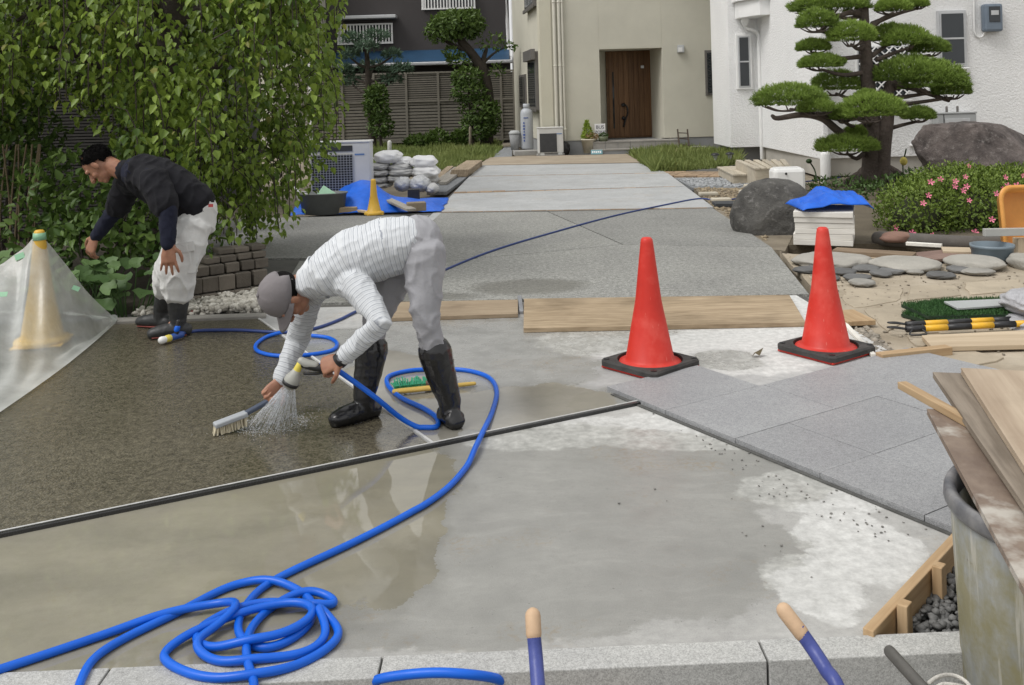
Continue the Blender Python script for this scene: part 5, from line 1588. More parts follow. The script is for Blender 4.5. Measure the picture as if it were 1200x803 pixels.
tag(beam("timber_offcut", P(445, 243, .05), P(462, 242.5, .05), .2, .05, MATS["grey board"]), "short grey board just right of the yellow cone", "timber")
tag(beam("timber_offcut", P(395, 243.5, .05), P(440, 250, .03), .05, .03, wood("raw batten", (.42, .31, .19), (.66, .54, .38)), None), "thin raw batten at the front of the blue tarpaulin", "timber")
# ---- sandbags
m_bag = M("white woven bag", (.76, .76, .76), .7, .08, 8., .5, 90., bdist=.004)
m_bag2 = M("grey woven bag", (.48, .48, .475), .75, .12, 8., .5, 90., bdist=.004)
def bag_mesh(seed):
    b_ = bmesh.new(); bmesh.ops.create_icosphere(b_, subdivisions=4, radius=1)
    for v in b_.verts:
        c_ = v.co
        x = math.copysign(abs(c_.x) ** .62, c_.x); y = math.copysign(abs(c_.y) ** .62, c_.y); z = math.copysign(abs(c_.z) ** .8, c_.z)
        pinch = 1 - .35 * max(0, abs(x) - .72) / .28
        n_ = mnoise.noise(Vector((x * 2 + seed, y * 2, z * 2))) * .12 + mnoise.noise(Vector((x * 6 + seed, y * 6, z * 5))) * .045
        v.co = Vector((x, y, z * pinch)) * (1 + n_)
    me = bpy.data.meshes.new("sandbag"); b_.to_mesh(me); b_.free()
    me.polygons.foreach_set("use_smooth", np.ones(len(me.polygons), dtype=bool)); return me
bagm = [bag_mesh(i * 3.7) for i in range(4)]
bags = [(725, 150, 95, 42, 0, 14.9, "top left"), (835, 188, 68, 32, 0, 15.1, ""), (990, 188, 96, 42, 0, 14.9, ""),
        (670, 218, 65, 24, 1, 14.9, ""), (815, 226, 85, 24, 1, 14.95, ""), (1005, 262, 98, 42, 0, 14.85, ""),
        (675, 266, 68, 24, 1, 14.9, ""), (828, 262, 95, 26, 1, 14.9, ""), (675, 318, 64, 24, 1, 14.9, ""), (800, 308, 75, 24, 1, 14.9, ""), (690, 357, 62, 20, 1, 14.9, ""), (1010, 318, 85, 30, 1, 14.95, "")]
blab = ["white sandbag on top of the stack's left end", "white sandbag second from left in the stack's top row", "white sandbag on top of the stack's right end",
        "grey sandbag under the top left white one", "grey sandbag in the middle of the second row", "white sandbag under the top right one",
        "grey sandbag at left in the third row of the stack", "grey sandbag in the middle of the third row of the stack", "grey sandbag at left in the fourth row of the stack", "grey sandbag behind the tied bags, middle of the stack", "lowest grey sandbag at the stack's left end", "lowest grey sandbag at the stack's right end"]
for i, (zx, zy, rx, rz, g, Y_, _) in enumerate(bags):
    c = W(340 + zx * .1583, 160 + zy * .1583, Y_); k_ = Y_ / 1100 * .1583
    o = obj("sandbag", bagm[i % 4].copy(), m_bag2 if g else m_bag, None, Matrix.Translation(c) @ Matrix.Rotation(random.uniform(-.12, .12), 4, 'Z') @ Matrix.Diagonal((rx * k_ * 1.04, .26, rz * k_ * 1.12, 1)))
    tag(o, blab[i], "sandbag", "stacked sandbags")
m_clearbag = M("tied clear bag", (.52, .53, .54), .3, .15, 10., .9, 30., spec=.6, bdist=.02)
for i, (zx, zy, rx, rz, lab) in enumerate(((835, 352, 66, 55, "tied translucent bag, left one in front of the sandbags"), (960, 350, 78, 62, "tied translucent bag, middle one in front of the sandbags"), (1050, 385, 52, 42, "grey tied bag at the right front of the sandbags"))):
    c = W(340 + zx * .1583, 160 + zy * .1583, 14.3); k_ = 14.3 / 1100 * .1583
    b_ = bmesh.new(); bmesh.ops.create_icosphere(b_, subdivisions=4, radius=1)
    for v in b_.verts:
        th = math.atan2(v.co.z, v.co.x); r_ = math.hypot(v.co.x, v.co.z)
        v.co *= 1 + .055 * math.sin(th * 15 + i) * (1 - min(1, r_) * .3) + .1 * mnoise.noise(v.co * 2 + Vector((i * 4, 0, 0)))
    o = obj("tied_bag", b_, m_clearbag if i < 2 else m_bag2, None, Matrix.Translation(c) @ Matrix.Diagonal((rx * k_, .22, rz * k_, 1)), smooth=True)
    tag(o, lab, "bag", "tied bags before the sandbags")
# timber by the sandbags
for i, (x0_, y0_, x1_, y1_, lab) in enumerate(((512, 210, 528, 196, "leftmost thin timber lying beside the sandbags"), (515, 213, 536, 197, "second thin timber lying beside the sandbags"), (519, 215, 541, 199, "third thin timber lying beside the sandbags"))):
    tag(beam("timber", P(x0_, y0_, .02), P(x1_, y1_, .03), .13, .05, MATS["grey board"] if i else m_plank0), lab, "timber", "timbers beside the sandbags")
for i in range(3):
    tag(beam("timber", P(537, 206, .02) + Vector((.02 * i, 0, .045 * i)), P(556, 194, .02) + Vector((0, 0, .045 * i)), .34, .045, m_plank0), ("lowest short board of the pile at the drive's left edge", "middle short board of the pile at the drive's left edge", "top short board of the pile at the drive's left edge")[i], "timber", "short boards piled at the drive's edge")

# ---- bits by the cream house
gc = thing("gas_cylinder", "tall grey gas cylinder by the cream house side wall", "gas cylinder", HP(-.32, .55, 0))
m_gas = M("gas grey", (.40, .42, .45), .4, .06, 5.)
def _at(b_, c): bmesh.ops.translate(b_, verts=b_.verts, vec=c); return b_
gp_ = HP(-.34, .5, .12)
obj("tank", _at(revolve([(.001, .0), (.15, .0), (.16, .04), (.16, .9), (.14, .99), (.08, 1.04), (.06, 1.05), (.001, 1.05)], 24), gp_), m_gas, gc, smooth=True)
obj("valve_guard", _at(revolve([(.07, 1.04), (.085, 1.05), (.085, 1.16), (.07, 1.16)], 16), gp_), m_gas, gc, smooth=True)
# vertical blue lettering reduced to strokes, as far off as it reads
m_blue_let = M("blue lettering", (.06, .10, .30), .5)
for i in range(7):
    zz = gp_.z + .22 + i * .075
    bm_ = bmesh.new(); bm_box(bm_, (0, 0, 0), (.035 + .012 * (i % 3), .004, .05 - .012 * (i % 2)))
    obj("letter", bm_, m_blue_let, gc, Matrix.Translation((gp_.x - .075, gp_.y - .147, zz)) @ Matrix.Rotation(-.48, 4, 'Z'))
bm_ = bmesh.new(); bm_box(bm_, (0, 0, 0), (.12, .004, .025)); obj("label", bm_, m_blue_let, gc, Matrix.Translation((gp_.x - .02, gp_.y - .16, gp_.z + .80)))
m_conc_blk = M("concrete block", (.36, .35, .33), .9, .15, 6., .4, 40.)
for i, (u_, d_, s_, lab) in enumerate(((-.35, .2, (.75, .5, .11), "flat concrete slab under the grey gas cylinder"), (.12, -.4, (.68, .16, .05), "pale block under the small air conditioner"))):
    tag(box("concrete_block", HP(u_, d_, s_[2] / 2 - .01), s_, m_conc_blk, None, TH), lab, "block")
pb_ = thing("waste_bin", "small grey lidded bin beside the gas cylinder", "bin", HP(-.72, .7, 0))
obj("bin_body", _at(revolve([(.001, 0), (.1, 0), (.14, .42), (.001, .42)], 16), HP(-.66, .5, .1)), m_found, pb_, smooth=True)
obj("bin_lid", _at(revolve([(.15, .42), (.155, .44), (.1, .5), (.001, .51)], 16), HP(-.66, .5, .1)), m_heater, pb_, smooth=True)
pot = thing("potted_conifer", "small pointed conifer in a cream pot by the cream house", "potted plant", P(684, 178))
pu = HP(U(687, 165) , -.3, 0)
obj("pot", _at(revolve([(.001, .02), (.125, .02), (.18, .34), (.195, .34), (.195, .37), (.165, .37), (.16, .33), (.001, .33)], 24), pu), M("cream pot", (.62, .58, .48), .6), pot, smooth=True)
rg = random.Random(5); pts = []
for i in range(520):
    h_ = rg.random() ** 1.3; a_ = rg.uniform(0, 6.28); r_ = .12 * (1 - h_) + .01
    pts.append((pu + Vector((r_ * math.cos(a_) - .03, r_ * math.sin(a_), .38 + h_ * .42)), Vector((math.cos(a_), math.sin(a_), .6))))
leafy("conifer", pts, .07, leafmat("lime conifer", (.10, .18, .02), (.32, .42, .06), None), pot, rg, .6, .4, .6)
leafy("flowers", clump(pu + Vector((.06, -.05, .42)), (.17, .13, .08), 220, rg), .05, leafmat("dry flowers", (.22, .14, .06), (.5, .36, .2), None), pot, rg, .5)
pot2 = thing("planter_bowl", "small dark green planter bowl on the porch step", "potted plant", HP(U(704, 163), -.2, .3))
pu2 = HP(U(704, 160), -.3, .292)
obj("bowl", _at(revolve([(.001, 0), (.1, 0), (.13, .13), (.11, .13), (.001, .11)], 20), pu2), M("olive pot", (.13, .15, .09), .6), pot2, smooth=True)
leafy("foliage", clump(pu2 + Vector((0, 0, .15)), (.11, .09, .05), 120, rg), .05, m_dark, pot2, rg, .6)
# small signs
def text(name, s, loc, size, mat, parent, up=(0, 0, 1), nrm=(0, -1, 0), ext=.001):
    cu = bpy.data.curves.new(name, 'FONT'); cu.body = s; cu.size = size; cu.align_x = 'CENTER'; cu.align_y = 'CENTER'; cu.extrude = ext
    o = bpy.data.objects.new(name, cu)
    dg = bpy.context.evaluated_depsgraph_get()
    COL.objects.link(o); dg.update(); me = bpy.data.meshes.new_from_object(o.evaluated_get(dg)); COL.objects.unlink(o); bpy.data.objects.remove(o)
    n_ = Vector(nrm).normalized(); x_ = Vector(up).cross(n_).normalized(); y_ = n_.cross(x_)
    mt = Matrix(((x_.x, y_.x, n_.x, loc[0]), (x_.y, y_.y, n_.y, loc[1]), (x_.z, y_.z, n_.z, loc[2]), (0, 0, 0, 1)))
    me.materials.clear()
    return obj(name, me, mat, parent, mt)
m_sign = M("white sign", (.78, .77, .77), .5, .05, 8.)
m_ink = M("dark ink", (.07, .06, .09), .6)
su = HP(U(702, 150), -.12, 0); sz = Z(152, 702, U(702, 150), -.12)
sg = thing("sign_board", "white sign with dark lettering beside the front door", "sign", (su.x, su.y, sz))
box("panel", (su.x, su.y, sz), (.27, .02, .29), m_sign, sg, 0, .004)
text("lettering", "BUS", (su.x, su.y - .0125, sz + .06), .12, m_ink, sg); text("lettering", "ZONE", (su.x, su.y - .0125, sz - .065), .1, m_ink, sg)
tube("post", [(su.x, su.y + .02, .29), (su.x, su.y + .02, sz)], .012, m_brown_frame, sg, 6, ref=(0, 1, 0))
su = HP(U(692.5, 175), -.75, .06)
sg = thing("ground_sign", "little blue green sign leaning at the lower porch step", "sign", (su.x, su.y, 0))
mt_ = Matrix.Translation(su) @ Matrix.Rotation(-.5, 4, 'X')
bm_ = bmesh.new(); bm_box(bm_, (0, 0, 0), (.28, .015, .12)); obj("panel", bm_, M("teal sign", (.16, .32, .36), .5), sg, mt_, bevel=.003)
for i_, (dx_, w_) in enumerate(((-.10, .03), (-.055, .035), (-.01, .025), (.04, .035), (.09, .03))):
    bm_ = bmesh.new(); bm_box(bm_, (dx_, -.0095, .004 * (i_ % 2)), (w_, .003, .05 - .012 * (i_ % 2))); obj("marking", bm_, m_sign, sg, mt_)
# black bag by the pipes, little ladder stand
o = obj("black_bag", bagm[1].copy(), m_black, None, Matrix.Translation(HP(U(659, 172), -.25, .15)) @ Matrix.Diagonal((.15, .13, .17, 1))); tag(o, "small black bag at the foot of the cream house pipes", "bag")
ld = thing("ladder_stand", "small dark wooden ladder stand leaning on the cream house", "ladder", P(802, 178))
lp = [(W(794, 151.5, 23.3), W(796, 171, 23.1)), (W(805.5, 151.5, 23.3), W(807.5, 173, 23.1))]
m_darkw = wood("dark stand wood", (.06, .045, .035), (.12, .09, .07))
for a_, c_ in lp: beam("ladder_rail", a_, c_, .035, .025, m_darkw, ld, up=(0, 1, .1))
for t_ in (.22, .55, .9): beam("rung", lp[0][0].lerp(lp[0][1], t_), lp[1][0].lerp(lp[1][1], t_), .03, .022, m_darkw, ld)
for i, (x_, y0_, y1_, lab) in enumerate(((838.5, 194, 180, "left black garden light stake in the grass"), (855.5, 193.5, 179, "right black garden light stake in the grass"))):
    gl = thing("garden_light", lab, "garden light", P(x_, y0_), "garden light stakes")
    p0 = P(x_, y0_); hgt = (y0_ - y1_) / 1100 * p0.y
    obj("stake", _at(revolve([(.001, 0), (.014, 0), (.014, hgt - .12), (.001, hgt - .12)], 10), p0), m_black, gl)
    obj("lamp_glass", _at(revolve([(.03, hgt - .13), (.05, hgt - .03)], 14), p0), M("lamp clear", (.45, .47, .47), .2), gl, smooth=True)
    obj("lamp_cap", _at(revolve([(.085, hgt - .035), (.08, hgt - .01), (.04, hgt + .01), (.001, hgt + .015)], 16), p0), m_black, gl, smooth=True)

# ---- right side: white utility box, board stack, tarp
ub = thing("utility_box", "white rounded utility box behind the grey boulder", "utility box", P(922, 222))
m_ubox = M("white box", (.76, .76, .75), .35, .04, 5.)
c = P(922, 224); q0, q1 = W(905, 220, c.y), W(941.5, 196.5, c.y)
plain("housing", q0.x, q1.x, c.y - .12, c.y + .2, -.02, q1.z, m_ubox, ub, .05)
plain("lid_seam", q0.x + .05, q1.x - .05, c.y - .05, c.y + .13, q1.z - .002, q1.z + .012, m_ubox, ub, .01)
b_ = bmesh.new(); ball(b_, Vector((q0.x + .17, c.y - .125, q1.z - .07)), .018, sub=2); obj("lock", b_, m_black, ub)
for i, (x_, y_, lab) in enumerate(((890, 222, "pale stone block left of the white utility box"), (885, 229, "low pale stone behind the grey boulder"), (830, 229, "small flat pale stone on the soil beside the concrete drive"), (845, 236, "second flat pale stone by the dark hose end"))):
    tag(box("flat_stone", P(x_, y_) + Vector((0, 0, .02)), ((.42, .3, .1) if i < 2 else (.26, .14, .05)), M("pale stone", (.46, .42, .34), .9, .15, 5., .5, 30., rand=.1), None, random.uniform(-.3, .3), bevel=.02), lab, "stone")
tag(box("rubber_mat", P(862, 240.5) + Vector((.1, 0, .02)), (.75, .32, .04), M("dark mat", (.045, .048, .052), .8), None, -.05), "dark grey slab lying behind the grey boulder", "slab")
m_wb = wood("white board", (.60, .57, .52), (.80, .78, .73), .7, 7., .05, .08)
bA, bB = P(931, 287), P(1001, 289); bdir = (bB - bA).normalized(); bn = Vector((-bdir.y, bdir.x, 0))
for i in range(6):
    off = Vector((random.uniform(-.012, .012), random.uniform(-.012, .012), 0))
    c = (bA + bB) / 2 + bn * .3 + off + Vector((0, 0, .028 + i * .0525))
    labs = ["lowest", "second lowest", "third from bottom", "fourth from bottom", "second from top", "topmost"]
    o = box("white_board", c, ((bB - bA).length, .62, .05), m_wb, None, math.atan2(bdir.y, bdir.x) + random.uniform(-.015, .015), bevel=.003)
    tag(o, f"pale white board under the folded blue tarp, {labs[i]} of six", "board", "stacked pale boards")
c = (bA + bB) / 2 + bn * .3
TZ = .33
def fz(u, v, x, y):
    e = min(1, min(u, 1 - u) * 9) * min(1, min(v, 1 - v) * 7)
    k_ = float(np.interp(u, [0, .04, .28, .40, .52, .66, .80, .93, .97, 1], [.01, .05, .085, .155, .16, .125, .12, .115, .05, .01])) * min(1, min(v * 1.6 + .06, (1 - v) * 4)) ** .35
    k_ += (.022 * (1 - 2 * abs(mnoise.noise(Vector((x * 4.5 + y * 3, y * 5 - x * 2, 2))))) - .01) * e + .012 * (1 - 2 * abs(mnoise.noise(Vector((x * 11, y * 9 + x * 5, 6))))) * e
    return TZ + k_
V, Fc = [], []
n1, n2 = 60, 36
for i in range(n1 + 1):
    for j in range(n2 + 1):
        u, v = i / n1, j / n2
        x, y = c.x - .30 + .66 * u, c.y - .31 + .58 * v
        V.append((x, y, fz(u, v, x, y)))
for i in range(n1):
    for j in range(n2): Fc.append((i * (n2 + 1) + j, (i + 1) * (n2 + 1) + j, (i + 1) * (n2 + 1) + j + 1, i * (n2 + 1) + j + 1))
o = obj("blue_tarpaulin", mesh_np("tarp", V, Fc, True), m_tarp); md = o.modifiers.new("t", 'SOLIDIFY'); md.thickness = .006; md.offset = 1
tag(o, "folded bright blue tarpaulin lying on the stack of pale boards", "tarpaulin")
# boards on the yard
m_oldw = wood("old brown board", (.15, .105, .07), (.33, .25, .17))
m_raw = wood("raw pine", (.34, .22, .115), (.54, .395, .24), .7, 8., .1)
m_pale = wood("pale ply", (.38, .30, .20), (.57, .48, .36), .7, 5., .08)
m_redw = wood("red brown board", (.14, .09, .075), (.26, .18, .15))
tag(beam("timber", P(978, 294, .05), P(1072, 300, .05), .17, .04, m_oldw), "long brown board lying on top of another before the azalea", "timber", "boards before the azalea")
tag(beam("timber", P(976, 298, .015), P(1060, 305, .015), .2, .03, m_pale), "pale board under the long brown board before the azalea", "timber", "boards before the azalea")
tag(beam("timber", P(1080, 302, .02), P(1128, 297, .02), .34, .025, m_redw), "square red brown panel left of the blue grey basin", "timber", "boards before the azalea")
tag(beam("timber", P(1104, 293, .04), P(1138, 294, .04), .24, .02, m_pale), "short pale panel just left of the blue grey basin", "timber", "boards before the azalea")
tag(beam("timber", P(1062, 285.5, .05), P(1104, 288, .05), .05, .03, M("white batten", (.74, .72, .66), .6)), "short white batten at the foot of the azalea", "timber", "boards before the azalea")
o = obj("stone", rockmesh("stone", (.16, .1, .06), 9, 3, .2, .6), M("dark reddish stone", (.22, .13, .10), .9), None, Matrix.Translation(P(1053, 285) + Vector((0, 0, .05)))); tag(o, "small reddish stone at the left end of the white batten", "stone")
m_edge = M("weathered log", (.11, .10, .09), .9, .3, 6., .7, 30.)
tag(tube("log_edging", catmull([P(1030, 282) + Vector((0, 0, .02)), P(1075, 286) + Vector((0, 0, .03)), P(1140, 288) + Vector((0, 0, .02)), P(1230, 287) + Vector((0, 0, .02))], 5), [.07] * 16, m_edge, None, 10), "weathered dark log edging the azalea bed", "log")
# blue-grey basin
bs = P(1163, 305)
b_ = revolve([(.001, .012), (.145, .012), (.155, .03), (.165, .11), (.172, .112), (.172, .135), (.160, .135), (.148, .03), (.001, .022)], 36)
tag(obj("basin", b_, M("blue grey plastic", (.17, .215, .25), .45, .06, 8.), None, Matrix.Translation(bs), smooth=True), "round blue grey plastic basin before the orange tub", "basin")
# orange tub standing on its edge, and a grey bar across it
m_orange = M("orange tub plastic", (.66, .31, .075), .4, .14, 5., .15, 20.)
def tubmesh():
    """a rounded oblong tub: outer wall, rim and hollow inside"""
    def rr(w, h, r, n=8):
        out = []
        for cx_, cy_, a0 in ((w - r, h - r, 0), (-w + r, h - r, 90), (-w + r, -h + r, 180), (w - r, -h + r, 270)):
            for i in range(n + 1):
                a = math.radians(a0 + 90 * i / n); out.append((cx_ + r * math.cos(a), cy_ + r * math.sin(a)))
        return out
    b_ = bmesh.new(); rings = []
    for w, h, r, z in ((.26, .24, .08, 0), (.30, .27, .10, .16), (.325, .295, .11, .165), (.325, .295, .11, .18), (.29, .26, .095, .18), (.25, .23, .075, .015)):
        rings.append([b_.verts.new((x, y, z)) for x, y in rr(w, h, r)])
    for i in range(len(rings) - 1):
        n = len(rings[i])
        for k in range(n): b_.faces.new((rings[i][k], rings[i][(k + 1) % n], rings[i + 1][(k + 1) % n], rings[i + 1][k]))
    b_.faces.new(rings[0][::-1]); b_.faces.new(rings[-1])
    return b_
tc = W(1205, 262, 8.25)
o = obj("orange_tub", tubmesh(), m_orange, None, Matrix.Translation((tc.x, tc.y, .275)) @ Matrix.Rotation(math.radians(82), 4, 'X') , bevel=.0, smooth=False)
for f in o.data.polygons: f.use_smooth = len(f.vertices) == 4
tag(o, "orange plastic tub standing on edge at the right border", "tub")
tag(beam("grey_bar", W(1153, 272.5, 7.9), W(1230, 271, 7.9), .05, .062, M("grey metal bar", (.40, .40, .38), .5, .08, 5.)), "flat grey bar propped across the orange tub", "bar")
tag(beam("timber", W(1196, 279, 7.95), W(1196, 312, 7.95), .09, .09, m_pale), "pale post holding up the grey bar at the right border", "timber")
# stepping stones and dark pebbles
m_step = M("stepping stone", (.34, .325, .29), .9, .15, 6., .8, 40., rand=.08, bdist=.01)
def stepstone(x_, y_, w, d, h, label, mat=m_step, cat="stone", name="stepping_stone", seed=1, group=None):
    p = P(x_, y_)
    k_ = p.y / 1100
    o = obj(name, rockmesh(name, (w * k_ / 2, d, h), seed, 4, .12, .7, 1.2, .3), mat, None, Matrix.Translation(p + Vector((0, 0, h * .45))))
    for v in o.data.vertices:
        if v.co.z > h * .55: v.co.z = h * .55 + (v.co.z - h * .55) * .2
    return tag(o, label, cat, group)
stepstone(975, 309, 84, .30, .06, "flat stepping stone behind the right red cone", seed=2)
stepstone(1060, 313, 76, .26, .06, "flat stepping stone, middle one of the row", seed=3)
stepstone(1142, 312, 60, .25, .065, "flat stepping stone before the blue grey basin", seed=4)
stepstone(1205, 312, 40, .2, .08, "rounded pale stone at the right border below the orange tub", seed=5)
m_dkstone = M("dark wet stone", (.13, .13, .128), .6, .3, 10., .5, 40., rand=.3)
dl_ = ["at the left end of the dark pebble row", "second in the dark pebble row", "third in the dark pebble row", "fourth in the dark pebble row", "fifth in the dark pebble row", "largest, below the middle stepping stone", "right of the largest dark pebble", "small one between the stepping stones", "low one left of the middle stepping stone", "under the left stepping stone", "flat one under the right stepping stone", "tucked behind the right red cone", "lowest one left of centre"]
for i, (x_, y_, w) in enumerate(((945, 318, 30), (985, 320, 38), (1005, 327, 32), (1015, 316, 34), (1032, 322, 24), (1102, 324, 34), (1122, 317, 24), (1070, 319, 22), (1045, 319, 28), (968, 327, 30), (1146, 320, 36), (960, 314, 26), (1010, 333, 30))):
    stepstone(x_, y_, w, .1, .028, "dark grey pebble " + dl_[i], M("pale pebble", (.27, .26, .235), .8, .2, 10., .5, 40.) if i in (10, 7, 12) else m_dkstone, "pebble", "dark_pebble", 10 + i, "dark pebbles before the stepping stones")
# artificial turf pieces with a grey panel on top
m_turfb = M("turf backing", (.02, .04, .02), .9)
m_turfl = leafmat("artificial turf", (.02, .065, .02), (.07, .16, .05), None, .6, .1)
for i, (pix, z_, lab) in enumerate((((( 1056, 368), (1100, 379), (1215, 376), (1225, 356), (1080, 356)), .02, "lower folded piece of artificial turf under another"), (((1056, 357), (1088, 371), (1210, 368), (1222, 350), (1110, 351)), .05, "upper piece of artificial turf with a grey panel on it"))):
    tf = thing("turf_mat", lab, "turf", P(1130, 366))
    q = [P(x, y, z_)[:2] for x, y in pix]
    slab("backing", q, z_, .018, m_turfb, tf)
    sp2 = scatter(q, 9000)
    Dn = np.random.randn(9000, 3) * .4 + np.array([0, 0, 1.])
    tag(blades("turf_pile", [(x, y, z_) for x, y in sp2], Dn, np.random.uniform(.016, .03, 9000), np.full(9000, .004), np.random.rand(9000), m_turfl, tf), kind='stuff')
tag(slab("grey_sheet", [P(x, y, .085)[:2] for x, y in ((1106, 353), (1122, 361), (1215, 355), (1200, 349))], .085, .014, M("grey panel", (.40, .42, .42), .35, .12, 4.), bevel=.003), "thin grey sheet lying on the artificial turf", "sheet")
# black and yellow barrier poles
m_bly = M("barrier black", (.025, .025, .027), .4); m_yel = M("barrier yellow", (.75, .42, .03), .4, .08, 5.)
for j, (dy, lab) in enumerate(((0., "front black and yellow barrier pole below the turf"), (1., "rear black and yellow barrier pole below the turf"))):
    a, c = P(1062, 386 - dy * 5.5, .03), P(1225, 378 - dy * 5.5, .03)
    pl = thing("barrier_pole", lab, "pole", a, "black and yellow barrier poles")
    L = (c - a).length; d_ = (c - a).normalized(); nS = 6; cuts = [0, .13, .29, .46, .62, .78, 1.]
    for i in range(nS): tube("pole_band", [a + d_ * L * cuts[i], a + d_ * L * cuts[i + 1]], .019, m_yel if i % 2 else m_bly, pl, 14, cap='flat')
    e = a - d_ * .0
    rope("end_loop", catmull([e, e + Vector((-.05, -.01, .01)), e + Vector((-.095, .0, .012)), e + Vector((-.10, .025, .01)), e + Vector((-.05, .03, .008)), e + Vector((0, .02, 0))], 6), .005, m_bly, pl, 8)
    rope("tie_loop", catmull([e + Vector((.03, -.015, 0)), e + Vector((0, -.05, -.018)), e + Vector((.05, -.07, -.018)), e + Vector((.1, -.05, -.016)), e + Vector((.09, -.01, 0))], 6), .005, m_bly, pl, 8)
tag(slab("plywood_offcut", [P(x, y, .03)[:2] for x, y in ((1080, 393), (1092, 406.5), (1230, 403), (1215, 386))], .03, .028, wood("ply face", (.36, .28, .19), (.56, .46, .33), .75, 3., .12), bevel=.003), "plywood offcut lying under the black and yellow poles", "plywood")
tag(slab("drain_plate", [P(x, y, .012)[:2] for x, y in ((1192, 396), (1200, 405), (1240, 404), (1240, 394))], .012, .02, m_greyp), "dark grey plate at the right border beside the plywood panel", "plate")
tag(beam("timber", P(1030, 419, .02), P(1112, 410, .02), .06, .045, m_raw), "raw pine batten lying at the tile edge below the barrier poles", "timber")
tag(beam("timber", P(985, 366, .02), P(1010, 379, .02), .18, .03, m_raw), "short raw pine board right behind the right red cone", "timber")
tag(beam("white_batten", P(982, 371, .012), P(1024, 417, .012), .028, .02, M("white batten", (.74, .72, .66), .6)), "thin white batten between the slab and the rubble", "timber")
# grey plastic bags at the right border
m_pbag = M("grey plastic bag", (.42, .42, .44), .35, .2, 7., .8, 25., spec=.5, bdist=.02)
for i, (x_, y_, sx, sz_, lab) in enumerate(((1218, 354, .24, .075, "grey plastic sack on top at the right border"), (1212, 380, .23, .07, "crumpled grey plastic sack in the middle at the right border"), (1222, 398, .24, .06, "lowest grey plastic sack at the right border"))):
    Yb = 5.75
    c = W(x_, y_, Yb)
    me = bag_mesh(20 + i * 5)
    for v in me.vertices:
        v.co *= 1 + .12 * mnoise.turbulence(v.co * 2.2 + Vector((i, 3, 1)), 4, True) - .06
    o = obj("plastic_sack", me, m_pbag, None, Matrix.Translation(c) @ Matrix.Rotation(.2 - .2 * i, 4, 'Z') @ Matrix.Diagonal((sx * .8, .18, sz_, 1)))
    tag(o, lab, "sack", "grey plastic sacks")
# scaffold boards laid across
m_scaf = wood("scaffold plank", (.20, .145, .085), (.52, .41, .28), .85, 11., .5, .04)
tag(slab("scaffold_plank", [P(x, y, .032)[:2] for x, y in ((613.5, 384.5), (944, 377.5), (925, 345.5), (614, 350))], .032, .03, m_scaf, bevel=.003), "wide wooden board laid on the slab behind the left red cone", "board")
o = bpy.context.scene.objects[-1] if False else None
tag(slab("scaffold_plank", [P(x, y, .03)[:2] for x, y in ((448, 372.5), (607, 367.5), (607, 351), (455, 354))], .03, .028, wood("scaffold plank brown", (.22, .165, .11), (.40, .32, .225), .85, 9., .4, .04), bevel=.003), "narrower brown board behind the stooping man's legs", "board")
tag(box("steel_bracket", P(610, 359) + Vector((0, 0, .012)), (.03, .5, .025), M("steel grey", (.32, .33, .35), .4, metal=.6), None, .02), "grey steel strip between the two laid boards", "bracket")
# dead leaf
b_ = bmesh.new()
vv = [b_.verts.new(v) for v in ((0, 0, 0), (.025, .03, .02), (.06, .035, .035), (.085, .01, .06), (.05, -.02, .012), (.02, -.02, .03))]
b_.faces.new((vv[0], vv[1], vv[5])); b_.faces.new((vv[1], vv[4], vv[5])); b_.faces.new((vv[1], vv[2], vv[4])); b_.faces.new((vv[2], vv[3], vv[4]))
tag(obj("dead_leaf", b_, M("dead leaf", (.10, .08, .045), .8), None, Matrix.Translation(P(881, 419) + Vector((0, 0, .003))) @ Matrix.Diagonal((.8, .8, .8, 1))), "curled brown dead leaf on the pale slab between the red cones", "leaf")
# form board with stakes
fb = thing("form_board", "raw pine form board with two stakes at the slab corner", "form board", (.97, 2.6, 0))
fa, fc_ = Vector((.905, 2.535, -.045)), Vector((1.395, 3.06, -.045))
fd = (fc_ - fa).normalized(); fn = Vector((fd.y, -fd.x, 0))
beam("board", fa + fn * .016, fc_ + fn * .016, .03, .13, m_raw, fb)
for t_ in (.235, .62):
    c = fa.lerp(fc_, t_) + fn * .05
    beam("stake", c + Vector((0, 0, -.06)), c + Vector((0, 0, .08)), .04, .03, m_raw, fb, up=fn)
# ---- the big dirty bucket at the right border
m_buck = None
def buckmat():
    m, nt, out = new_mat("dirty bucket"); k = NT(nt); p = k.pos()
    n1 = k.noise(k.vmath('MULTIPLY', p, (9., 9., 2.2)), 1.2, 7, .7); n2 = k.noise(p, 16., 6, .7)
    c = k.mix(k.ramp(n1, .35, .65), (.24, .255, .255), (.38, .39, .385))
    c = k.mix(k.math('MULTIPLY', k.ramp(k.noise(p, 3., 6, .7), .40, .56), .85), c, (.25, .225, .11))
    drip = k.ramp(k.noise(k.vmath('MULTIPLY', p, (34., 34., 2.)), 1., 5, .6), .57, .64)
    c = k.mix(k.math('MULTIPLY', drip, .65), c, (.50, .48, .42))
    c = k.mix(k.ramp(n2, .66, .72), c, (.12, .06, .03))
    bs_ = k.bsdf(Base_Color=c, Roughness=k.ramp(n2, .3, .7, .45, .8)); k.put(bs_.inputs['Normal'], k.bump(n2, .25, .004))
    nt.links.new(bs_.outputs[0], out.inputs[0]); return m
m_buck = buckmat()
BC = Vector((1.395, 2.36, -.124))
bk = thing("mortar_bucket", "big dirty grey mortar bucket with a thick rim at the right border", "bucket", BC)
b_ = revolve([(.001, .01), (.262, .01), (.275, .03), (.294, .50), (.294, .505), (.274, .505), (.255, .04), (.001, .03)], 48); obj("body", _at(b_, BC), m_buck, bk, smooth=True)
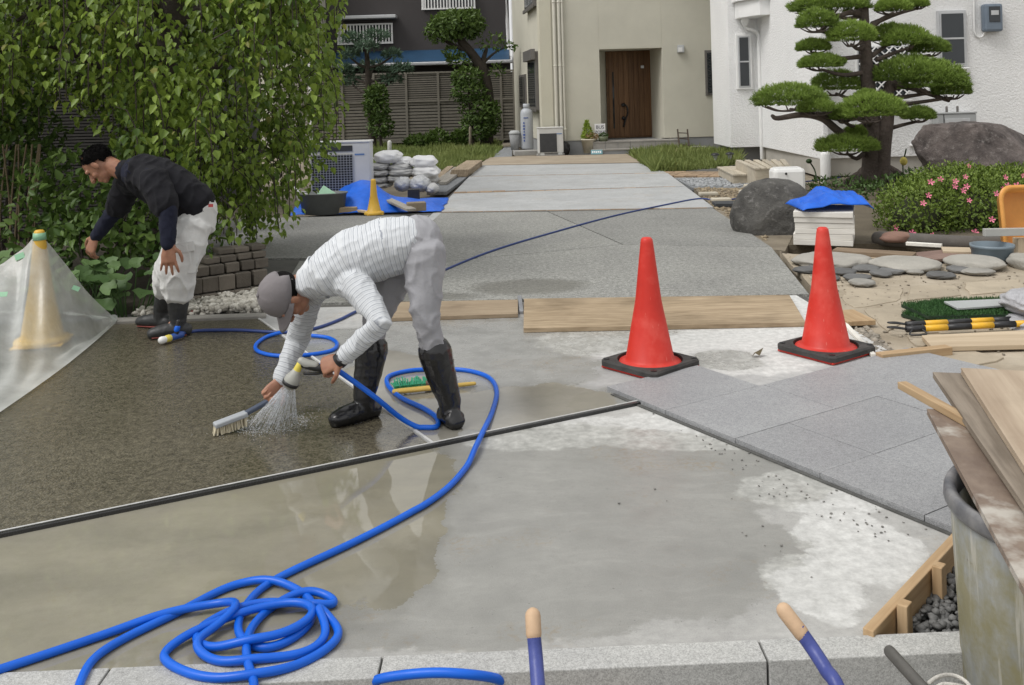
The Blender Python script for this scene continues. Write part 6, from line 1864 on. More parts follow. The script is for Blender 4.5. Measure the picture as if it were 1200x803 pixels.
m_rim = M("bucket rim", (.10, .105, .12), .45, .35, 14., .2, 40., col2=(.30, .29, .28))
b_ = revolve([(.290, .50), (.305, .512), (.310, .524), (.309, .545), (.305, .555), (.295, .556), (.281, .55), (.276, .505)], 48); obj("rim", _at(b_, BC), m_rim, bk, smooth=True)
tube("handle_grip", catmull([BC + Vector((-.20, -.20, .50)), BC + Vector((-.26, -.27, .42)), BC + Vector((-.19, -.30, .36))], 5), .012, m_rim, bk, 8)
# boards sticking out of the bucket
m_form = None
def formply():
    m, nt, out = new_mat("used form ply"); k = NT(nt); p = k.objc()
    n1 = k.noise(k.vmath('MULTIPLY', p, (2., 4., 4.)), 2.2, 6, .65); n2 = k.noise(p, 30., 5)
    c = k.mix(k.ramp(n1, .35, .62), (.125, .08, .055), (.23, .17, .125))
    c = k.mix(k.ramp(k.noise(p, 4.4, 5, .6), .54, .64), c, (.46, .43, .38))
    c = k.mix(.15, c, k.mix(n2, (.05, .04, .03), (.5, .45, .4)))
    bs_ = k.bsdf(Base_Color=c, Roughness=.6); k.put(bs_.inputs['Normal'], k.bump(n2, .15, .003))
    nt.links.new(bs_.outputs[0], out.inputs[0]); return m
m_form = formply()
m_plyface = wood("plywood sheet", (.27, .20, .14), (.47, .385, .29), .8, 3.6, .4, .03)
def laid(name, label, x0, y0, x1, y1, z, w, th, mat, ext=.35, cat="board"):
    """a board lying on the bucket: its left edge seen from (x0,y0) to (x1,y1), w wide to the right"""
    a, c = P(x0, y0, z), P(x1, y1, z)
    d = (c - a).normalized(); c = c + d * ext
    s_ = Vector((-d.y, d.x, 0)); s_ = s_ if s_.x > 0 else -s_
    bb = bmesh.new(); L = (c - a).length
    # plies: three thin layers, the outer ones a hair proud
    for k_, zz_ in enumerate((-1, 0, 1)): bm_box(bb, (0, 0, zz_ * th / 3), (L - (.0015 if zz_ == 0 else 0), w - (.0015 if zz_ == 0 else 0), th / 3 - .0004))
    mt = Matrix(((d.x, s_.x, 0, 0), (d.y, s_.y, 0, 0), (0, 0, 1, 0), (0, 0, 0, 1)))
    o = obj(name, bb, mat, None, Matrix.Translation((a + c) / 2 + s_ * w / 2 - Vector((0, 0, th / 2))) @ mt)
    return tag(o, label, cat)
laid("form_ply_board", "stained brown form ply board laid across the big bucket", 1086, 479, 1200, 690, .453, .24, .018, m_form)
laid("ply_offcut", "grey brown ply strip lying between the stained board and the pale sheet", 1093, 436, 1200, 592, .487, .20, .02, wood("weathered grey ply", (.13, .105, .08), (.33, .28, .225), .8, 7., .35, .03))
laid("plywood_sheet", "wide pale plywood sheet lying on top of the boards at the right border", 1126, 431, 1200, 546, .514, .62, .022, m_plyface)
tag(beam("timber_stick", P(1057, 451, .466), P(1150, 503, .466), .034, .024, m_raw), "short raw pine stick poking out from under the boards on the bucket", "timber")
# ---- wheelbarrow handles reaching into the picture from below
m_bluet = M("blue steel tube", (.045, .065, .26), .4, .3, 18., .15, 60., col2=(.09, .11, .34))
m_grip = M("tan rubber grip", (.52, .36, .23), .6, .15, 20., .15, 90.)
wbw = thing("wheelbarrow", "blue wheelbarrow handles with tan grips rising from the bottom edge", "wheelbarrow", (.3, 1.9, -.12))
h1 = [W(625, 738, 2.06), W(628, 770, 2.03), W(631, 810, 1.98), W(636, 870, 1.9), Vector((.09, 1.78, -.05))]
h2 = [W(936, 737, 2.06), W(952, 760, 2.04), W(968, 785, 2.0), W(990, 825, 1.94), Vector((.72, 1.78, -.05))]
tube("handle_tube", catmull(h1, 6), .0155, m_bluet, wbw, 16); tube("handle_tube", catmull(h2, 6), .0155, m_bluet, wbw, 16)
tube("grip", [W(625.5, 743, 2.055), W(624.5, 722, 2.075)], .0172, m_grip, wbw, 16); tube("grip", [W(939, 742, 2.057), W(919, 716, 2.08)], .0172, m_grip, wbw, 16)
beam("cross_bar", Vector((.09, 1.78, -.05)), Vector((.72, 1.78, -.05)), .03, .03, m_bluet, wbw)
tag(tube("steel_pipe", [W(1043, 764, 2.12), W(1110, 838, 1.9)], .0135, M("old steel pipe", (.12, .115, .105), .5, .3, 15., .3, 40., metal=.4), None, 14), "old grey steel pipe poking up from the bottom edge beside the bucket", "pipe")
rp_ = [W(1088, 801, 2.12), W(1098, 794, 2.14), W(1110, 791, 2.16), W(1122, 793, 2.16), W(1132, 799, 2.14), W(1136, 806, 2.12), W(1120, 803, 2.1), W(1105, 802, 2.1), W(1095, 808, 2.08)]
tag(rope("rope_end", catmull(rp_, 6), .0045, M("white rope", (.62, .60, .55), .9, .15, 60., .8, 200.), None, 8), "loop of white rope lying at the foot of the bucket", "rope")
# ================================================================== HOSES
m_hose = M("blue hose", (.004, .10, .56), .36, .10, 3., 0., 40., spec=.35, col2=(.006, .13, .68))
m_hose_d = M("dark blue hose", (.016, .04, .17), .38, .12, 3., spec=.5)
HR = .0118
def zc(x, y): return (x * .3772, 500 + y * .3772)
coil = [(850, 475), (775, 540), (738, 610), (755, 665), (830, 690), (920, 652), (975, 592), (960, 530), (880, 490), (780, 483), (690, 505), (560, 575), (420, 640), (300, 710), (258, 775), (240, 840), (300, 905), (500, 945), (700, 915), (795, 820), (768, 740), (768, 670), (800, 600), (870, 545), (960, 520), (1030, 532), (1034, 556), (960, 562), (840, 556), (720, 578), (640, 612), (606, 652), (640, 686), (740, 693), (860, 676), (955, 628), (972, 585), (900, 566), (760, 588), (620, 640), (522, 690), (512, 728), (600, 772), (720, 786), (850, 768), (980, 715), (1056, 650), (1030, 606), (985, 590), (1018, 640), (960, 700), (820, 727), (700, 738), (622, 706), (614, 680), (660, 640), (740, 592), (690, 560), (500, 592), (300, 655), (0, 755), (-250, 830)]
NZ = W(368, 428, 4.10)            # back end of the spray nozzle in the hand
path = [NZ, W(392, 433, 4.12), W(410, 444, 4.13), W(440, 466, 4.12), P(470, 490, .06), P(492, 501, HR), P(511, 500, HR), P(512, 490, HR), P(497, 479, HR), P(470, 466, HR), P(455, 452, HR), P(456, 441, HR), P(480, 434.5, HR), P(510, 433, HR), P(545, 434, HR), P(572, 442, HR), P(582, 458, HR), P(577, 482, HR), P(566, 506, HR + .008), P(557, 525, .028), P(546, 548, HR), P(522, 574, HR), P(480, 602, HR), P(400, 643, HR)]
dense = catmull(path, 8)
cp = [P(*zc(x, y), HR) for x, y in coil]
dense += catmull([dense[-1]] + cp, 9)[1:]
# lift every later turn over the earlier ones it crosses
pts = [Vector(p) for p in dense]
n0 = len(catmull(path, 8)) - 10
arr = np.array([(p.x, p.y) for p in pts]); zz = np.array([p.z for p in pts])
base = np.array([p.z for p in pts])
for i in range(n0, len(pts)):
    d = np.hypot(arr[:max(0, i - 14), 0] - arr[i, 0], arr[:max(0, i - 14), 1] - arr[i, 1])
    near = np.where(d < HR * 2.0)[0]
    near = near[near >= n0 - 20]
    if len(near): zz[i] = max(zz[i], max(zz[k] + math.sqrt(max(0, (2 * HR) ** 2 - d[k] ** 2)) for k in near))
def glide(a, w, lo):                   # a hose bends slowly
    ker = np.hanning(2 * w + 3)[1:-1]; ker /= ker.sum()
    s_ = np.convolve(np.pad(a, w, mode='edge'), ker, mode='valid')
    out_ = a.copy(); out_[lo:] = s_[lo:]; return out_
zz = np.maximum(glide(np.maximum(glide(zz, 9, n0), zz * .8), 8, n0), HR)
xs_, ys_ = glide(arr[:, 0], 7, n0), glide(arr[:, 1], 7, n0)
for i, p in enumerate(pts): p.x, p.y, p.z = xs_[i], ys_[i], max(zz[i], HR if i >= n0 else zz[i])
# keep the slab and the kerb below the hose
hz = rope("garden_hose", pts, HR, m_hose, None, 12)
tag(hz, "bright blue garden hose coiled on the wet slab, leading to the striped man's hand", "hose")
arc = catmull([P(420, 815, -.11), P(440, 803, -.02), P(470, 797, .01), P(510, 794, .025), P(550, 796, .02), P(582, 801, -.02), P(605, 812, -.1)], 8)
tag(rope("garden_hose", [p + Vector((0, 0, HR)) for p in arc], HR, m_hose, None, 12), "short bow of bright blue hose over the kerb at the bottom edge", "hose")
h2 = [P(212, 391, .03), P(235, 387.5, HR), P(280, 387, HR), P(330, 389.5, HR), P(365, 386, HR), P(395, 376, HR), P(420, 364, HR), P(450, 352, HR), P(480, 338, HR), P(520, 317, HR), P(580, 293, HR), P(650, 272, HR), P(720, 253, HR), P(780, 240, HR), P(818, 233, HR), P(838, 234.5, HR), P(862, 233, HR), P(885, 226, HR), P(910, 219, .02), P(935, 214, .03), P(962, 211, .05), P(985, 208, .05)]
tag(rope("garden_hose", catmull(h2, 8), .0105, m_hose_d, None, 10), "dark blue hose running from the left nozzle across the drive to the white house", "hose")
h3 = [P(330, 389.5, .02), P(312, 395, HR), P(300, 404, HR), P(303, 412, HR), P(325, 417, HR), P(360, 416, HR), P(388, 411, HR), P(395, 403, HR), P(385, 396, HR), P(362, 393, .02), P(340, 390.5, .028)]
tag(rope("garden_hose", catmull(h3, 8), .0115, m_hose, None, 10), "loose loop of blue hose on the wet aggregate behind the cap", "hose")
# nozzle lying at the left end
m_nozb = M("nozzle blue", (.03, .08, .30), .4); m_nozw = M("nozzle white", (.72, .72, .70), .4); m_nozy = M("nozzle yellow", (.66, .55, .10), .4); m_nozg = M("nozzle grey", (.34, .34, .31), .4)
nz = thing("spray_nozzle", "hose nozzle with a white tip lying by the man in navy's boots", "nozzle", P(203, 396))
nd = (P(189, 399) - P(210, 393)).normalized()
nb = P(203, 395, .03)
tube("body", [nb - nd * .06, nb + nd * .03], [.022, .02], m_nozb, nz, 14); tube("collar", [nb + nd * .03, nb + nd * .05], .0225, m_nozy, nz, 14); tube("tip", [nb + nd * .05, nb + nd * .085], [.018, .024], m_nozw, nz, 14)
tube("grip", [nb - nd * .02, nb - nd * .03 + Vector((.01, .0, .09))], [.016, .014], m_black, nz, 10); tube("trigger_ring", [nb - nd * .022 + Vector((.005, 0, .04)), nb - nd * .026 + Vector((.007, 0, .055))], .0175, m_hose, nz, 10)
# nozzle in the striped man's hand
sn = thing("spray_nozzle", "grey pistol spray nozzle held in the striped man's hand", "nozzle", W(352, 436, 4.1))
h0 = W(345, 440, 4.1); hd = (W(340, 451, 4.1) - W(350, 431, 4.1)).normalized()
tube("spray_head", [h0 - hd * .012, h0 + hd * .012, h0 + hd * .03], [.022, .034, .036], m_nozg, sn, 18)
tube("head_ring", [h0 + hd * .03, h0 + hd * .046], [.038, .036], m_black, sn, 18, cap='flat')
tube("neck", [h0 - hd * .07, h0 - hd * .012], [.014, .018], m_nozy, sn, 14); tube("barrel", [h0 - hd * .07, W(358, 426, 4.1), W(370, 428.5, 4.1)], [.018, .02, .017], m_nozg, sn, 14)
tube("grip", [W(356, 427, 4.1), W(372, 431, 4.1), W(388, 432, 4.1)], [.017, .018, .016], m_black, sn, 12); tube("trigger", [W(357, 438, 4.1), W(372, 438, 4.1), W(384, 436, 4.1)], .006, m_black, sn, 8)
# ---- spray of water
def watermat():
    m, nt, out = new_mat("water drops"); k = NT(nt)
    g = k.bsdf(Base_Color=(.95, .97, 1.), Roughness=.08)
    k.put(g.inputs['Specular IOR Level'], .9)
    t = k.n("BsdfTransparent", Color=(.97, .98, .99))
    f = k.ramp(k.noise(k.pos(), 60., 2), .3, .7, .16, .45)
    mx = k.n("MixShader", _0=f, _1=t.outputs[0], _2=g.outputs[0]); nt.links.new(mx.outputs[0], out.inputs[0]); return m
m_water = watermat()
rg = random.Random(17)
src = h0 + hd * .046
tgt = P(318, 498)
b_ = bmesh.new()
for i in range(420):
    a_ = rg.uniform(0, 6.28); rr_ = math.sqrt(rg.random()) if i % 3 else 1.
    s_ = src + Vector((math.cos(a_) * .022 * rr_, math.sin(a_) * .022 * rr_, rg.uniform(-.004, .004)))
    e_ = tgt + Vector((math.cos(a_) * .115 * rr_, math.sin(a_) * .10 * rr_, 0))
    t0 = rg.uniform(0, .85); t1 = min(1, t0 + rg.uniform(.12, .5))
    pa, pc = s_.lerp(e_, t0), s_.lerp(e_, t1)
    loft(b_, [pa, (pa + pc) / 2, pc], [.0005, .0010, .0006], 5, ref=(.2, .9, .1), cap='flat')
sp3 = []
for i in range(1700):                  # splash where it lands
    a_ = rg.uniform(0, 6.28); rr_ = rg.gauss(.115, .022) if i % 3 else abs(rg.gauss(.09, .09))
    c_ = tgt + Vector((math.cos(a_) * rr_ * 1.25, math.sin(a_) * rr_, abs(rg.gauss(.0, .010)) + .003)); sp3.append(tuple(c_))
tag(pebbles("water_splash", sp3, .0016, m_water, seed=44, flat=1.), "white splash of drops where the spray hits the ground", "water", kind='stuff')
tag(obj("water_spray", b_, m_water, None, smooth=True), "fan of water spraying from the nozzle onto the wet aggregate", "water", kind='stuff')
# ---- brushes
m_steelb = M("brush back grey", (.36, .38, .40), .4, .1, 10.)
br = thing("scrubbing_brush", "grey hand brush with pale bristles in the striped man's right hand", "brush", W(270, 492, 4.33))
ba, bb_ = P(251, 499, .045), P(289, 484.5, .07)
bd = (bb_ - ba).normalized()
beam("brush_head", ba, bb_, .05, .022, m_steelb, br, bevel=.006)
beam("brush_handle", bb_ - bd * .01, bb_ + bd * .10 + Vector((0, 0, .018)), .032, .02, M("brush handle navy", (.06, .075, .11), .4), br, bevel=.006)
bx_ = bmesh.new()
for i in range(16):
    for j in range(4):
        p = ba.lerp(bb_, (i + .5) / 16) + Vector((-bd.y, bd.x, 0)).normalized() * ((j - 1.5) * .011)
        q = p + Vector((rg.gauss(0, .006), rg.gauss(0, .006), 0)); 
        loft(bx_, [p + Vector((0, 0, -.008)), Vector((q.x, q.y, max(.004, p.z - .05)))], [.003, .0038], 5, ref=(.3, .9, 0), cap='flat')
tag(obj("bristles", bx_, M("pale bristles", (.58, .52, .38), .7), br), kind='stuff')
yb = thing("scrubbing_brush", "yellow handled brush with green bristles lying behind the near boot", "brush", P(505, 455))
y0, y1 = P(462, 459, .02), P(556, 449.5, .016)
yd = (y1 - y0).normalized(); yn = Vector((-yd.y, yd.x, 0))
m_yelw = M("yellow brush wood", (.62, .42, .10), .5, .15, 8.)
b_ = bmesh.new(); L_ = (y1 - y0).length
for i in range(2): pass
loft(b_, [y0, y0 + yd * L_ * .1, y0 + yd * L_ * .45, y0 + yd * L_ * .55, y0 + yd * L_ * .9, y1], [(.020, .011), (.024, .012), (.024, .012), (.014, .011), (.014, .010), (.012, .009)], 14)
obj("brush_back", b_, m_yelw, yb, smooth=True)
b_ = bmesh.new()
for i in range(26):
    for j in range(3):
        p = y0 + yd * (L_ * .02 + L_ * .42 * i / 25) + yn * .018 + Vector((0, 0, .002 + j * .008))
        loft(b_, [p, p + yn * rg.uniform(.045, .06) + Vector((rg.gauss(0, .006), 0, rg.uniform(.0, .03))) + yd * rg.gauss(0, .004)], [.0035, .004], 5, ref=(.1, .2, 1), cap='flat')
tag(obj("bristles", b_, M("green bristles", (.03, .30, .16), .5), yb), kind='stuff')
b_ = bmesh.new(); bm_box(b_, (0, 0, 0), (.06, .05, .03)); obj("ferrule", b_, M("rusty brown", (.15, .09, .07), .7), yb, Matrix.Translation(y0 + yd * L_ * .47 + yn * .035 + Vector((0, 0, .012))) @ Matrix.Rotation(.3, 4, 'Z'), bevel=.008)

# ================================================================== PEOPLE
def remesh(b_, voxel, smooth_it=6, fac=.5):
    """fuse overlapping closed forms into one continuous skin"""
    bmesh.ops.recalc_face_normals(b_, faces=b_.faces)
    me = bpy.data.meshes.new("tmp"); b_.to_mesh(me); b_.free()
    o = bpy.data.objects.new("tmp", me); COL.objects.link(o)
    md = o.modifiers.new("r", 'REMESH'); md.mode = 'VOXEL'; md.voxel_size = voxel; md.use_smooth_shade = True
    if smooth_it:
        ms = o.modifiers.new("s", 'SMOOTH'); ms.factor = fac; ms.iterations = smooth_it
    dg = bpy.context.evaluated_depsgraph_get(); dg.update()
    out = bpy.data.meshes.new_from_object(o.evaluated_get(dg))
    COL.objects.unlink(o); bpy.data.objects.remove(o); bpy.data.meshes.remove(me)
    out.polygons.foreach_set("use_smooth", np.ones(len(out.polygons), dtype=bool))
    return out
def getco(me):
    a = np.empty(len(me.vertices) * 3, dtype=np.float32); me.vertices.foreach_get("co", a); return a.reshape(-1, 3).astype(float)
def getno(me):
    a = np.empty(len(me.vertices) * 3, dtype=np.float32); me.vertex_normals.foreach_get("vector", a); return a.reshape(-1, 3).astype(float)
def along(co, chains):
    """for each vertex: nearest chain, arc length on it, relative height"""
    best = np.full(len(co), 1e9); s_out = np.zeros(len(co)); which = np.zeros(len(co), dtype=int)
    for ci, (pts_, wgt) in enumerate(chains):
        acc = 0.
        P_ = [np.array(p) for p in pts_]
        for i in range(len(P_) - 1):
            a, c = P_[i], P_[i + 1]; ab = c - a; L = np.linalg.norm(ab)
            t = (co - a) @ ab / (L * L)
            lo = 0. if i else -5.; hi = 1. if i < len(P_) - 2 else 5.
            tc = np.clip(t, 0, 1)
            d = np.linalg.norm(co - (a + tc[:, None] * ab), axis=1) / wgt
            m_ = d < best
            best[m_] = d[m_]; s_out[m_] = acc + np.clip(t, lo, hi)[m_] * L; which[m_] = ci
            acc += L
    return s_out, which
def wrinkle(me, chains, amp, freq, seed=0., aniso=2.5, fine=.35, ringw=.42):
    """cloth folds: ridges that run round the limb, crossed by slanting ones"""
    co, no = getco(me), getno(me)
    s, w = along(co, chains)
    out = np.empty(len(co))
    for i in range(len(co)):
        p = co[i]
        v = Vector((p[0] * freq / aniso + seed, p[1] * freq / aniso, p[2] * freq / aniso))
        n1 = mnoise.noise(Vector((v.x, v.y, s[i] * freq * 1.6 + v.z)))
        n2 = mnoise.noise(Vector((p[0] * freq * 1.3 + 5, p[1] * freq * 1.3, p[2] * freq * 1.3 + seed)))
        r = max(0., 1 - abs(n1) * 2.4) ** 2 * 1.6 - .4
        n3 = mnoise.noise(Vector((p[0] * freq * 2.2 + p[2] * freq + seed, p[1] * freq * 1.4, p[2] * freq * 1.2 - p[0] * freq * .9)))
        out[i] = r * ringw + n2 * fine + (max(0., 1 - abs(n3) * 2.6) ** 2 * 1.3 - .35) * .7
    co = co + no * (out * amp)[:, None]
    me.vertices.foreach_set("co", co.astype(np.float32).ravel()); me.update()
    at = me.attributes.new("along", 'FLOAT', 'POINT'); at.data.foreach_set("value", s.astype(np.float32))
    aw = me.attributes.new("limb", 'FLOAT', 'POINT'); aw.data.foreach_set("value", w.astype(np.float32))
    return me
def cloth(name, col, var=.12, rough=.85, stripes=None, weave=700., sheen=.02):
    m, nt, out = new_mat(name); k = NT(nt); p = k.pos()
    n1 = k.noise(p, 7., 5)
    c = k.mix(k.ramp(n1, .3, .7), scl(col, 1 - var), scl(col, 1 + var))
    if stripes:
        s = k.n("Attribute", {'attribute_name': 'along'}).outputs['Fac']
        s = k.math('ADD', s, k.math('MULTIPLY', k.noise(p, 7., 4), .020))
        f = k.math('FRACT', k.math('MULTIPLY', s, 1 / stripes[0]))
        line = k.math('MULTIPLY', k.ramp(f, .08, .13), k.ramp(f, .26, .21))
        line2 = k.math('MULTIPLY', k.ramp(f, .50, .54), k.ramp(f, .66, .62))
        c = k.mix(line, c, stripes[1]); c = k.mix(k.math('MULTIPLY', line2, .8), c, stripes[2])
    b2 = k.bsdf(Base_Color=c, Roughness=rough)
    k.put(b2.inputs['Specular IOR Level'], .2); k.put(b2.inputs['Sheen Weight'], sheen)
    nf = k.noise(k.vmath('ADD', k.vmath('MULTIPLY', p, (11., 11., 7.)), k.vmath('MULTIPLY', k.noise(p, 6., 3, col=True), (2.5, 2.5, 2.5))), 1.6, 4, .55)
    rid = k.math('ABSOLUTE', k.math('SUBTRACT', nf, .5))
    b1 = k.bump(rid, .22, .03)
    k.put(b2.inputs['Normal'], k.bump(k.noise(p, weave, 2), .2, .001, b1))
    nt.links.new(b2.outputs[0], out.inputs[0]); return m
def skinmat():
    m, nt, out = new_mat("tanned skin"); k = NT(nt); p = k.pos()
    c = k.mix(k.ramp(k.noise(p, 18., 5), .3, .7), (.27, .125, .075), (.40, .20, .125))
    c = k.mix(k.ramp(k.noise(p, 55., 3), .55, .75, 0, .4), c, (.30, .11, .08))
    b2 = k.bsdf(Base_Color=c, Roughness=.5); k.put(b2.inputs['Subsurface Weight'], .15); k.put(b2.inputs['Subsurface Radius'], (.012, .004, .002))
    k.put(b2.inputs['Normal'], k.bump(k.noise(p, 320., 3), .12, .001)); nt.links.new(b2.outputs[0], out.inputs[0]); return m
m_skin = skinmat()
m_hair = M("black hair", (.006, .005, .005), .8, .3, 60., 1., 300., spec=.12, bdist=.006)
m_boot = M("black rubber boot", (.010, .010, .011), .22, .25, 8., .12, 14., spec=.6)
m_boot2 = M("dull rubber boot", (.035, .036, .037), .5, .3, 8., .15, 14., spec=.4)
m_sole = M("red brown sole", (.20, .045, .035), .6)
def headframe(c, up, fwd):
    u = Vector(up).normalized(); f = Vector(fwd); f = (f - u * f.dot(u)).normalized(); r = f.cross(u)
    return Matrix(((r.x, f.x, u.x, c[0]), (r.y, f.y, u.y, c[1]), (r.z, f.z, u.z, c[2]), (0, 0, 0, 1)))
def add_head(b_, T):
    def el(c, r): ball(b_, c, r, T, 3)
    el((0, -.012, .032), (.074, .094, .088)); el((0, .01, -.01), (.066, .078, .08))
    el((0, .03, -.055), (.052, .058, .052)); el((0, .064, -.092), (.024, .022, .02))
    el((.034, .058, -.03), (.026, .026, .024)); el((-.034, .058, -.03), (.026, .026, .024))
    for a, c, r0, r1 in (((0, .088, .012), (0, .112, -.026), .010, .016), ((-.044, .076, .026), (.044, .076, .026), .013, .013), ((-.022, .086, -.062), (.022, .086, -.062), .009, .009), ((-.02, .084, -.073), (.02, .084, -.073), .008, .008)):
        loft(b_, [T @ Vector(a), T @ Vector(c)], [r0, r1], 8, ref=(.3, .5, .8))
    for s_ in (-1, 1):
        el((s_ * .018, .100, -.030), (.009, .009, .008))
        ball(b_, (s_ * .077, -.012, -.008), (.010, .021, .033), T @ Matrix.Rotation(s_ * .25, 4, 'Z'), 2)
def add_hand(b_, wr, d, n, side, curl=(25, 30, 20), spread=.12, size=1., thumb=.5):
    """palm, four unequal bent fingers and a thumb off the side of the palm"""
    d = Vector(d).normalized(); n = Vector(n); n = (n - d * n.dot(d)).normalized(); s = d.cross(n) * side
    k = size
    loft(b_, [wr - d * .02 * k, wr + d * .015 * k, wr + d * .05 * k, wr + d * .088 * k], [(.026 * k, .019 * k), (.029 * k, .018 * k), (.038 * k, .016 * k), (.040 * k, .013 * k)], 10, ref=n)
    for i, (off, ln) in enumerate(((.030, .070), (.010, .078), (-.010, .072), (-.029, .056))):
        p = wr + d * (.086 - abs(off) * .15) * k + s * off * k
        q = [p - d * .012 * k, p]; ang = 0.
        dd = (d + s * (off / .03) * spread).normalized()
        for j, (a_, f_) in enumerate(zip(curl, (.45, .32, .25))):
            ang += math.radians(a_ * (1 + .08 * i))
            q.append(q[-1] + (dd * math.cos(ang) + n * math.sin(ang)) * ln * f_ * k)
        r0 = (.0088 if i < 3 else .0076) * k
        loft(b_, q, [r0 * 1.08, r0 * 1.08, r0 * .98, r0 * .92, r0 * .72], 8, ref=s)
    p = wr + d * .02 * k + s * .026 * k
    t1 = p + (d * .55 + s * .75 + n * .25 * thumb).normalized() * .036 * k
    t2 = t1 + (d * .85 + s * .3 + n * .6 * thumb).normalized() * .030 * k
    t3 = t2 + (d * .9 + s * .05 + n * .9 * thumb).normalized() * .024 * k
    loft(b_, [p - d * .01 * k, p, t1, t2, t3], [.013 * k, .0135 * k, .0105 * k, .0098 * k, .0075 * k], 8, ref=n)
def person(label, J, o):
    """J: joints; o: dict of looks"""
    lat = (Vector(J['shR']) - Vector(J['shL'])).normalized()
    t = thing("person", label, "person", o['base'])
    V_ = lambda k: Vector(J[k])
    T = headframe(J['head'], o['hup'], o['hfwd'])
    # -- body: one continuous skin
    b_ = bmesh.new()
    add_head(b_, T)
    loft(b_, [V_('chest2'), V_('neck'), T @ Vector((0, -.03, -.03))], [.062, .058, .056], 12, ref=lat)
    loft(b_, [V_('pelvis'), V_('waist'), V_('chest'), V_('chest2')], [(.11, .14), (.10, .13), (.11, .15), (.09, .12)], 16, ref=lat)
    for s_ in 'LR':
        loft(b_, [V_('chest2').lerp(V_('sh' + s_), .5), V_('sh' + s_), V_('sh' + s_).lerp(V_('el' + s_), .5), V_('el' + s_)], [.05, .045, .038, .030], 10, ref=lat)
        loft(b_, [V_('el' + s_), V_('el' + s_).lerp(V_('wr' + s_), .35), V_('wr' + s_)], [.030, .032, .026], 10, ref=lat)
        loft(b_, [V_('pelvis').lerp(V_('hip' + s_), .6), V_('hip' + s_), V_('kn' + s_)], [.085, .085, .055], 10, ref=lat)
        loft(b_, [V_('kn' + s_), V_('kn' + s_).lerp(V_('an' + s_), .35), V_('an' + s_)], [.052, .048, .032], 10, ref=lat)
        loft(b_, [V_('an' + s_), V_('an' + s_).lerp(V_('toe' + s_) + Vector((0, 0, .02)), .25)], [.032, .02], 8, ref=lat)
        add_hand(b_, V_('wr' + s_), J['hd' + s_], J['hn' + s_], 1 if s_ == 'L' else -1, *o['hand' + s_])
    body = obj("body", remesh(b_, .0055, 2, .4), m_skin, t)
    # -- trousers
    b_ = bmesh.new()
    chains = [([tuple(V_('waist')), tuple(V_('pelvis'))], .15)]
    loft(b_, [V_('belt'), V_('pelvis')], [o['wr0'], o['wr1']], 18, ref=lat)
    for s_ in 'LR':
        bt = V_('an' + s_).lerp(V_('kn' + s_), o['hem'])
        q = [V_('pelvis').lerp(V_('hip' + s_), .55), V_('hip' + s_), V_('hip' + s_).lerp(V_('kn' + s_), .5) + Vector(o.get('thigh_off', (0, 0, 0))), V_('kn' + s_), V_('kn' + s_).lerp(bt, .6), bt]
        loft(b_, q, o['leg'], 14, ref=lat)
        chains.append(([tuple(V_('hip' + s_)), tuple(V_('kn' + s_)), tuple(bt)], .09))
    me = remesh(b_, .0075, 6)
    wrinkle(me, chains, o.get('twr', .009), o.get('tfq', 9.), 1.3 + o['seed'], fine=.2)
    tro = obj("trousers", me, o['mtrou'], t)
    # -- shirt
    b_ = bmesh.new()
    tor = [V_('hemc'), V_('waist'), V_('chest'), V_('chest2'), V_('neck').lerp(V_('chest2'), .35)]
    loft(b_, tor, o['torso'], 20, ref=lat)
    chains = [([tuple(p) for p in tor], .17)]
    for s_ in 'LR':
        wr = V_('el' + s_).lerp(V_('wr' + s_), o['cuff'])
        q = [V_('chest2').lerp(V_('sh' + s_), .45), V_('sh' + s_), V_('sh' + s_).lerp(V_('el' + s_), .5), V_('el' + s_), V_('el' + s_).lerp(wr, .5), wr]
        loft(b_, q, o['sleeve'], 14, ref=lat)
        chains.append(([tuple(V_('sh' + s_)), tuple(V_('el' + s_)), tuple(wr)], .062))
    me = remesh(b_, .007, 6)
    wrinkle(me, chains, o.get('swr', .008), 8., 7.7 + o['seed'], ringw=.12, fine=.5)
    shirt = obj("shirt", me, o['mshirt'], t)
    # -- boots
    for s_ in 'LR':
        b_ = bmesh.new()
        an, toe = V_('an' + s_), V_('toe' + s_)
        bt = an.lerp(V_('kn' + s_), o['boot'])
        fdir = Vector((toe.x - an.x, toe.y - an.y, 0)).normalized(); sd = Vector((-fdir.y, fdir.x, 0))
        loft(b_, [Vector((an.x, an.y, .05)), an + Vector((0, 0, .02)), an.lerp(bt, .5), bt], [.047, .052, .066, .077], 16, ref=sd)
        heel = Vector((an.x, an.y, 0)) - fdir * .045
        tp = Vector((toe.x, toe.y, 0))
        q = [heel + Vector((0, 0, .04)), heel.lerp(tp, .35) + Vector((0, 0, .045)), heel.lerp(tp, .7) + Vector((0, 0, .040)), tp - fdir * .03 + Vector((0, 0, .034))]
        loft(b_, q, [(.045, .042), (.046, .05), (.051, .042), (.044, .034)], 14, ref=(0, 0, 1))
        me = remesh(b_, .006, 4)
        co = getco(me); co[:, 2] = np.where(co[:, 2] < .012, .004 + np.clip(co[:, 2], -.02, .012) * .1, co[:, 2]); me.vertices.foreach_set("co", co.astype(np.float32).ravel())
        wrinkle(me, [([tuple(an), tuple(bt)], .06)], .0022, 11., o['seed'])
        bo = obj("boot", me, o['mboot'], t)
        if o.get('sole'):
            b_ = bmesh.new()
            loft(b_, [heel + Vector((0, 0, .011)), heel.lerp(tp, .5) + Vector((0, 0, .011)), tp - fdir * .03 + Vector((0, 0, .011))], [(.048, .007), (.05, .007), (.046, .007)], 14, ref=(0, 0, 1)); obj("sole", b_, m_sole, bo, smooth=True)
    return t, T
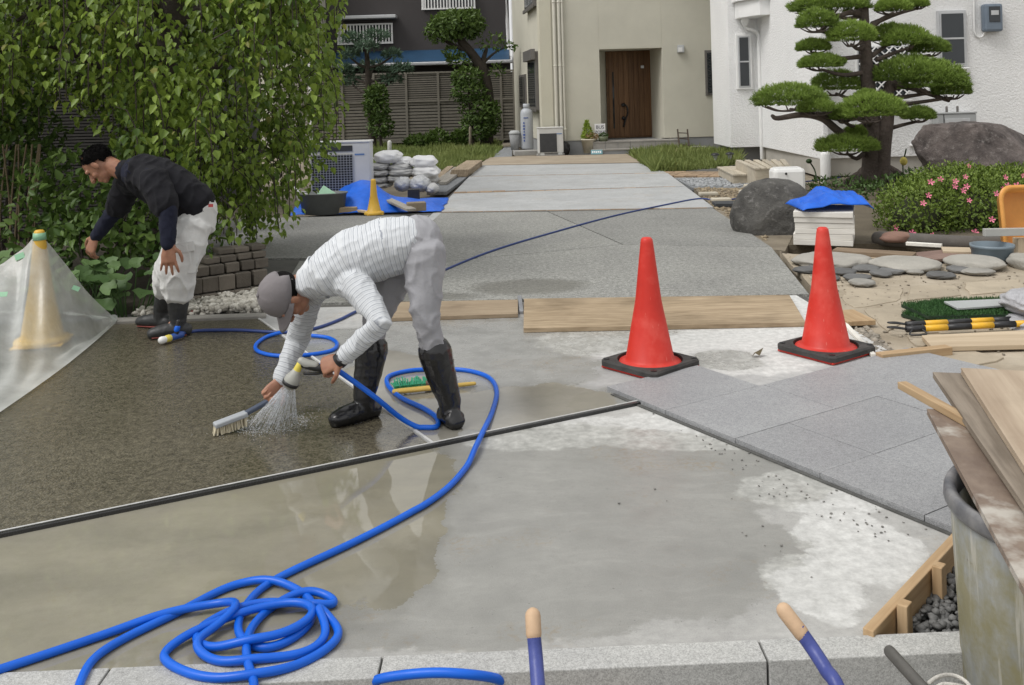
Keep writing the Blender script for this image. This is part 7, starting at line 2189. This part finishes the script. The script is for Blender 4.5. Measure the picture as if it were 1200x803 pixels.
# ---- the man in the striped shirt, bent double over his brush
Y2 = 4.30
J = dict(pelvis=W(488, 286, 4.32), hipL=W(497, 298, 4.23), hipR=W(478, 297, 4.41), belt=W(476, 287, 4.32), waist=W(455, 290, 4.31), hemc=W(478, 286, 4.315), chest=W(412, 303, 4.30), chest2=W(380, 322, 4.29), neck=W(356, 334, 4.29),
         head=W(336, 346, 4.27), shL=W(417, 333, 4.15), elL=W(447, 378, 4.02), wrL=W(401, 420, 4.06), shR=W(362, 345, 4.45), elR=W(349, 398, 4.52), wrR=W(329, 446, 4.44),
         knL=W(499, 374, 4.18), knR=W(441, 372, 4.42), anL=W(527, 479, 4.25), toeL=P(538, 505), anR=W(427, 472, 4.36), toeR=P(387, 502))
J['anL'].z = .09; J['anR'].z = .09
J['hdL'] = (W(372, 432, 4.08) - J['wrL']); J['hnL'] = Vector((.0, .75, -.55))
J['hdR'] = (W(306, 474, 4.38) - J['wrR']); J['hnR'] = Vector((-.25, -.75, -.45))
m_striped = cloth("striped shirt", (.58, .60, .62), .05, .8, (.020, (.29, .31, .35), (.46, .48, .52)))
m_gtrou = cloth("grey trousers", (.33, .33, .35), .08, .85)
o2 = dict(base=P(470, 500), hup=(-.80, -.58, .06), hfwd=(-.12, -.02, -1.), handL=((48, 62, 40), .02, 1.06, 1.0), handR=((50, 60, 40), .02, 1.04, 1.),
          wr0=(.12, .16), wr1=(.128, .165), hem=.52, leg=[.098, .102, .084, .062, .060, .057], mtrou=m_gtrou, twr=.009, tfq=6.5,
          torso=[(.128, .172), (.138, .176), (.136, .18), (.108, .16), (.075, .10)], cuff=.92, sleeve=[.076, .074, .064, .054, .048, .041], mshirt=m_striped, swr=.0065, mboot=m_boot, boot=.62, seed=0.)
man2, T2 = person("man in a grey cap and striped shirt bending to scrub the ground", J, o2)
# collar, belt, watch
m_collar = cloth("shirt collar", (.62, .64, .66), .04, .8)
nk, cd = Vector(J['neck']), (Vector(J['neck']) - Vector(J['chest2'])).normalized()
b_ = bmesh.new()
ax = cd; e1 = ax.orthogonal().normalized(); e2 = ax.cross(e1)
rings = []
for r_, h_ in ((.064, .03), (.082, -.012), (.104, -.045), (.107, -.043), (.086, -.006), (.067, .034)):
    rings.append([b_.verts.new(nk - cd * .035 + cd * h_ + (e1 * math.cos(2 * math.pi * k / 28) + e2 * math.sin(2 * math.pi * k / 28)) * r_) for k in range(28)])
for i in range(5):
    for k in range(28): b_.faces.new((rings[i][k], rings[i][(k + 1) % 28], rings[i + 1][(k + 1) % 28], rings[i + 1][k]))
obj("collar", b_, m_collar, man2, smooth=True)
def band(name, p, ax, r0, r1, w, mat, parent, th=.004, n=24):
    ax = Vector(ax).normalized(); e1 = ax.orthogonal().normalized(); e2 = ax.cross(e1); b_ = bmesh.new(); R_ = []
    for hh, k_ in ((-w / 2, 0), (-w / 2, th), (w / 2, th), (w / 2, 0)):
        R_.append([b_.verts.new(p + ax * hh + e1 * math.cos(2 * math.pi * i / n) * (r0 + k_) + e2 * math.sin(2 * math.pi * i / n) * (r1 + k_)) for i in range(n)])
    for i in range(4):
        for k in range(n): b_.faces.new((R_[i][k], R_[i][(k + 1) % n], R_[(i + 1) % 4][(k + 1) % n], R_[(i + 1) % 4][k]))
    return obj(name, b_, mat, parent, smooth=False)
wr, el = Vector(J['wrL']), Vector(J['elL'])
wd = (wr - el).normalized()
wt = band("watch", wr + wd * .010, wd, .031, .031, .022, m_black, man2)
fc = wr + wd * .010 + Vector((.1, -.9, .45)).normalized() * .031
mt_ = Matrix.Translation(fc) @ Vector((.1, -.9, .45)).to_track_quat('Z', 'Y').to_matrix().to_4x4()
obj("watch_case", revolve([(.001, -.004), (.019, -.004), (.020, .004), (.016, .007), (.001, .007)], 24), m_black, wt, mt_, smooth=False)
obj("watch_glass", revolve([(.001, .0078), (.014, .0078)], 24), glass("watch glass", (.10, .10, .11)), wt, mt_)
# cap
m_cap = cloth("grey cap cloth", (.20, .185, .19), .08, .9)
cp_ = []
b_ = bmesh.new(); rings = []; nS = 36
for j in range(11):
    ph = math.radians(2 + 90 * j / 10)
    ring = []
    for k in range(nS):
        a = 2 * math.pi * k / nS
        seam = 1 - .012 * (abs(math.sin(a * 3)) < .12) + .010 * mnoise.noise(Vector((math.cos(a) * 2, math.sin(a) * 2, j * .35)))
        x, y = math.sin(ph) * .086 * math.cos(a) * seam, math.sin(ph) * .107 * math.sin(a) * seam - .01
        z = .028 + math.cos(ph) * .108 * seam
        if j == 10: z -= .012
        ring.append(b_.verts.new((x, y, z)))
    rings.append(ring)
for i in range(10):
    for k in range(nS):
        # the opening above the strap at the back
        a = 2 * math.pi * (k + .5) / nS
        if i >= 8 and math.cos(a + math.pi / 2) > .88: continue
        b_.faces.new((rings[i][k], rings[i][(k + 1) % nS], rings[i + 1][(k + 1) % nS], rings[i + 1][k]))
b_.faces.new(rings[0])
bmesh.ops.recalc_face_normals(b_, faces=b_.faces)
cap = obj("cap", b_, m_cap, man2, T2, smooth=True); md = cap.modifiers.new("t", 'SOLIDIFY'); md.thickness = .003
V, Fc = [], []
nA, nR = 20, 6
for i in range(nA + 1):
    a = math.radians(15 + 150 * i / nA)
    for j in range(nR + 1):
        r_ = j / nR; ext = .072 * (math.sin((i / nA) * math.pi) ** .55)
        x = .084 * math.cos(a) * (1 - .0 * r_); y = .104 * math.sin(a) - .008 + ext * r_
        z = .024 - .016 * r_ - 2.6 * x * x * (.6 + .4 * r_) + .006
        V.append((x, y, z))
for i in range(nA):
    for j in range(nR): Fc.append((i * (nR + 1) + j, (i + 1) * (nR + 1) + j, (i + 1) * (nR + 1) + j + 1, i * (nR + 1) + j + 1))
bl_ = obj("bill", mesh_np("bill", V, Fc, True), m_cap, cap, T2); md = bl_.modifiers.new("t", 'SOLIDIFY'); md.thickness = .004
b_ = bmesh.new(); ball(b_, (0, -.01, .138), (.009, .009, .006), None, 2); obj("button", b_, m_cap, cap, T2, smooth=True)
tube("strap", [T2 @ Vector((.05 * s, -.094 + .012 * abs(s), .006)) for s in (-1, -.5, 0, .5, 1)], [(.003, .011)] * 5, m_cap, cap, 8, ref=(0, 0, 1) if False else tuple((T2.to_3x3() @ Vector((0, 0, 1)))))
# short dark hair below the cap
b_ = bmesh.new()
ball(b_, (0, -.018, .022), (.0785, .093, .075), T2, 4)
hm = bpy.data.meshes.new("hair"); 
for v in list(b_.verts):
    l = T2.inverted() @ v.co
    if l.y > -.002 - .35 * max(0, l.z) and l.z < .03 or l.z < -.062: b_.verts.remove(v)
obj("hair", b_, m_hair, man2, smooth=True)

# ---- the man in navy stooping at left
J = dict(pelvis=W(227, 257, 6.15), hipL=W(225, 266, 6.05), hipR=W(221, 265, 6.25), belt=W(229, 247, 6.15), hemc=W(223, 241, 6.15), waist=W(212, 230, 6.15), chest=W(184, 212, 6.15), chest2=W(160, 202, 6.15), neck=W(141, 200, 6.15),
         head=W(116, 193, 6.15), shL=W(180, 212, 5.95), elL=W(197, 249, 5.84), wrL=W(197, 287, 5.80), shR=W(152, 216, 6.34), elR=W(134, 248, 6.42), wrR=W(112, 277, 6.42),
         knL=W(208, 318, 5.98), knR=W(202, 316, 6.2), anL=W(209, 375, 6.03), toeL=P(173, 397.5), anR=W(189, 366, 6.28), toeR=P(161, 382.5))
J['anL'].z = .10; J['anR'].z = .10
J['hdL'] = Vector((.02, -.05, -1)); J['hnL'] = Vector((-.25, 1., 0)); J['hdR'] = W(105, 296, 6.42) - J['wrR']; J['hnR'] = Vector((.35, .8, -.25))
m_navy = cloth("navy shirt", (.014, .016, .030), .15, .9)
m_wtrou = cloth("white work trousers", (.60, .60, .585), .06, .85)
o1 = dict(base=P(195, 392), hup=(-.88, .0, .50), hfwd=(-.48, -.14, -.88), handL=((8, 12, 8), .26, 1.18, .3), handR=((24, 24, 16), .22, 1.18, .4),
          wr0=(.135, .17), wr1=(.145, .175), hem=.60, leg=[.11, .122, .122, .116, .108, .094], mtrou=m_wtrou, twr=.012, tfq=5.5,
          torso=[(.138, .18), (.144, .185), (.142, .2), (.12, .177), (.068, .083)], cuff=.96, sleeve=[.09, .086, .078, .060, .052, .044], mshirt=m_navy, swr=.007, mboot=m_boot2, boot=.66, seed=3., sole=True)
man1, T1 = person("man in a navy top and white work trousers stooping beside the weeping tree", J, o1)
# short sleeve of the overshirt ends above the elbow
m_over = cloth("charcoal overshirt", (.012, .012, .015), .15, .9)
b_ = bmesh.new()
tor = [Vector(J['hemc']) + Vector((.01, 0, 0)), Vector(J['waist']), Vector(J['chest']), Vector(J['chest2']), Vector(J['neck']).lerp(Vector(J['chest2']), .45)]
lat = (Vector(J['shR']) - Vector(J['shL'])).normalized()
loft(b_, tor, [(.148, .19), (.154, .195), (.150, .207), (.128, .184), (.073, .088)], 20, ref=lat)
for s_ in 'LR':
    sh, el = Vector(J['sh' + s_]), Vector(J['el' + s_])
    loft(b_, [Vector(J['chest2']).lerp(sh, .45), sh, sh.lerp(el, .78)], [.098, .096, .086], 14, ref=lat)
me = remesh(b_, .009, 5)
wrinkle(me, [([tuple(p) for p in tor], .17)], .011, 6., 2.2, fine=.6)
obj("overshirt", me, m_over, man1)
b_ = bmesh.new()
ball(b_, (0, -.018, .030), (.0805, .098, .090), T1, 5)
for v in list(b_.verts):
    l = T1.inverted() @ v.co
    k_ = mnoise.noise(v.co * 60) * .004
    v.co += (v.co - T1.translation).normalized() * k_
    if (l.y > -.032 and l.z < .004 + max(0, l.y) * 1.35 + k_ * 2) or l.z < -.072 + k_ * 4: b_.verts.remove(v)
b_.normal_update()
hv = [(v.co.copy(), v.normal.copy()) for v in b_.verts]
hr = obj("hair", b_, m_hair, man1, smooth=True)
rgh = random.Random(3)
HPn, HDn = [], []
back = (T1.to_3x3() @ Vector((0, -.6, -.5)))
for i in range(5000):
    p_, n_ = hv[rgh.randrange(len(hv))]
    if n_.dot(p_ - T1.translation) < 0: n_ = -n_
    HPn.append(tuple(p_ + Vector((rgh.gauss(0, .002), rgh.gauss(0, .002), rgh.gauss(0, .002))))); HDn.append(tuple(n_ * .55 + back * .8 + Vector((rgh.gauss(0, .25), rgh.gauss(0, .25), rgh.gauss(0, .25)))))
hb = blades("hair_strands", HPn, HDn, np.random.uniform(.010, .02, 5000), np.full(5000, .0016), np.random.rand(5000), m_hair, hr)
tag(hb, kind='stuff')
for s_ in (-1, 1):
    tube("eyebrow", [T1 @ Vector((s_ * .016, .0885, .034)), T1 @ Vector((s_ * .034, .0855, .038)), T1 @ Vector((s_ * .05, .074, .032))], [.004, .0045, .003], m_hair, man1, 6)
    b_ = bmesh.new(); ball(b_, (s_ * .032, .0765, .012), (.012, .008, .006), T1, 2); obj("eye", b_, m_black, man1, smooth=True)
# trouser pocket flap, belt tab
m_flap = cloth("trouser flap", (.57, .57, .555), .06, .85)
pc = W(214, 290, 5.915)
patch("pocket_flap", pc + Vector((0, -.012, 0)), (.15, .06), (.1, -1, .1), m_flap, man1, .010, roll=.12)
patch("pocket", pc + Vector((0, -.002, -.09)), (.15, .15), (.1, -1, .05), m_flap, man1, .008, roll=.08)
patch("belt_tab", W(247, 241, 6.02), (.03, .02), (.3, -1, .2), M("red tab", (.35, .05, .05), .6), man1, .004)
# small red tool by the boots
tag(box("red_tool", P(226, 370.5) + Vector((0, 0, .03)), (.09, .03, .025), M("red plastic", (.35, .03, .04), .4), None, .1), "small red tool on the bed kerb beside the man in navy", "tool")
